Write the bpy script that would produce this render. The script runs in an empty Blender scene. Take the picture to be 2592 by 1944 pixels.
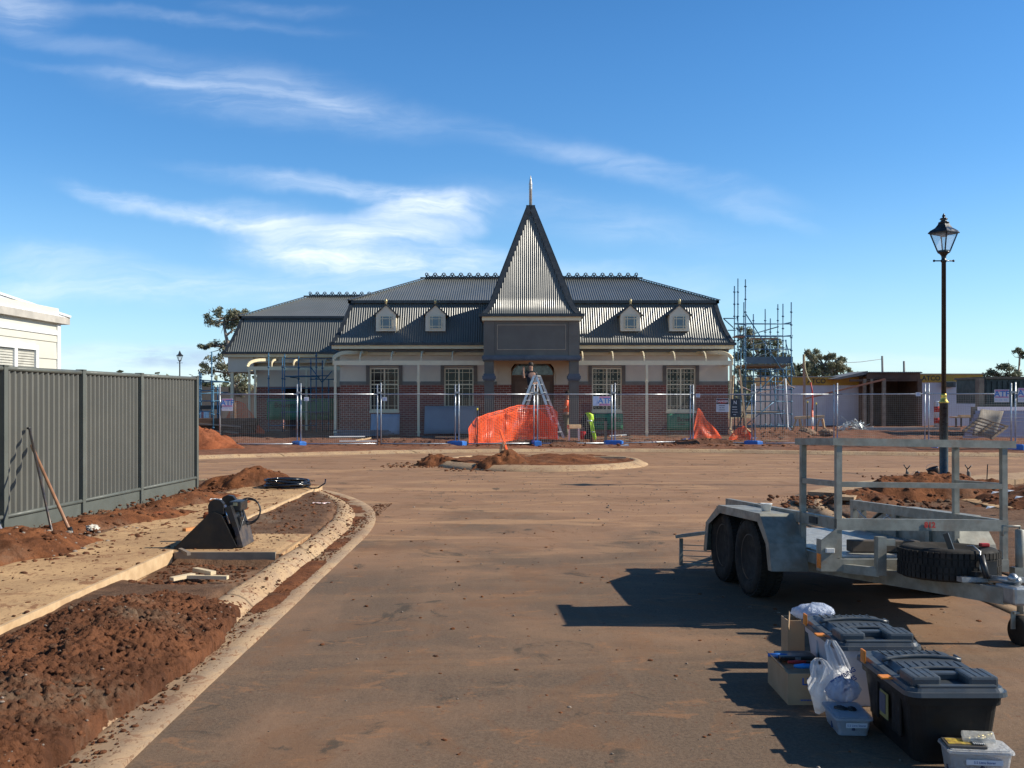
import bpy, math, random
import numpy as np
from mathutils import Matrix, Vector, noise as mnoise
R = math.radians
random.seed(7)
S = bpy.context.scene
# ------------------------------------------------------------------ camera, sky, sun, exposure
EYE, F, HOR = 1.6, 2500.0, 1010.0          # eye height (m), focal length and horizon row in photo pixels
cam_d = bpy.data.cameras.new('camera'); cam = bpy.data.objects.new('camera', cam_d)
S.collection.objects.link(cam); S.camera = cam
cam.location = (0, 0, EYE); cam.rotation_euler = (R(90), 0, 0)
cam_d.sensor_width = 36; cam_d.lens = 36 * F / 2592; cam_d.shift_y = (HOR - 972) / 2592
cam_d.clip_start = 0.05; cam_d.clip_end = 3000
S.render.resolution_x, S.render.resolution_y = 1024, 768
SUN = Vector((0.82, -0.012, 0.574)).normalized()
S.view_settings.view_transform = 'Standard'; S.view_settings.look = 'None'
S.view_settings.exposure = 0.36; S.view_settings.gamma = 1.0
w = bpy.data.worlds.new('World'); S.world = w; w.use_nodes = True
nt = w.node_tree; N = nt.nodes; L = nt.links; N.clear()
def nd(t, **k):
    n = N.new(t)
    for a, b in k.items(): setattr(n, a, b)
    return n
def mth(op, a, b=None, c=None, clamp=False):
    n = N.new('ShaderNodeMath'); n.operation = op; n.use_clamp = clamp
    for i, v in enumerate((a, b, c)):
        if v is None: continue
        if isinstance(v, (int, float)): n.inputs[i].default_value = v
        else: L.new(v, n.inputs[i])
    return n.outputs[0]
sky = nd('ShaderNodeTexSky'); sky.sky_type = 'NISHITA'; sky.sun_disc = False
sky.sun_elevation = math.asin(SUN.z); sky.sun_rotation = math.atan2(SUN.x, SUN.y)
sky.air_density = 1.0; sky.dust_density = 0.15; sky.ozone_density = 2.2; sky.altitude = 300
tc = nd('ShaderNodeTexCoord'); sep = nd('ShaderNodeSeparateXYZ'); L.new(tc.outputs['Generated'], sep.inputs[0])
yy = mth('MAXIMUM', sep.outputs[1], 0.08)
cu = mth('DIVIDE', sep.outputs[0], yy); cw = mth('DIVIDE', sep.outputs[2], yy)
cmb = nd('ShaderNodeCombineXYZ'); L.new(cu, cmb.inputs[0]); L.new(cw, cmb.inputs[1])
def wnoise(vec, sc, det, rough, lac=2.0, dist=0.0, scale3=(1, 1, 1), rot=0.0):
    m = nd('ShaderNodeMapping'); m.inputs['Scale'].default_value = scale3; m.inputs['Rotation'].default_value = (0, 0, rot)
    L.new(vec, m.inputs['Vector']); n = nd('ShaderNodeTexNoise')
    n.inputs['Scale'].default_value = sc; n.inputs['Detail'].default_value = det; n.inputs['Roughness'].default_value = rough
    n.inputs['Distortion'].default_value = dist
    L.new(m.outputs[0], n.inputs['Vector']); return n
wn = wnoise(cmb.outputs[0], 5, 5, .6)
vs = nd('ShaderNodeVectorMath', operation='SUBTRACT'); L.new(wn.outputs['Color'], vs.inputs[0]); vs.inputs[1].default_value = (.5, .5, .5)
vm = nd('ShaderNodeVectorMath', operation='MULTIPLY'); L.new(vs.outputs[0], vm.inputs[0]); vm.inputs[1].default_value = (.12, .05, 0)
va = nd('ShaderNodeVectorMath', operation='ADD'); L.new(cmb.outputs[0], va.inputs[0]); L.new(vm.outputs[0], va.inputs[1])
fil = wnoise(va.outputs[0], 7, 8, .62, dist=.6, scale3=(1.0, 5.5, 1), rot=R(12)).outputs[0]       # filaments along the streaks
fil2 = wnoise(va.outputs[0], 16, 6, .6, dist=.3, scale3=(1.0, 3.0, 1), rot=R(8)).outputs[0]
fm = nd('ShaderNodeMapRange', interpolation_type='SMOOTHSTEP'); L.new(fil, fm.inputs[0])
fm.inputs[1].default_value = .30; fm.inputs[2].default_value = .70; fm.inputs[3].default_value = .22; fm.inputs[4].default_value = .92
# patches of cirrus: direction (photo px, px), half sizes, tilt (degrees, down to the right), strength
CL = [(640, 245, 420, 100, 9, .30), (920, 295, 260, 60, 11, .14), (480, 222, 480, 22, 8, .16), (420, 530, 330, 34, 10, .5),
      (660, 552, 200, 50, 6, .6), (820, 630, 250, 80, 6, .85), (960, 590, 170, 60, -8, .6), (1090, 535, 190, 50, -4, .7), (1110, 585, 150, 34, -8, .5), (1000, 672, 360, 40, 4, .7), (1160, 640, 200, 40, 6, .5),
      (900, 490, 480, 34, 8, .45), (1300, 350, 460, 50, 12, .10), (1650, 440, 420, 45, 14, .24), (1900, 545, 200, 30, 16, .16),
      (1500, 560, 480, 70, 10, .16), (1560, 680, 360, 30, 0, .2), (60, 15, 170, 70, 6, .38), (110, 650, 320, 55, 2, .3),
      (500, 45, 420, 24, 6, .16), (700, 20, 220, 26, 4, .16), (160, 100, 420, 36, 10, .14), (300, 720, 700, 60, 0, .42), (1300, 740, 900, 70, 0, .3),
      (2250, 925, 420, 30, 0, .3), (400, 920, 700, 55, 0, .55)]
tot = None
for (px, py, lx, ly, an, st) in CL:
    m = nd('ShaderNodeMapping'); m.vector_type = 'TEXTURE'
    m.inputs['Location'].default_value = ((px - 1296) / F, (HOR - py) / F, 0)
    m.inputs['Rotation'].default_value = (0, 0, -R(an)); m.inputs['Scale'].default_value = (lx / F, ly / F, 1)
    L.new(va.outputs[0], m.inputs['Vector'])
    ln = nd('ShaderNodeVectorMath', operation='LENGTH'); L.new(m.outputs[0], ln.inputs[0])
    mr = nd('ShaderNodeMapRange', interpolation_type='SMOOTHERSTEP'); L.new(ln.outputs['Value'], mr.inputs[0])
    mr.inputs[1].default_value = 1.25; mr.inputs[2].default_value = 0.0; mr.inputs[3].default_value = 0; mr.inputs[4].default_value = st
    tot = mr.outputs[0] if tot is None else mth('ADD', tot, mr.outputs[0])
det = mth('MULTIPLY', mth('MULTIPLY', tot, fm.outputs[0]), mth('ADD', mth('MULTIPLY', fil2, .9), .58))
# pale band low down, and small grey cumulus strips near the skyline
lowb = nd('ShaderNodeMapRange', interpolation_type='SMOOTHSTEP'); L.new(sep.outputs[2], lowb.inputs[0])
lowb.inputs[1].default_value = .24; lowb.inputs[2].default_value = 0.0; lowb.inputs[3].default_value = 0; lowb.inputs[4].default_value = .34
front = nd('ShaderNodeMapRange'); L.new(sep.outputs[1], front.inputs[0]); front.inputs[1].default_value = .1; front.inputs[2].default_value = .4
gen = wnoise(tc.outputs['Generated'], 3.5, 6, .6, scale3=(1, 1, 4)).outputs[0]
gm = nd('ShaderNodeMapRange'); L.new(gen, gm.inputs[0]); gm.inputs[1].default_value = .55; gm.inputs[2].default_value = .85; gm.inputs[4].default_value = .15
mask = mth('ADD', mth('MULTIPLY', det, front.outputs[0]), mth('MULTIPLY', gm.outputs[0], mth('SUBTRACT', 1.0, front.outputs[0])), clamp=True)
hs = nd('ShaderNodeHueSaturation'); hs.inputs['Saturation'].default_value = 1.27; hs.inputs['Hue'].default_value = .497
L.new(sky.outputs[0], hs.inputs['Color'])
tint = nd('ShaderNodeMix', data_type='RGBA', blend_type='MULTIPLY'); tint.inputs['Factor'].default_value = 1
L.new(hs.outputs[0], tint.inputs['A']); tint.inputs['B'].default_value = (.86, 1.03, 1.20, 1)
def wmix(fac, a, col):
    n = nd('ShaderNodeMix', data_type='RGBA'); L.new(fac, n.inputs['Factor']); L.new(a, n.inputs['A']); n.inputs['B'].default_value = (*col, 1); return n.outputs['Result']
deep = nd('ShaderNodeMapRange', interpolation_type='SMOOTHSTEP'); L.new(sep.outputs[2], deep.inputs[0])
deep.inputs[1].default_value = .30; deep.inputs[2].default_value = .75; deep.inputs[3].default_value = 1; deep.inputs[4].default_value = .55
dk = nd('ShaderNodeVectorMath', operation='SCALE'); L.new(tint.outputs['Result'], dk.inputs[0]); L.new(deep.outputs[0], dk.inputs['Scale'])
c1 = wmix(lowb.outputs[0], dk.outputs[0], (3.9, 6.2, 8.3))
c2 = wmix(mask, c1, (7.6, 8.3, 9.2))
gcl = wnoise(cmb.outputs[0], 9, 6, .6, scale3=(1, 4.5, 1)).outputs[0]
gb = nd('ShaderNodeMapping'); gb.vector_type = 'TEXTURE'; gb.inputs['Location'].default_value = ((400 - 1296) / F, (HOR - 905) / F, 0)
gb.inputs['Scale'].default_value = (260 / F, 34 / F, 1); L.new(va.outputs[0], gb.inputs['Vector'])
gl = nd('ShaderNodeVectorMath', operation='LENGTH'); L.new(gb.outputs[0], gl.inputs[0])
g1 = nd('ShaderNodeMapRange', interpolation_type='SMOOTHSTEP'); L.new(gl.outputs['Value'], g1.inputs[0]); g1.inputs[1].default_value = 1.3; g1.inputs[2].default_value = .2
g2 = nd('ShaderNodeMapRange', interpolation_type='SMOOTHSTEP'); L.new(gcl, g2.inputs[0]); g2.inputs[1].default_value = .42; g2.inputs[2].default_value = .62; g2.inputs[4].default_value = .85
c3 = wmix(mth('MULTIPLY', mth('MULTIPLY', g1.outputs[0], g2.outputs[0]), front.outputs[0]), c2, (3.7, 4.9, 6.6))
bg = nd('ShaderNodeBackground'); bg.inputs['Strength'].default_value = 0.108
L.new(c3, bg.inputs['Color']); out = nd('ShaderNodeOutputWorld'); L.new(bg.outputs[0], out.inputs[0])
sd = bpy.data.lights.new('sun', 'SUN'); sd.energy = 5.0; sd.angle = R(.53); sd.color = (1, .93, .79)
so = bpy.data.objects.new('sun', sd); S.collection.objects.link(so); so.rotation_euler = SUN.to_track_quat('Z', 'Y').to_euler()

# ------------------------------------------------------------------ helpers
COL = S.collection
def at(px, py, Y):
    return Vector(((px - 1296) * Y / F, Y, EYE + (HOR - py) * Y / F))
def gnd(px, py, z=0.0):
    Y = (EYE - z) * F / (py - HOR); return Vector(((px - 1296) * Y / F, Y, z))
def tag(o, label=None, cat=None, group=None, kind=None):
    if label: o['label'] = label
    if cat: o['category'] = cat
    if group: o['group'] = group
    if kind: o['kind'] = kind
    return o
def thing(name, label, cat, loc=(0, 0, 0), rot=(0, 0, 0), group=None):
    o = bpy.data.objects.new(name, None); COL.objects.link(o); o.empty_display_size = .1
    o.location = loc; o.rotation_euler = rot
    return tag(o, label, cat, group)
def rootmat(o):
    m = Matrix.Identity(4)
    while o is not None: m = o.matrix_basis @ m; o = o.parent
    return m
class MB:
    def __init__(s): s.v = []; s.f = []; s.sm = []
    def add(s, vs, fs, smooth=False):
        b = len(s.v); s.v += [Vector(v) for v in vs]; s.f += [tuple(i + b for i in f) for f in fs]; s.sm += [smooth] * len(fs); return s
    def box(s, c, d, rot=None):
        c = Vector(c); hx, hy, hz = d[0] / 2, d[1] / 2, d[2] / 2
        vs = [Vector((x, y, z)) for x in (-hx, hx) for y in (-hy, hy) for z in (-hz, hz)]
        if rot is not None:
            m = rot if isinstance(rot, Matrix) else Matrix.Rotation(rot, 3, 'Z'); vs = [m @ v for v in vs]
        return s.add([v + c for v in vs], [(0, 1, 3, 2), (4, 6, 7, 5), (0, 4, 5, 1), (2, 3, 7, 6), (0, 2, 6, 4), (1, 5, 7, 3)])
    def b2(s, a, b):
        a, b = Vector(a), Vector(b); return s.box((a + b) / 2, [abs(q) for q in (b - a)])
    def bbox(s, c, d, bv=.01, rot=None):      # box with chamfered edges
        import bmesh
        bm = bmesh.new(); bmesh.ops.create_cube(bm, size=1)
        for v in bm.verts: v.co = Vector((v.co.x * d[0], v.co.y * d[1], v.co.z * d[2]))
        bmesh.ops.bevel(bm, geom=bm.edges[:], offset=bv, segments=2, affect='EDGES', profile=.6)
        m = Matrix.Identity(3) if rot is None else (rot if isinstance(rot, Matrix) else Matrix.Rotation(rot, 3, 'Z'))
        bm.verts.index_update(); s.add([m @ v.co + Vector(c) for v in bm.verts], [[v.index for v in f.verts] for f in bm.faces], False); bm.free(); return s
    def bar(s, p, q, w=.05, h=None, up=(0, 0, 1)):
        p, q = Vector(p), Vector(q); h = h or w; d = (q - p).normalized(); u = Vector(up)
        if abs(d.dot(u)) > .98: u = Vector((0, 1, 0))
        x = d.cross(u).normalized() * (w / 2); z = x.cross(d).normalized() * (h / 2)
        vs = [a + i * x + j * z for a in (p, q) for i in (-1, 1) for j in (-1, 1)]
        return s.add(vs, [(0, 1, 3, 2), (4, 6, 7, 5), (0, 4, 5, 1), (2, 3, 7, 6), (0, 2, 6, 4), (1, 5, 7, 3)])
    def tube(s, pts, r, n=8, closed=False, cap=True):
        pts = [Vector(p) for p in pts]; m = len(pts); rs = r if isinstance(r, (list, tuple)) else [r] * m
        b = []; prev = None
        for i, p in enumerate(pts):
            if closed: d = pts[(i + 1) % m] - pts[i - 1]
            else: d = pts[min(i + 1, m - 1)] - pts[max(i - 1, 0)]
            d.normalize()
            if prev is None:
                u = Vector((0, 0, 1)) if abs(d.z) < .9 else Vector((1, 0, 0)); x = d.cross(u).normalized()
            else: x = (prev - d * prev.dot(d)).normalized()
            prev = x; y = d.cross(x)
            b += [p + (x * math.cos(2 * math.pi * k / n) + y * math.sin(2 * math.pi * k / n)) * rs[i] for k in range(n)]
        fs = []
        for i in range(m if closed else m - 1):
            j = (i + 1) % m
            fs += [(i * n + k, i * n + (k + 1) % n, j * n + (k + 1) % n, j * n + k) for k in range(n)]
        if cap and not closed: fs += [tuple(range(n))[::-1], tuple((m - 1) * n + k for k in range(n))]
        return s.add(b, fs, True)
    def lathe(s, prof, c=(0, 0, 0), n=24, axis='Z', smooth=True, ph=0.0, rot=None):
        b = []
        for r, z in prof:
            for k in range(n):
                a = 2 * math.pi * (k + ph) / n; v = Vector((r * math.cos(a), r * math.sin(a), z))
                if axis == 'X': v = Vector((v.z, v.x, v.y))
                if axis == 'Y': v = Vector((v.x, v.z, v.y))
                if rot is not None: v = rot @ v
                b.append(v + Vector(c))
        fs = []
        for i in range(len(prof) - 1):
            fs += [(i * n + k, i * n + (k + 1) % n, (i + 1) * n + (k + 1) % n, (i + 1) * n + k) for k in range(n)]
        if prof[0][0] > 1e-6: fs.append(tuple(range(n))[::-1])
        if prof[-1][0] > 1e-6: fs.append(tuple((len(prof) - 1) * n + k for k in range(n)))
        return s.add(b, fs, smooth)
    def prism(s, poly, vec):                   # poly: 3-D points, extruded by vec
        n = len(poly); p = [Vector(q) for q in poly]; v = Vector(vec)
        return s.add(p + [q + v for q in p], [tuple(range(n)), tuple(range(2 * n - 1, n - 1, -1))] + [(i, i + n, (i + 1) % n + n, (i + 1) % n) for i in range(n)])
    def build(s, name, mat, parent=None, local=False):
        me = bpy.data.meshes.new(name)
        vs = s.v
        if parent is not None and not local:
            inv = rootmat(parent).inverted(); vs = [inv @ v for v in vs]
        me.from_pydata([tuple(v) for v in vs], [], s.f); me.polygons.foreach_set('use_smooth', s.sm)
        import bmesh
        bm = bmesh.new(); bm.from_mesh(me); bmesh.ops.recalc_face_normals(bm, faces=bm.faces[:]); bm.to_mesh(me); bm.free()
        me.materials.append(mat); o = bpy.data.objects.new(name, me); COL.objects.link(o); o.parent = parent
        return o
def npmesh(name, V, Fq, mat, parent=None, smooth=True):
    me = bpy.data.meshes.new(name); V = np.asarray(V, np.float32); Fq = np.asarray(Fq, np.int32)
    if parent is not None:
        inv = np.array(rootmat(parent).inverted()); V = (V @ inv[:3, :3].T + inv[:3, 3]).astype(np.float32)
    k = Fq.shape[1]; me.vertices.add(len(V)); me.vertices.foreach_set('co', V.ravel())
    me.loops.add(Fq.size); me.loops.foreach_set('vertex_index', Fq.ravel())
    me.polygons.add(len(Fq)); me.polygons.foreach_set('loop_start', np.arange(0, Fq.size, k, dtype=np.int32))
    me.polygons.foreach_set('use_smooth', np.full(len(Fq), smooth)); me.update(calc_edges=True)
    me.materials.append(mat); o = bpy.data.objects.new(name, me); COL.objects.link(o); o.parent = parent; return o
def copy_tree(o, parent=None):
    c = o.copy(); COL.objects.link(c); c.parent = parent
    for ch in o.children: copy_tree(ch, c)
    return c
# value noise in numpy
def _h(ix, iy, sd):
    n = (ix.astype(np.int64) * 374761393 + iy.astype(np.int64) * 668265263 + sd * 974634777) & 0xffffffff
    n = ((n ^ (n >> 13)) * 1274126177) & 0xffffffff; return ((n ^ (n >> 16)) & 0xffff) / 65535.0
def vn(x, y, sd=0):
    ix, iy = np.floor(x), np.floor(y); fx, fy = x - ix, y - iy; fx = fx * fx * (3 - 2 * fx); fy = fy * fy * (3 - 2 * fy)
    a, b, c, d = _h(ix, iy, sd), _h(ix + 1, iy, sd), _h(ix, iy + 1, sd), _h(ix + 1, iy + 1, sd)
    return (a * (1 - fx) + b * fx) * (1 - fy) + (c * (1 - fx) + d * fx) * fy
def fbm(x, y, sc, oc=5, sd=0, g=.5):
    t = 0; a = 1; n = 0
    for i in range(oc): t = t + a * (vn(x * sc + 17.3 * i, y * sc - 9.1 * i, sd + i) - .5); n += a; a *= g; sc *= 2.03
    return t / n * 2
def clods(x, y, sc, sd=0):                    # rounded lumps
    t = 0
    for i, a in ((0, 1), (1, .55), (2, .3)):
        k = sc * 1.9 ** i; t = t + a * (1 - np.abs(2 * vn(x * k, y * k + 5 * i, sd + i) - 1)) ** .8
    return t / 1.85
def sm(a, b, x): t = np.clip((x - a) / (b - a), 0, 1); return t * t * (3 - 2 * t)
def field(name, x0, x1, y0, y1, dx, fn, mat, parent=None, smooth=True, keep=None):
    xs = np.arange(x0, x1 + dx, dx); ys = np.arange(y0, y1 + dx, dx); X, Y = np.meshgrid(xs, ys); Z = fn(X, Y)
    nx, ny = len(xs), len(ys); I = np.arange(nx * ny).reshape(ny, nx)
    Q = np.stack([I[:-1, :-1], I[:-1, 1:], I[1:, 1:], I[1:, :-1]], -1).reshape(-1, 4)
    V = np.stack([X, Y, Z], -1).reshape(-1, 3)
    if keep is not None:
        kk = keep(X, Y).ravel(); Q = Q[kk[Q].any(1)]; u, inv = np.unique(Q, return_inverse=True); V = V[u]; Q = inv.reshape(-1, 4)
    return npmesh(name, V, Q, mat, parent, smooth)
def heap(label, cx, cy, rx, ry, h, rot=0, base=0.1, res=.04, seed=1, mat=None, csc=9, ca=.35):
    t = thing('soil_heap', label, 'soil heap', (cx, cy, base)); ca_, sa_ = math.cos(rot), math.sin(rot)
    def fn(X, Y):
        x, y = X - cx, Y - cy; u = (x * ca_ + y * sa_) / rx; v = (-x * sa_ + y * ca_) / ry
        r = np.sqrt(u * u + v * v) + .28 * fbm(X, Y, 1.6 / max(rx, ry) * 1.5, 3, seed)
        s = np.clip(1 - r, -.3, 1); m = sm(-.05, .5, s)
        return base - .04 + .04 * m + h * (np.clip(s, 0, 1) ** .8) * (1 + .35 * fbm(X, Y, 2.5, 3, seed + 5)) + (ca * min(h, .35) * .5) * (clods(X, Y, csc, seed + 9) - .45) * (m + .12) * (s > -.25)
    def kp(X, Y):
        x, y = X - cx, Y - cy; u = (x * ca_ + y * sa_) / rx; v = (-x * sa_ + y * ca_) / ry; return u * u + v * v < 1.9
    e = max(rx, ry) * 1.4
    o = field('mound', cx - e, cx + e, cy - e, cy + e, res, fn, mat or SOIL, t, keep=kp)
    return t, fn
# ------------------------------------------------------------------ materials
MATS = {}
class NG:
    def __init__(s, name):
        s.m = bpy.data.materials.new(name); s.m.use_nodes = True; s.t = s.m.node_tree; s.b = s.t.nodes['Principled BSDF']
        s.tc = s.n('ShaderNodeTexCoord'); s.co = s.tc.outputs['Object']
    def n(s, t, **k):
        x = s.t.nodes.new(t)
        for a, b in k.items(): setattr(x, a, b)
        return x
    def l(s, a, b): s.t.links.new(a, b)
    def noise(s, sc, det=4, ro=.55, dist=0, scale3=None, co=None):
        co = co or s.co
        if scale3: mp = s.n('ShaderNodeMapping'); mp.inputs['Scale'].default_value = scale3; s.l(co, mp.inputs[0]); co = mp.outputs[0]
        x = s.n('ShaderNodeTexNoise'); x.inputs['Scale'].default_value = sc; x.inputs['Detail'].default_value = det
        x.inputs['Roughness'].default_value = ro; x.inputs['Distortion'].default_value = dist; s.l(co, x.inputs['Vector']); return x.outputs[0]
    def ramp(s, v, a, b, lo=0., hi=1.):
        x = s.n('ShaderNodeMapRange', interpolation_type='SMOOTHSTEP'); s.l(v, x.inputs[0])
        for i, q in ((1, a), (2, b), (3, lo), (4, hi)): x.inputs[i].default_value = q
        return x.outputs[0]
    def mix(s, f, a, b, bt='MIX'):
        x = s.n('ShaderNodeMix', data_type='RGBA', blend_type=bt)
        for q, k in ((f, 'Factor'), (a, 'A'), (b, 'B')):
            if isinstance(q, (int, float)): x.inputs[k].default_value = q
            elif isinstance(q, tuple): x.inputs[k].default_value = (*q, 1)
            else: s.l(q, x.inputs[k])
        return x.outputs['Result']
    def math(s, op, a, b=None):
        x = s.n('ShaderNodeMath', operation=op)
        for i, v in enumerate((a, b)):
            if v is None: continue
            if isinstance(v, (int, float)): x.inputs[i].default_value = v
            else: s.l(v, x.inputs[i])
        return x.outputs[0]
    def col(s, c):
        if isinstance(c, tuple): s.b.inputs['Base Color'].default_value = (*c, 1)
        else: s.l(c, s.b.inputs['Base Color'])
    def rough(s, r):
        if isinstance(r, float): s.b.inputs['Roughness'].default_value = r
        else: s.l(r, s.b.inputs['Roughness'])
    def bump(s, h, st=.3, d=.01):
        x = s.n('ShaderNodeBump'); x.inputs['Strength'].default_value = st; x.inputs['Distance'].default_value = d
        s.l(h, x.inputs['Height']); s.l(x.outputs[0], s.b.inputs['Normal'])
def M(name, c, c2=None, sc=6, rough=.6, metal=0., bs=0, bsc=40, bd=.004, dirt=0, dcol=(.22, .11, .055), spec=.5, rv=.12):
    if name in MATS: return MATS[name]
    g = NG(name); c2 = c2 or tuple(q * .78 for q in c)
    col = g.mix(g.ramp(g.noise(sc, 5, .6), .32, .68), c, c2)
    if dirt:
        col = g.mix(g.ramp(g.noise(sc * .6 + 1.3, 7, .68, .4), .62 - dirt * .3, .82 - dirt * .25, 0, min(1, dirt * 1.3)), col, dcol)
    g.col(col); g.l(g.ramp(g.noise(sc * 2.2, 4), .3, .7, max(.03, rough - rv), min(1, rough + rv)), g.b.inputs['Roughness'])
    g.b.inputs['Metallic'].default_value = metal; g.b.inputs['Specular IOR Level'].default_value = spec
    if bs: g.bump(g.noise(bsc, 5, .6), bs, bd)
    MATS[name] = g.m; return g.m
def soil(name, a, b, grey, gam=.35, sc=1.0):
    g = NG(name)
    n1 = g.noise(2.2 * sc, 8, .7, .3); c = g.mix(g.ramp(n1, .35, .66), a, b)
    c = g.mix(g.ramp(g.noise(22 * sc, 5, .7), .5, .72, 0, .7), c, tuple(q * .45 for q in a))
    c = g.mix(g.ramp(g.noise(1.1 * sc, 5, .6, .5), .52, .7, 0, gam), c, grey)
    c = g.mix(g.ramp(g.noise(5 * sc, 6, .7, .6), .5, .6, 0, .6), c, tuple(q * .62 for q in b)); v = g.n('ShaderNodeTexVoronoi'); v.inputs['Scale'].default_value = 95 * sc; g.l(g.co, v.inputs['Vector'])
    c = g.mix(g.ramp(v.outputs['Distance'], .16, .04, 0, .25), c, tuple(min(1, q * 1.5) for q in grey))
    g.col(c); g.b.inputs['Roughness'].default_value = .95; g.b.inputs['Specular IOR Level'].default_value = .15
    h = g.math('ADD', g.noise(16 * sc, 8, .75), g.math('MULTIPLY', g.noise(70 * sc, 4, .7), .35)); g.bump(h, .9, .03)
    return g.m
SOIL = soil('red_soil', (.235, .088, .036), (.125, .048, .022), (.20, .145, .10), .45)
SOIL2 = soil('trench_soil', (.195, .078, .037), (.105, .044, .023), (.19, .145, .10), .8)
SOILR = soil('bright_red_soil', (.33, .105, .045), (.23, .07, .03), (.24, .13, .08), .15)
SITE = soil('site_dirt', (.24, .105, .06), (.16, .075, .045), (.27, .19, .14), .5, .8)
VERGE = soil('verge_dirt', (.19, .105, .062), (.125, .07, .043), (.23, .175, .125), .6)
def dusty(name, base, dust, soilc, cover=.5, sc=1.2, st=(1, 1, 1), spk=.6):
    g = NG(name); c = g.mix(g.ramp(g.noise(sc, 8, .68, .6, st), .56 - .18 * cover, .62 - .12 * cover, 0, .85), base, dust)
    c = g.mix(g.ramp(g.noise(sc * 3.1, 8, .75, .8, st), .55, .60, 0, spk), c, soilc)
    c = g.mix(g.ramp(g.noise(sc * 11, 6, .75, .5, (1.8, .7, 1)), .57, .61, 0, spk), c, tuple(q * .7 for q in soilc))
    c = g.mix(g.ramp(g.noise(.7, 4, .6), .42, .62, 0, .45), c, tuple((q + r_) / 2 for q, r_ in zip(base, soilc)))
    c = g.mix(g.ramp(g.noise(45, 4, .7), .4, .75, 0, .3), c, tuple(q * .6 for q in base))
    g.col(c); g.b.inputs['Roughness'].default_value = .9; g.b.inputs['Specular IOR Level'].default_value = .2
    if name == 'kerb_concrete':
        sp = g.n('ShaderNodeSeparateXYZ'); g.l(g.co, sp.inputs[0]); fr = g.math('FRACT', g.math('MULTIPLY', g.math('ADD', sp.outputs[1], g.math('MULTIPLY', sp.outputs[0], .2)), .42)); c = g.mix(g.ramp(fr, .022, .008, 0, .8), c, tuple(q * .3 for q in base)); g.col(c)
    g.bump(g.noise(60, 6, .7), .5, .006); return g.m
KERB = dusty('kerb_concrete', (.40, .28, .175), (.49, .335, .19), (.22, .105, .055), .6, 2.2, spk=.85)
GUTTER = dusty('gutter_concrete', (.29, .21, .14), (.38, .26, .155), (.21, .105, .058), .7, 1.8, spk=.9)
PATH = dusty('footpath_concrete', (.43, .275, .145), (.56, .36, .185), (.22, .10, .05), .6, 1.5, spk=.85)
def asphalt():
    g = NG('dusty_asphalt'); sp = g.n('ShaderNodeSeparateXYZ'); g.l(g.co, sp.inputs[0])
    fine = g.math('ADD', g.math('MULTIPLY', g.noise(52, 5, .8), .7), g.math('MULTIPLY', g.noise(190, 2, .7), .3)); base = g.mix(g.ramp(fine, .40, .60), (.080, .057, .039), (.158, .112, .077))
    # broad worn areas, dust film growing towards the roundabout where trucks track it, smears along the wheel paths
    far = g.ramp(sp.outputs[1], 7.0, 17.0); big = g.noise(.42, 6, .6, .5)
    c = g.mix(g.ramp(g.math('ADD', big, g.math('MULTIPLY', far, .34)), .44, .76, .10, .86), base, (.305, .172, .097))
    c = g.mix(g.ramp(g.noise(.9, 7, .7, 1.2, (1, 1, 1)), .50, .62, 0, .5), c, (.185, .095, .048))
    tr = g.noise(1.5, 7, .66, 1.1, (.20, .8, 1)); c = g.mix(g.math('MULTIPLY', g.ramp(tr, .50, .62), g.ramp(far, 0, .6, .12, .75)), c, (.40, .235, .125))
    tk = g.noise(1.9, 6, .66, .8, (.16, .75, 1)); c = g.mix(g.math('MULTIPLY', g.ramp(tk, .50, .66), g.ramp(far, 0, .6, .06, .24)), c, (.12, .09, .06))
    tl = g.noise(2.3, 5, .6, .3, (1.6, .10, 1)); c = g.mix(g.ramp(tl, .52, .70, 0, .16), c, (.29, .19, .12))
    c = g.mix(g.ramp(g.noise(3.1, 8, .75, .7, (1, 1.7, 1)), .565, .62, 0, .5), c, (.29, .145, .07))
    c = g.mix(g.ramp(g.noise(1.3, 7, .72, 1.0, (1.2, 1, 1)), .58, .66, 0, .75), c, (.062, .050, .036))
    c = g.mix(g.ramp(g.noise(15, 6, .8), .60, .64, 0, .85), c, (.14, .06, .032))
    g.col(c); g.l(g.ramp(fine, .3, .7, .75, .95), g.b.inputs['Roughness']); g.b.inputs['Specular IOR Level'].default_value = .22
    g.bump(g.math('ADD', fine, g.math('MULTIPLY', g.noise(9, 8, .7), .6)), .5, .008); return g.m
ASPH = asphalt()
def brick():
    g = NG('red_brick'); sp = g.n('ShaderNodeSeparateXYZ'); g.l(g.co, sp.inputs[0]); cb = g.n('ShaderNodeCombineXYZ')
    g.l(g.math('ADD', sp.outputs[0], sp.outputs[1]), cb.inputs[0]); g.l(sp.outputs[2], cb.inputs[1])
    b = g.n('ShaderNodeTexBrick'); g.l(cb.outputs[0], b.inputs['Vector']); b.inputs['Scale'].default_value = 1
    b.inputs['Brick Width'].default_value = .24; b.inputs['Row Height'].default_value = .086; b.inputs['Mortar Size'].default_value = .008
    b.inputs['Color1'].default_value = (.30, .082, .05, 1); b.inputs['Color2'].default_value = (.19, .055, .04, 1); b.inputs['Mortar'].default_value = (.42, .33, .27, 1)
    c = g.mix(g.ramp(g.noise(2, 5), .4, .7, 0, .3), b.outputs['Color'], (.22, .09, .06)); g.col(c); g.b.inputs['Roughness'].default_value = .85
    g.bump(b.outputs['Fac'], -.4, .01); return g.m
BRICK = brick()
RENDER = M('grey_render', (.72, .63, .49), (.66, .575, .45), 1.5, .9, bs=.2, bsc=60)
RENDERD = M('dark_grey_render', (.16, .145, .12), (.135, .122, .10), 2, .85, bs=.2, bsc=60)
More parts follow.
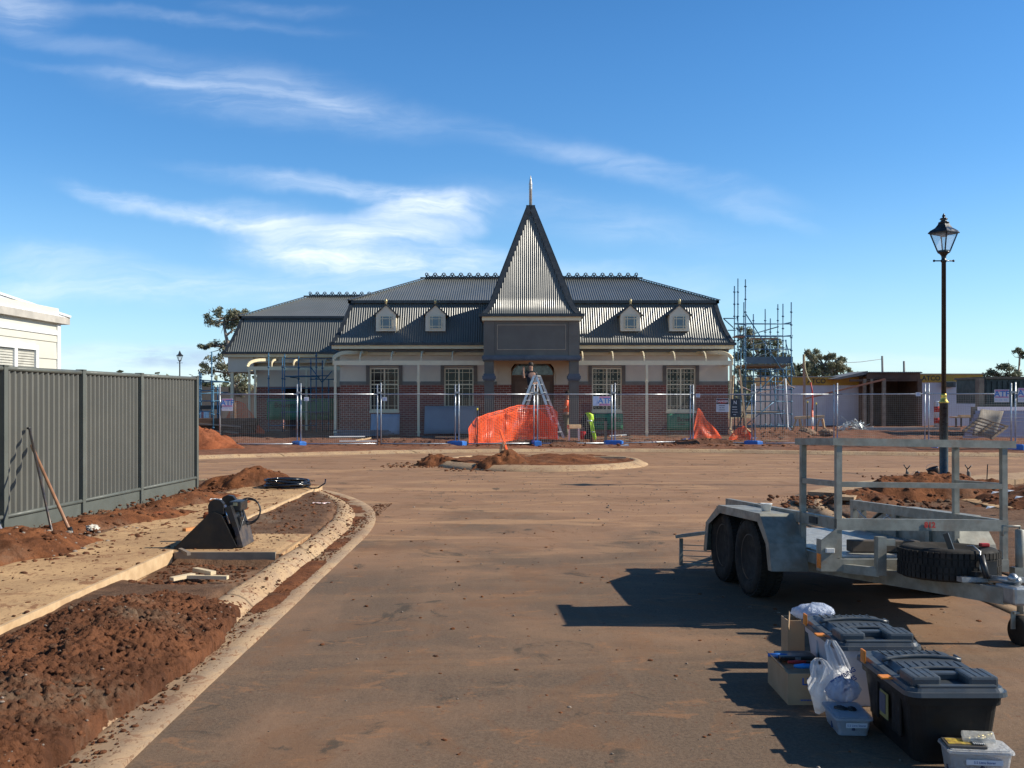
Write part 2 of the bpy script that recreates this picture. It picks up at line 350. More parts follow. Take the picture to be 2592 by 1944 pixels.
RENDERB = M('blue_grey_trim', (.11, .13, .16), None, 3, .7)
CREAM = M('cream_paint', (.84, .72, .48), (.78, .66, .44), 4, .45, dirt=.08)
ROOF = M('charcoal_corrugated_steel', (.135, .138, .128), (.115, .12, .11), .8, .33, metal=.0, rv=.03, spec=.58)
CAP = M('charcoal_flashing', (.040, .046, .052), None, 3, .42)
GLASSD = M('dark_window_glass', (.012, .012, .012), None, 3, .05, spec=.28, rv=.03)
GALV = M('galvanised_steel', (.46, .47, .47), (.30, .31, .32), 14, .42, metal=.75, dirt=.18, dcol=(.25, .17, .12))
GALVT = M('weathered_trailer_steel', (.30, .295, .25), (.185, .18, .152), 9, .5, metal=.1, bs=.15, bsc=90, dirt=.45, dcol=(.22, .15, .10))
CHK = M('chequer_plate', (.42, .42, .39), (.28, .28, .26), 12, .45, metal=.2, bs=.8, bsc=55, bd=.01, dirt=.3)
TYRE = M('tyre_rubber', (.018, .017, .016), (.032, .028, .024), 8, .85, spec=.25, dirt=.2, dcol=(.12, .08, .055), bs=.3, bsc=60)
RIM = M('dull_steel_rim', (.07, .066, .06), None, 9, .6, metal=.4, dirt=.4)
DARKM = M('black_steel', (.018, .018, .019), (.03, .028, .026), 7, .38, dirt=.2, dcol=(.10, .055, .03))
FENCE = M('slate_green_steel', (.126, .123, .107), (.112, .110, .096), 1.2, .5, dirt=.06, dcol=(.3, .2, .13))
FENCEP = M('slate_green_paint', (.105, .112, .097), (.092, .099, .086), 3, .55, dirt=.1, dcol=(.25, .15, .09))
BLUE = M('blue_plastic', (.03, .17, .55), (.03, .13, .42), 8, .4, dirt=.1)
SCAF = M('blue_scaffold_steel', (.05, .14, .25), (.07, .19, .28), 6, .45, metal=.2, dirt=.15, dcol=(.2, .2, .18))
ORANGE = M('orange_plastic', (.95, .13, .03), (.8, .09, .02), 10, .38)
TIMBER = M('sawn_pine', (.60, .42, .24), (.46, .30, .16), 6, .75, bs=.2, bsc=30, dirt=.15)
TIMBERG = M('weathered_timber', (.30, .235, .17), (.20, .15, .11), 4, .85, bs=.3, bsc=30)
WHITE = M('white_paint', (.78, .78, .77), (.70, .70, .69), 3, .5, dirt=.06)
BLACKP = M('black_lamp_paint', (.012, .014, .018), (.02, .022, .026), 5, .3)
GOLD = M('gold_paint', (.72, .50, .10), (.6, .4, .08), 8, .3, metal=.7)
SKIN = M('skin', (.45, .25, .17), None, 8, .55)
HAIR = M('dark_hair', (.03, .02, .015), None, 20, .7)
BARK = M('pale_bark', (.40, .34, .27), (.22, .17, .13), 3, .9, bs=.4, bsc=12, bd=.02)
# ------------------------------------------------------------------ ground, road, kerbs, verges
LK = [(-1.7, -4), (-1.7, 11.3), (-1.78, 12.8), (-2.0, 14.2), (-2.4, 15.5), (-3.0, 16.8), (-3.8, 17.9), (-4.9, 18.75), (-6.4, 19.2), (-9, 19.3), (-60, 19.0)]
RK = [(3.72, -4), (3.72, 12.2), (3.82, 13.5), (4.15, 14.9), (4.75, 16.4), (5.6, 17.3), (6.8, 18.2), (8.5, 19.0), (10.5, 19.6), (14, 20.0), (60, 20.1)]
FK = [(-60, 25.2), (-12, 25.3), (-9, 25.6), (-6.6, 27.0), (-3.6, 28.6), (0, 29.4), (2.6, 29.6), (6, 29.3), (9.5, 28.2), (14, 27.2), (18, 26.9), (60, 26.8)]
def spline(P, step=.25):
    P = [Vector((a, b, 0)) for a, b in P]; out = []
    for i in range(len(P) - 1):
        p0, p1, p2, p3 = P[max(i - 1, 0)], P[i], P[i + 1], P[min(i + 2, len(P) - 1)]
        n = max(1, min(40, int((p2 - p1).length / step)))
        a1 = (p2 - p0).normalized() * (p2 - p1).length; a2 = (p3 - p1).normalized() * (p2 - p1).length
        for k in range(n):
            t = k / n; out.append(p1 * (2 * t**3 - 3 * t**2 + 1) + a1 * (t**3 - 2 * t**2 + t) + p2 * (3 * t**2 - 2 * t**3) + a2 * (t**3 - t**2))
    return out + [P[-1]]
LS, RS, FS = spline(LK), spline(RK), spline(FK)
def sdist(path, side):
    A = np.array([(p.x, p.y) for p in path]); d = A[1:] - A[:-1]; l2 = (d ** 2).sum(1)
    def f(X, Y):
        sh = X.shape; x = X.ravel(); y = Y.ravel(); best = np.full(x.shape, 1e9); sg = np.zeros(x.shape)
        for i in range(len(d)):
            t = np.clip(((x - A[i, 0]) * d[i, 0] + (y - A[i, 1]) * d[i, 1]) / l2[i], 0, 1)
            px = x - A[i, 0] - t * d[i, 0]; py = y - A[i, 1] - t * d[i, 1]; q = px * px + py * py
            cr = d[i, 0] * py - d[i, 1] * px; m = q < best; best[m] = q[m]; sg[m] = np.sign(cr[m])
        return (np.sqrt(best) * sg * side).reshape(sh)
    return f
dL, dR, dF = sdist(LS, 1), sdist(RS, -1), sdist(FS, 1)     # positive = on the verge side
def sweep(name, path, side, prof, mat, rag=0.0):
    n = len(path); V = []; m = len(prof)
    for i, p in enumerate(path):
        d = (path[min(i + 1, n - 1)] - path[max(i - 1, 0)]).normalized(); nr = Vector((-d.y, d.x, 0)) * side
        for (o, z) in prof:
            j = rag * (mnoise.noise(Vector((p.x * 2, p.y * 2, o * 9)))) if rag else 0
            q = p + nr * (o + j); V.append((q.x, q.y, z + j * .3))
    I = np.arange(n * m).reshape(n, m); Q = np.stack([I[:-1, :-1], I[:-1, 1:], I[1:, 1:], I[1:, :-1]], -1).reshape(-1, 4)
    o = npmesh(name, V, Q, mat); return tag(o, kind='structure')
# the open ground, out to the horizon
def zg(X, Y):
    return -.06 + .25 * sm(45, 110, Y) * (1 + fbm(X, Y, .02, 3, 3))
g = field('ground', -420, 420, -60, 900, 12, zg, soil('dry_paddock', (.30, .22, .12), (.22, .15, .08), (.2, .18, .08), .5, .2)); tag(g, kind='structure')
def zr(X, Y): return .012 * fbm(X, Y, .35, 3, 5) + .003 * fbm(X, Y, 3, 2, 8)
r = field('road', -60, 60, -5, 30.5, .25, zr, ASPH); tag(r, kind='structure')
kp = [(.27, .000), (.30, .022), (.35, .066), (.40, .088), (.46, .096), (.51, .090), (.545, .07), (.56, -.05)]
gp = [(-.015, -.03), (0, .016), (.12, .010), (.24, .004), (.29, .008), (.31, -.02)]
kpL = [(a * 1.0, b) for a, b in kp]
for nm, pa, sd_ in (('left', LS, 1), ('right', RS, -1), ('far', FS, 1)):
    sweep('kerb', pa, sd_, kp, KERB, .035); sweep('gutter', pa, sd_, gp, GUTTER, .0)
def zsilt(X, Y):
    s = dL(X, Y); return .004 + .030 * (.12 + fbm(X, Y, 1.7, 5, 61)) * np.sin(np.clip((s - .12) / .20, 0, 1) * math.pi) ** .7 * sm(7.0, 7.8, Y) - .012 * (1 - sm(7.0, 7.8, Y)) + .007 * clods(X, Y, 14, 63)
gs_ = field('gutter_silt', -8, -1.7, 7, 20, .03, zsilt, SOIL, keep=lambda X, Y: (dL(X, Y) > .08) & (dL(X, Y) < .37)); tag(gs_, kind='structure')
PX0, PX1 = -4.55, -3.32                       # footpath between fence and verge
def zl(X, Y):
    s = dL(X, Y); n = fbm(X, Y, 1.3, 5, 11)
    z = .105 + .03 * n + .012 * (clods(X, Y, 7, 3) - .4)
    inp = sm(-3.42, -3.28, X)                 # planting strip beyond the footpath
    low = inp * sm(8.2, 8.6, Y) * (1 - sm(9.45, 9.5, Y)); z = z - .10 * low
    z = z + inp * sm(10.9, 11.2, Y) * .01
    hole = np.exp(-(((X + 2.62) / .34) ** 2 + ((Y - 8.25) / .16) ** 2)); z = z - .20 * hole
    z = z - .07 * sm(-4.5, -5.0, X) * (1 - .5 * n)
    z = np.where((X > PX0 - .02) & (X < PX1 + .02) & (Y < 17.0), .07, z)
    z = np.where((X > -3.34) & (Y > 9.5) & (Y < 10.92), .06, z)
    z = np.minimum(z, .075 + np.clip(s - .5, 0, 9) * .5 + .03 * n); return np.where(s < .52, -.04, z)
vl = field('verge', -9, -1.6, -4, 19.6, .045, zl, VERGE, keep=lambda X, Y: dL(X, Y) > .44); tag(vl, kind='structure')
vl2 = field('verge', -60, -8.9, -4, 19.4, .6, lambda X, Y: .1 + .05 * fbm(X, Y, .6, 3, 4), VERGE, keep=lambda X, Y: dL(X, Y) > .50); tag(vl2, kind='structure')
def zrr(X, Y):
    s = dR(X, Y); z = .11 + .04 * fbm(X, Y, 1.3, 4, 21) + .015 * (clods(X, Y, 7, 3) - .4); return np.where(s < .52, -.04, z)
vr = field('verge', 3.6, 16, -4, 22, .07, zrr, VERGE, keep=lambda X, Y: dR(X, Y) > .50); tag(vr, kind='structure')
vr2 = field('verge', 15.9, 60, -4, 22, .6, lambda X, Y: .1 + .05 * fbm(X, Y, .6, 3, 4), VERGE); tag(vr2, kind='structure')
def zf(X, Y):
    s = dF(X, Y); z = .11 + .05 * sm(.6, 2, s) * (1 + fbm(X, Y, .8, 5, 31)) + .05 * fbm(X, Y, 2.4, 4, 33) * sm(.7, 1.5, s) + .22 * sm(8, 14, X) * sm(31, 42, Y)
    return np.where(s < .52, -.04, z)
st = field('site_ground', -26, 32, 24.8, 62, .16, zf, SITE, keep=lambda X, Y: dF(X, Y) > .50); tag(st, kind='structure')
# footpath and cross slab, raw edges spalled
def slab(name, x0, x1, y0, y1, top, mat, th=.12, res=.06):
    def fn(X, Y):
        e = np.minimum(np.minimum(X - x0, x1 - X), np.minimum(Y - y0, y1 - Y))
        return top + .006 * fbm(X, Y, 1.5, 4, 9) - .012 * (1 - sm(0, .05, e)) * (.5 + vn(X * 9, Y * 9, 4))
    o = field(name, x0, x1, y0, y1, res, fn, mat); me = o.data
    b = MB(); b.b2((x0 + .001, y0 + .001, -.05), (x1 + .04, y1 + .04, top - .016)); sk = b.build(name, mat)
    tag(o, kind='structure'); tag(sk, kind='structure')
slab('footpath', PX0, PX1, -4, 17.0, .125, PATH); slab('footpath', PX1 + .05, -2.27, 9.52, 10.9, .122, PATH, res=.04)
slab('footpath', 6.6, 7.75, 13.4, 16.6, .135, PATH)
b = MB(); b.box((9.6, 18.35, .14), (3.8, .9, .1), R(33)); b.box((6.3, 17.0, .135), (1.5, .35, .1), R(40)); b.box((5.1, 15.5, .14), (.5, 1.3, .09), R(-35)); tag(b.build('footpath', KERB), kind='structure')
# formwork boards beside the path
b = MB(); b.bar((-3.27, 2.5, .09), (-3.27, 9.5, .09), .028, .12); bd = tag(b.build('formwork_board', TIMBER), 'long pine formwork board along the near edge of the footpath', 'board')
b = MB(); b.bar((-3.27, 10.95, .09), (-3.2, 16.6, .09), .028, .12); tag(b.build('formwork_board', TIMBER), 'pine formwork board behind the digger bucket running to the coil of pipe', 'board')
b = MB(); b.bar((-3.24, 9.49, .06), (-2.27, 9.49, .06), .03, .14); tag(b.build('formwork_board', TIMBERG), 'grey formwork board across the front of the slab under the bucket', 'board')
# soil heaps
def ridge_field():
    def fn(X, Y):
        edge = 1.0 - .10 * (Y - 4); xr = -1.92 + .13 * fbm(X * 0 + 3, Y, 1.5, 5, 41, .6) - .12 * sm(6.3, 7.5, Y); xl = -3.20 - .05 * sm(5.5, 4, Y)
        u = np.clip((X - xl) / (xr - xl), -.2, 1.2); s = np.clip(np.minimum(u, 1 - u) * 2.1, -.2, 1)
        e = sm(7.9, 6.7, Y); two = 1 - .34 * np.exp(-((X + 2.62 + .05 * np.sin(Y * 2)) / .13) ** 2)
        z = .04 + .215 * np.clip(s, 0, 1) ** .62 * two * (1 + .35 * fbm(X, Y, 1.9, 3, 43)) * e
        rd = 1 - np.abs(fbm(X, Y, 14, 5, 48, .62)); z = z + (.050 * (clods(X + .03 * fbm(X, Y, 9, 3, 70), Y + .03 * fbm(X, Y, 9, 3, 71), 7, 44) - .42) + .042 * (clods(X + .012 * fbm(X, Y, 30, 2, 72), Y + .012 * fbm(X, Y, 30, 2, 73), 19, 47) - .4) + .032 * fbm(X, Y, 42, 3, 49, .7) + .02 * (rd - .8)) * sm(-.05, .04, s) * (.3 + .7 * e)
        return np.where((s < 0.0) | (e < .02), -.08, z) - .10 * (1 - e) * (Y > 7.5)
    t = thing('soil_heap', 'long heap of crumbly red soil along the near left gutter', 'soil heap', (-2.6, 5.5, 0))
    field('mound', -3.3, -1.8, 2.2, 8.4, .0095, fn, SOIL2, t); return fn
ridge = ridge_field()
HP = []
HP.append(heap('red brown soil heap at the foot of the leaning shovel', -4.85, 9.55, 1.0, .62, .20, R(62), .13, .025, 3, SOIL, 12, .55))
HP.append(heap('low crumbly soil bank between fence and footpath behind the shovel', -4.75, 11.9, 1.35, .42, .14, R(66), .13, .03, 5, SOIL, 11, .5))
HP.append(heap('soil spill on the path below the third fence panel', -4.6, 14.3, 1.0, .4, .13, R(70), .13, .035, 8, SOIL, 10, .5))
HP.append(heap('small soil heap behind the end of the grey fence, beside the pipe coil', -4.5, 17.1, .85, .6, .26, 0, .12, .03, 12, SOIL, 9, .5))
HP.append(heap('reddish mound behind the far end of the grey fence by the mesh fence', -10.3, 29.6, 2.3, 1.6, .95, R(-12), .12, .07, 15, SOILR, 5, .9))
HP.append(heap('larger soil heap on the roundabout with an orange stake in it', -.2, 22.7, .85, .58, .38, 0, .02, .035, 17, SOIL, 8, .7))
HP.append(heap('smaller soil heap left of the roundabout kerb', -1.8, 23.9, .6, .45, .26, 0, .0, .035, 19, SOIL, 8, .7))
HP.append(heap('wide dark soil heap behind the trailer cage', 6.4, 15.2, 1.6, .75, .34, R(10), .12, .035, 23, SOIL, 7, .7))
HP.append(heap('soil heap at the right edge of the photo beyond the trailer', 7.9, 13.9, 1.4, 1.0, .36, 0, .12, .04, 27, SOIL, 7, .7))
HP.append(heap('small soil heap in the corner of the right kerb behind the trailer rail', 5.05, 14.3, .55, .6, .17, 0, .12, .03, 29, SOIL, 8, .6))
HP.append(heap('low soil heap around the foot of the near street lamp', 8.0, 18.3, .6, .35, .10, 0, .12, .03, 30, SOIL, 8, .6))
HP.append(heap('low dark soil bank beneath the blue scaffold tower', 9.7, 36.2, 1.5, .6, .3, 0, .2, .06, 31, SITE, 5, .8))
for i, (x, y, s_) in enumerate(((-3.0, 31.6, 1.1), (1.2, 31.5, 1.5), (6.3, 31.9, 1.2))):
    HP.append(heap(('low spoil strip under the mesh fence left of the ladder', 'low spoil strip under the mesh fence below the ladder', 'low spoil strip behind the kerb near the danger sign')[i], x, y, s_ * 1.3, .4, .14, 0, .17, .05, 40 + i, SITE, 5, .8))
# roundabout island
isl = [(0.72 + 2.62 * math.cos(a), 24.4 + 2.62 * math.sin(a)) for a in [2 * math.pi * k / 72 for k in range(72)]] ; isl.append(isl[0])
ip = [(-.02, -.02), (0, .02), (.10, .06), (.2, .115), (.3, .12), (.36, .10), (.38, -.02)]
sweep('kerb', [Vector((x, y, 0)) for x, y in isl], 1, ip, KERB, .01)
def zi(X, Y):
    r = np.hypot(X - .72, Y - 24.4); return np.where(r > 2.34, -.05, .06 + .10 * np.abs(fbm(X, Y, 1.2, 4, 51)) + .10 * np.exp(-((X + .2) ** 2 + (Y - 24) ** 2) / .8) + .14 * np.exp(-((X - 1.3) ** 2 / .5 + (Y - 24) ** 2 / .9)) + .04 * clods(X, Y, 5, 53))
o = field('island_soil', -1.8, 3.2, 21.9, 27, .06, zi, SOIL, keep=lambda X, Y: np.hypot(X - .72, Y - 24.4) < 2.4); tag(o, kind='structure')
# loose clods, crumbs and stones
def rocks(name, pts, mat, seed=0, kind=True, parent=None, sub=0, flat=.75, smooth=True):
    import bmesh
    bm = bmesh.new(); bmesh.ops.create_icosphere(bm, subdivisions=2 + sub, radius=1); bm.verts.index_update()
    base = np.array([v.co[:] for v in bm.verts]); Fq = np.array([[v.index for v in f.verts] for f in bm.faces]); bm.free()
    rg = np.random.RandomState(seed); V = []; FF = []; n_big = True
    for (x, y, z, r) in pts:
        a = rg.rand() * 6.28; ca, sa = math.cos(a), math.sin(a); k = 1 + .34 * (rg.rand(len(base), 1) - .5)
        v = (base + .22 * np.array([mnoise.noise_vector(Vector(q) * 2.1 + Vector((a * 3, r * 90, 0))) for q in base]) if n_big and r > .012 else base) * k * [r * (.8 + .5 * rg.rand()), r * (.7 + .3 * rg.rand()), r * flat * (.6 + .3 * rg.rand())]
        v = np.stack([v[:, 0] * ca - v[:, 1] * sa + x, v[:, 0] * sa + v[:, 1] * ca + y, v[:, 2] + z + r * .10], 1); FF.append(Fq + len(V) * len(base)); V.append(v)
    o = npmesh(name, np.concatenate(V), np.concatenate(FF), mat, parent, smooth)
    if kind: tag(o, kind='stuff')
    return o
rg = np.random.RandomState(5)
def scat(n, x0, x1, y0, y1, r0, r1, zf_, p=3.0):
    x = x0 + (x1 - x0) * rg.rand(n); y = y0 + (y1 - y0) * rg.rand(n); r = r0 + (r1 - r0) * rg.rand(n) ** p
    z = zf_(x[None], y[None])[0]; k = z > -.03; return [(a, b, c, d) for a, b, c, d, q in zip(x, y, z, r, k) if q]
CL_ = scat(5200, -3.25, -1.9, 2.6, 7.9, .002, .026, ridge, 4.5)
CL_ += scat(2300, -2.05, -1.82, 3, 15, .003, .016, lambda x, y: x * 0 + .01) + scat(400, -1.9, -1.71, 3, 12, .002, .008, lambda x, y: x * 0 + .01)
CL_ += scat(700, -3.2, -2.4, 8.2, 9.4, .006, .03, zl) + scat(300, -3.2, -2.4, 11, 15.5, .008, .03, zl)
CL_ += scat(700, -4.5, -3.3, 4, 16.5, .005, .022, lambda x, y: x * 0 + .125) + scat(250, -3.2, -2.4, 9.6, 10.9, .004, .016, lambda x, y: x * 0 + .122)
def onk(path, sd_, n, i0, i1):
    o_ = []
    for _ in range(n):
        i = rg.randint(i0, i1); p = path[i].lerp(path[i + 1], rg.rand()); d = (path[i + 1] - path[i]).normalized(); f = .28 + .26 * rg.rand(); q = p + Vector((-d.y, d.x, 0)) * sd_ * f; o_.append((q.x, q.y, .02 + .075 * math.sin(min(1, (f - .27) / .12) * 1.57), .003 + .016 * rg.rand() ** 3))
    return o_
i7 = next(i for i, p in enumerate(LS) if p.y > 7.2); i19 = next(i for i, p in enumerate(LS) if p.y > 19); CL_ += onk(LS, 1, 900, i7, i19) + onk(RS, -1, 300, i7, i19)
for t, fn in HP[:4]: cx, cy = t.location.x, t.location.y; CL_ += scat(420, cx - .9, cx + .9, cy - 1.3, cy + 1.3, .005, .045, lambda x, y: np.maximum(fn(x, y), .11))
for t, fn in HP[4:]:
    cx, cy = t.location.x, t.location.y; CL_ += scat(330, cx - 1.3, cx + 1.3, cy - .9, cy + .9, .008, .048, lambda x, y: np.maximum(fn(x, y), .0) if abs(cy - 23.3) < 1 else np.maximum(fn(x, y), .11))
rocks('soil_clods', CL_, SOIL2, 1)
GREYST = M('grey_stone', (.26, .21, .165), (.18, .14, .11), 9, .9, dirt=.3)
G_ = scat(420, -3.2, -1.95, 2.8, 7.7, .002, .011, ridge, 2) + scat(120, -5.3, -4.2, 9, 11.5, .006, .03, lambda x, y: np.maximum(HP[0][1](x, y), .12))
G_ += scat(500, -1.6, 3.6, 4, 20, .003, .012, lambda x, y: x * 0 + .005, 4) + scat(200, -1.6, 3.6, 12, 28, .008, .02, lambda x, y: x * 0 + .005, 3)
rocks('gravel', G_, GREYST, 2)
RC = scat(300, -1.68, 3.7, 4, 12, .004, .02, lambda x, y: x * 0 + .004, 4) + scat(300, -6, 9, 12, 29, .006, .026, lambda x, y: x * 0 + .004, 4) + scat(500, 3, 10, 30.2, 36, .02, .07, lambda x, y: x * 0 + .17, 2) + scat(300, -9, 3, 30.2, 36, .02, .06, lambda x, y: x * 0 + .17, 2)
rocks('dirt_crumbs', RC, SOIL, 3, flat=.5)
for (px, py, r_, lb) in ((400, 1310, .13, 'largest red clod on the path below the grey fence'), (530, 1310, .085, 'rounded red clod on the path behind the digger bucket'), (620, 1272, .075, 'split clod beside white litter near the fence end'), (612, 1290, .06, 'small clod on the path near the formwork')):
    p = gnd(px, py, .125); o = rocks('soil_clod', [(p.x, p.y, .13, r_)], SOILR, int(px), False, sub=1); tag(o, lb, 'clod')
for (px, py, r_, lb) in ((232, 1338, .10, 'rough white cement lump at the foot of the second fence post'), (45, 1400, .12, 'pale cement lump by the spade blade')):
    p = gnd(px, py, .13); o = rocks('cement_lump', [(p.x, p.y, .12, r_)], M('dry_cement', (.62, .58, .50), (.45, .41, .35), 14, .9, bs=.5), int(px), False, sub=2, flat=.5); tag(o, lb, 'cement lump')

# ------------------------------------------------------------------ trees
def foliage(name, a, b):
    g = NG(name); v = g.noise(1.3, 3); c = g.mix(g.ramp(v, .35, .65), a, b); g.col(c); g.b.inputs['Roughness'].default_value = .6
    g.b.inputs['Specular IOR Level'].default_value = .3
    tr = g.n('ShaderNodeBsdfTranslucent'); g.l(c, tr.inputs[0]); ms = g.n('ShaderNodeMixShader'); ms.inputs[0].default_value = .22
    g.l(g.b.outputs[0], ms.inputs[1]); g.l(tr.outputs[0], ms.inputs[2]); g.l(ms.outputs[0], g.t.nodes['Material Output'].inputs[0]); return g.m
LEAF = foliage('eucalypt_leaves', (.17, .185, .115), (.27, .26, .175)); LEAF2 = foliage('dark_leaves', (.10, .115, .07), (.17, .18, .11))
def tree(name, label, base, trunk, blobs, mat, leaf=.2, dens=60, seed=1, group=None, br=.09):
    t = thing(name, label, 'tree', base, group=group); rgt = np.random.RandomState(seed); base = Vector(base)
    m = MB()
    top = Vector(trunk[-1]); m.tube([base] + [Vector(q) for q in trunk], [br * (1 - .55 * i / len(trunk)) for i in range(len(trunk) + 1)], 7)
    for (c, r) in blobs:
        c = Vector(c); k = min(trunk, key=lambda q: (Vector(q) - c).length + (0 if q[2] < c.z else 1)); k = Vector(k)
        mid = (k + c) / 2 + Vector((rgt.randn() * .15, rgt.randn() * .15, .1 * r)); m.tube([k, mid, c], [br * .5, br * .35, br * .14], 5)
        for _ in range(4):
            e = c + Vector(rgt.randn(3)) * r * .45; m.tube([mid, (mid + e) / 2 + Vector(rgt.randn(3)) * .1, e], [br * .22, br * .15, br * .06], 4)
    m.build('trunk', BARK, t)
    P = []
    for (c, r) in blobs:
        nsub = max(5, int(9 * r ** 1.2)); subs = []
        for _ in range(nsub):
            d = rgt.randn(3); d /= np.linalg.norm(d); subs.append(np.array(c) + d * r * (.35 + .6 * rgt.rand()) * [1, 1, .78])
        for s_ in subs:
            n = int(1.7 * dens * r ** .6); q = rgt.randn(n, 3); q /= np.linalg.norm(q, axis=1)[:, None]; P.append(s_ + q * (rgt.rand(n, 1) ** .5) * r * .46 * [1, 1, .75])
    P = np.concatenate(P); n = len(P); a = rgt.randn(n, 3); a[:, 2] -= .5; a /= np.linalg.norm(a, axis=1)[:, None]; bb = np.cross(a, rgt.randn(n, 3)); bb /= np.linalg.norm(bb, axis=1)[:, None]
    l = leaf * .82 * (.5 + .9 * rgt.rand(n, 1)); V = np.stack([P - a * l * .5, P + bb * l * .17, P + a * l * .5, P - bb * l * .17], 1).reshape(-1, 3); Fq = np.arange(4 * n).reshape(-1, 4)
    npmesh('crown', V, Fq, mat, t, False); return t
def tpx(name, label, bpx, Y, trunkpx, blobpx, mat, **k):      # positions measured on the photo, at the tree's own distance
    s = Y / F; rr = random.Random(k.get('seed', 1)); base = at(bpx, 1010, Y); base.z = 0
    tr = [at(a, b, Y) for a, b in trunkpx]; bl = [(at(a, b, Y + rr.uniform(-.6, .6) * r * s), r * s) for a, b, r in blobpx]; return tree(name, label, base, [tuple(q) for q in tr], [(tuple(c), r) for c, r in bl], mat, **k)
tpx('eucalyptus_tree', 'pale trunked gum tree with open clumps behind the left wing', 592, 58, [(590, 960), (580, 880), (572, 850), (566, 815)],
    [(545, 803, 30), (572, 812, 32), (598, 805, 30), (612, 797, 24), (588, 828, 24), (518, 875, 15), (535, 870, 12), (560, 880, 28), (552, 915, 30), (528, 935, 26), (575, 940, 28), (610, 955, 30), (625, 985, 26), (600, 985, 25)], LEAF, seed=3, dens=70, leaf=.24, br=.16)
tpx('eucalyptus_tree', 'broad gum tree seen through the blue scaffold', 1925, 70, [(1925, 980), (1925, 920), (1915, 890)],
    [(1880, 845, 26), (1905, 880, 34), (1940, 875, 34), (1965, 895, 30), (1880, 900, 30), (1925, 920, 40), (1970, 935, 34), (1890, 950, 34), (1990, 910, 20), (2000, 950, 24), (1940, 960, 36)], LEAF, seed=5, dens=70, leaf=.3, br=.2)
tpx('eucalyptus_tree', 'twin crowned gum tree behind the yellow banded huts', 2095, 75, [(2095, 1000), (2095, 950), (2085, 925)],
    [(2050, 900, 20), (2070, 905, 24), (2045, 925, 20), (2075, 935, 28), (2105, 900, 20), (2115, 930, 28), (2130, 915, 20), (2085, 950, 30), (2120, 950, 24), (2140, 935, 14), (2055, 950, 20)], LEAF, seed=8, dens=75, leaf=.3, br=.18)
tpx('eucalyptus_tree', 'small bushy tree between scaffold and huts', 2022, 72, [(2022, 990), (2020, 960)],
    [(2010, 930, 16), (2028, 925, 18), (2035, 945, 20), (2012, 955, 22), (2030, 965, 20)], LEAF2, seed=9, dens=60, leaf=.3, br=.14)
tpx('gum_tree', 'straggly dark gum at the right edge above the green container', 2570, 60, [(2572, 1000), (2575, 960), (2580, 925)],
    [(2574, 888, 15), (2590, 895, 16), (2512, 944, 19), (2538, 934, 23), (2560, 945, 25), (2582, 948, 22), (2498, 955, 15), (2535, 955, 20)], LEAF2, seed=12, dens=60, leaf=.22, br=.11)
tpx('tree', 'low dark tree far away beyond the grey fence top', 385, 95, [(385, 985)], [(378, 958, 10), (395, 956, 10), (386, 962, 12), (370, 964, 8)], LEAF2, seed=14, dens=50, leaf=.35, br=.2)
tpx('tree', 'far tree above the last fence post near the distant lamp', 500, 95, [(500, 985)], [(480, 964, 12), (495, 962, 14), (512, 966, 13), (528, 972, 12)], LEAF2, seed=15, dens=60, leaf=.35, br=.2)
tpx('tree', 'tiny far bush to the left of the dark shed roof', 2160, 100, [(2160, 985)], [(2155, 945, 9), (2165, 948, 8), (2160, 958, 10)], LEAF, seed=16, dens=50, leaf=.35, br=.14)
for i, (px, ww) in enumerate(((2230, 60), (2400, 80), (2340, 60), (700, 80), (860, 90))):
    pass
# far wooded skyline as one mass
rg2 = np.random.RandomState(3); P = []
for k in range(420):
    a = rg2.uniform(-1.1, 1.1); Y = rg2.uniform(230, 300); x = a * Y; h = rg2.uniform(2, 5.5) * (.6 + .6 * vn(np.array([x * .02]), np.array([1.0]), 2)[0])
    n = 46; q = rg2.randn(n, 3) * [3.2, 2.0, h * .32]; P.append(q + [x, Y, h * .55 + .6])
P = np.concatenate(P); n = len(P); a = rg2.randn(n, 3); a /= np.linalg.norm(a, axis=1)[:, None]; bb = np.cross(a, rg2.randn(n, 3)); bb /= np.linalg.norm(bb, axis=1)[:, None]
V = np.stack([P - a, P + bb * .7, P + a, P - bb * .7], 1).reshape(-1, 3); o = npmesh('distant_woodland', V, np.arange(4 * n).reshape(-1, 4), LEAF2, None, False); tag(o, kind='stuff')
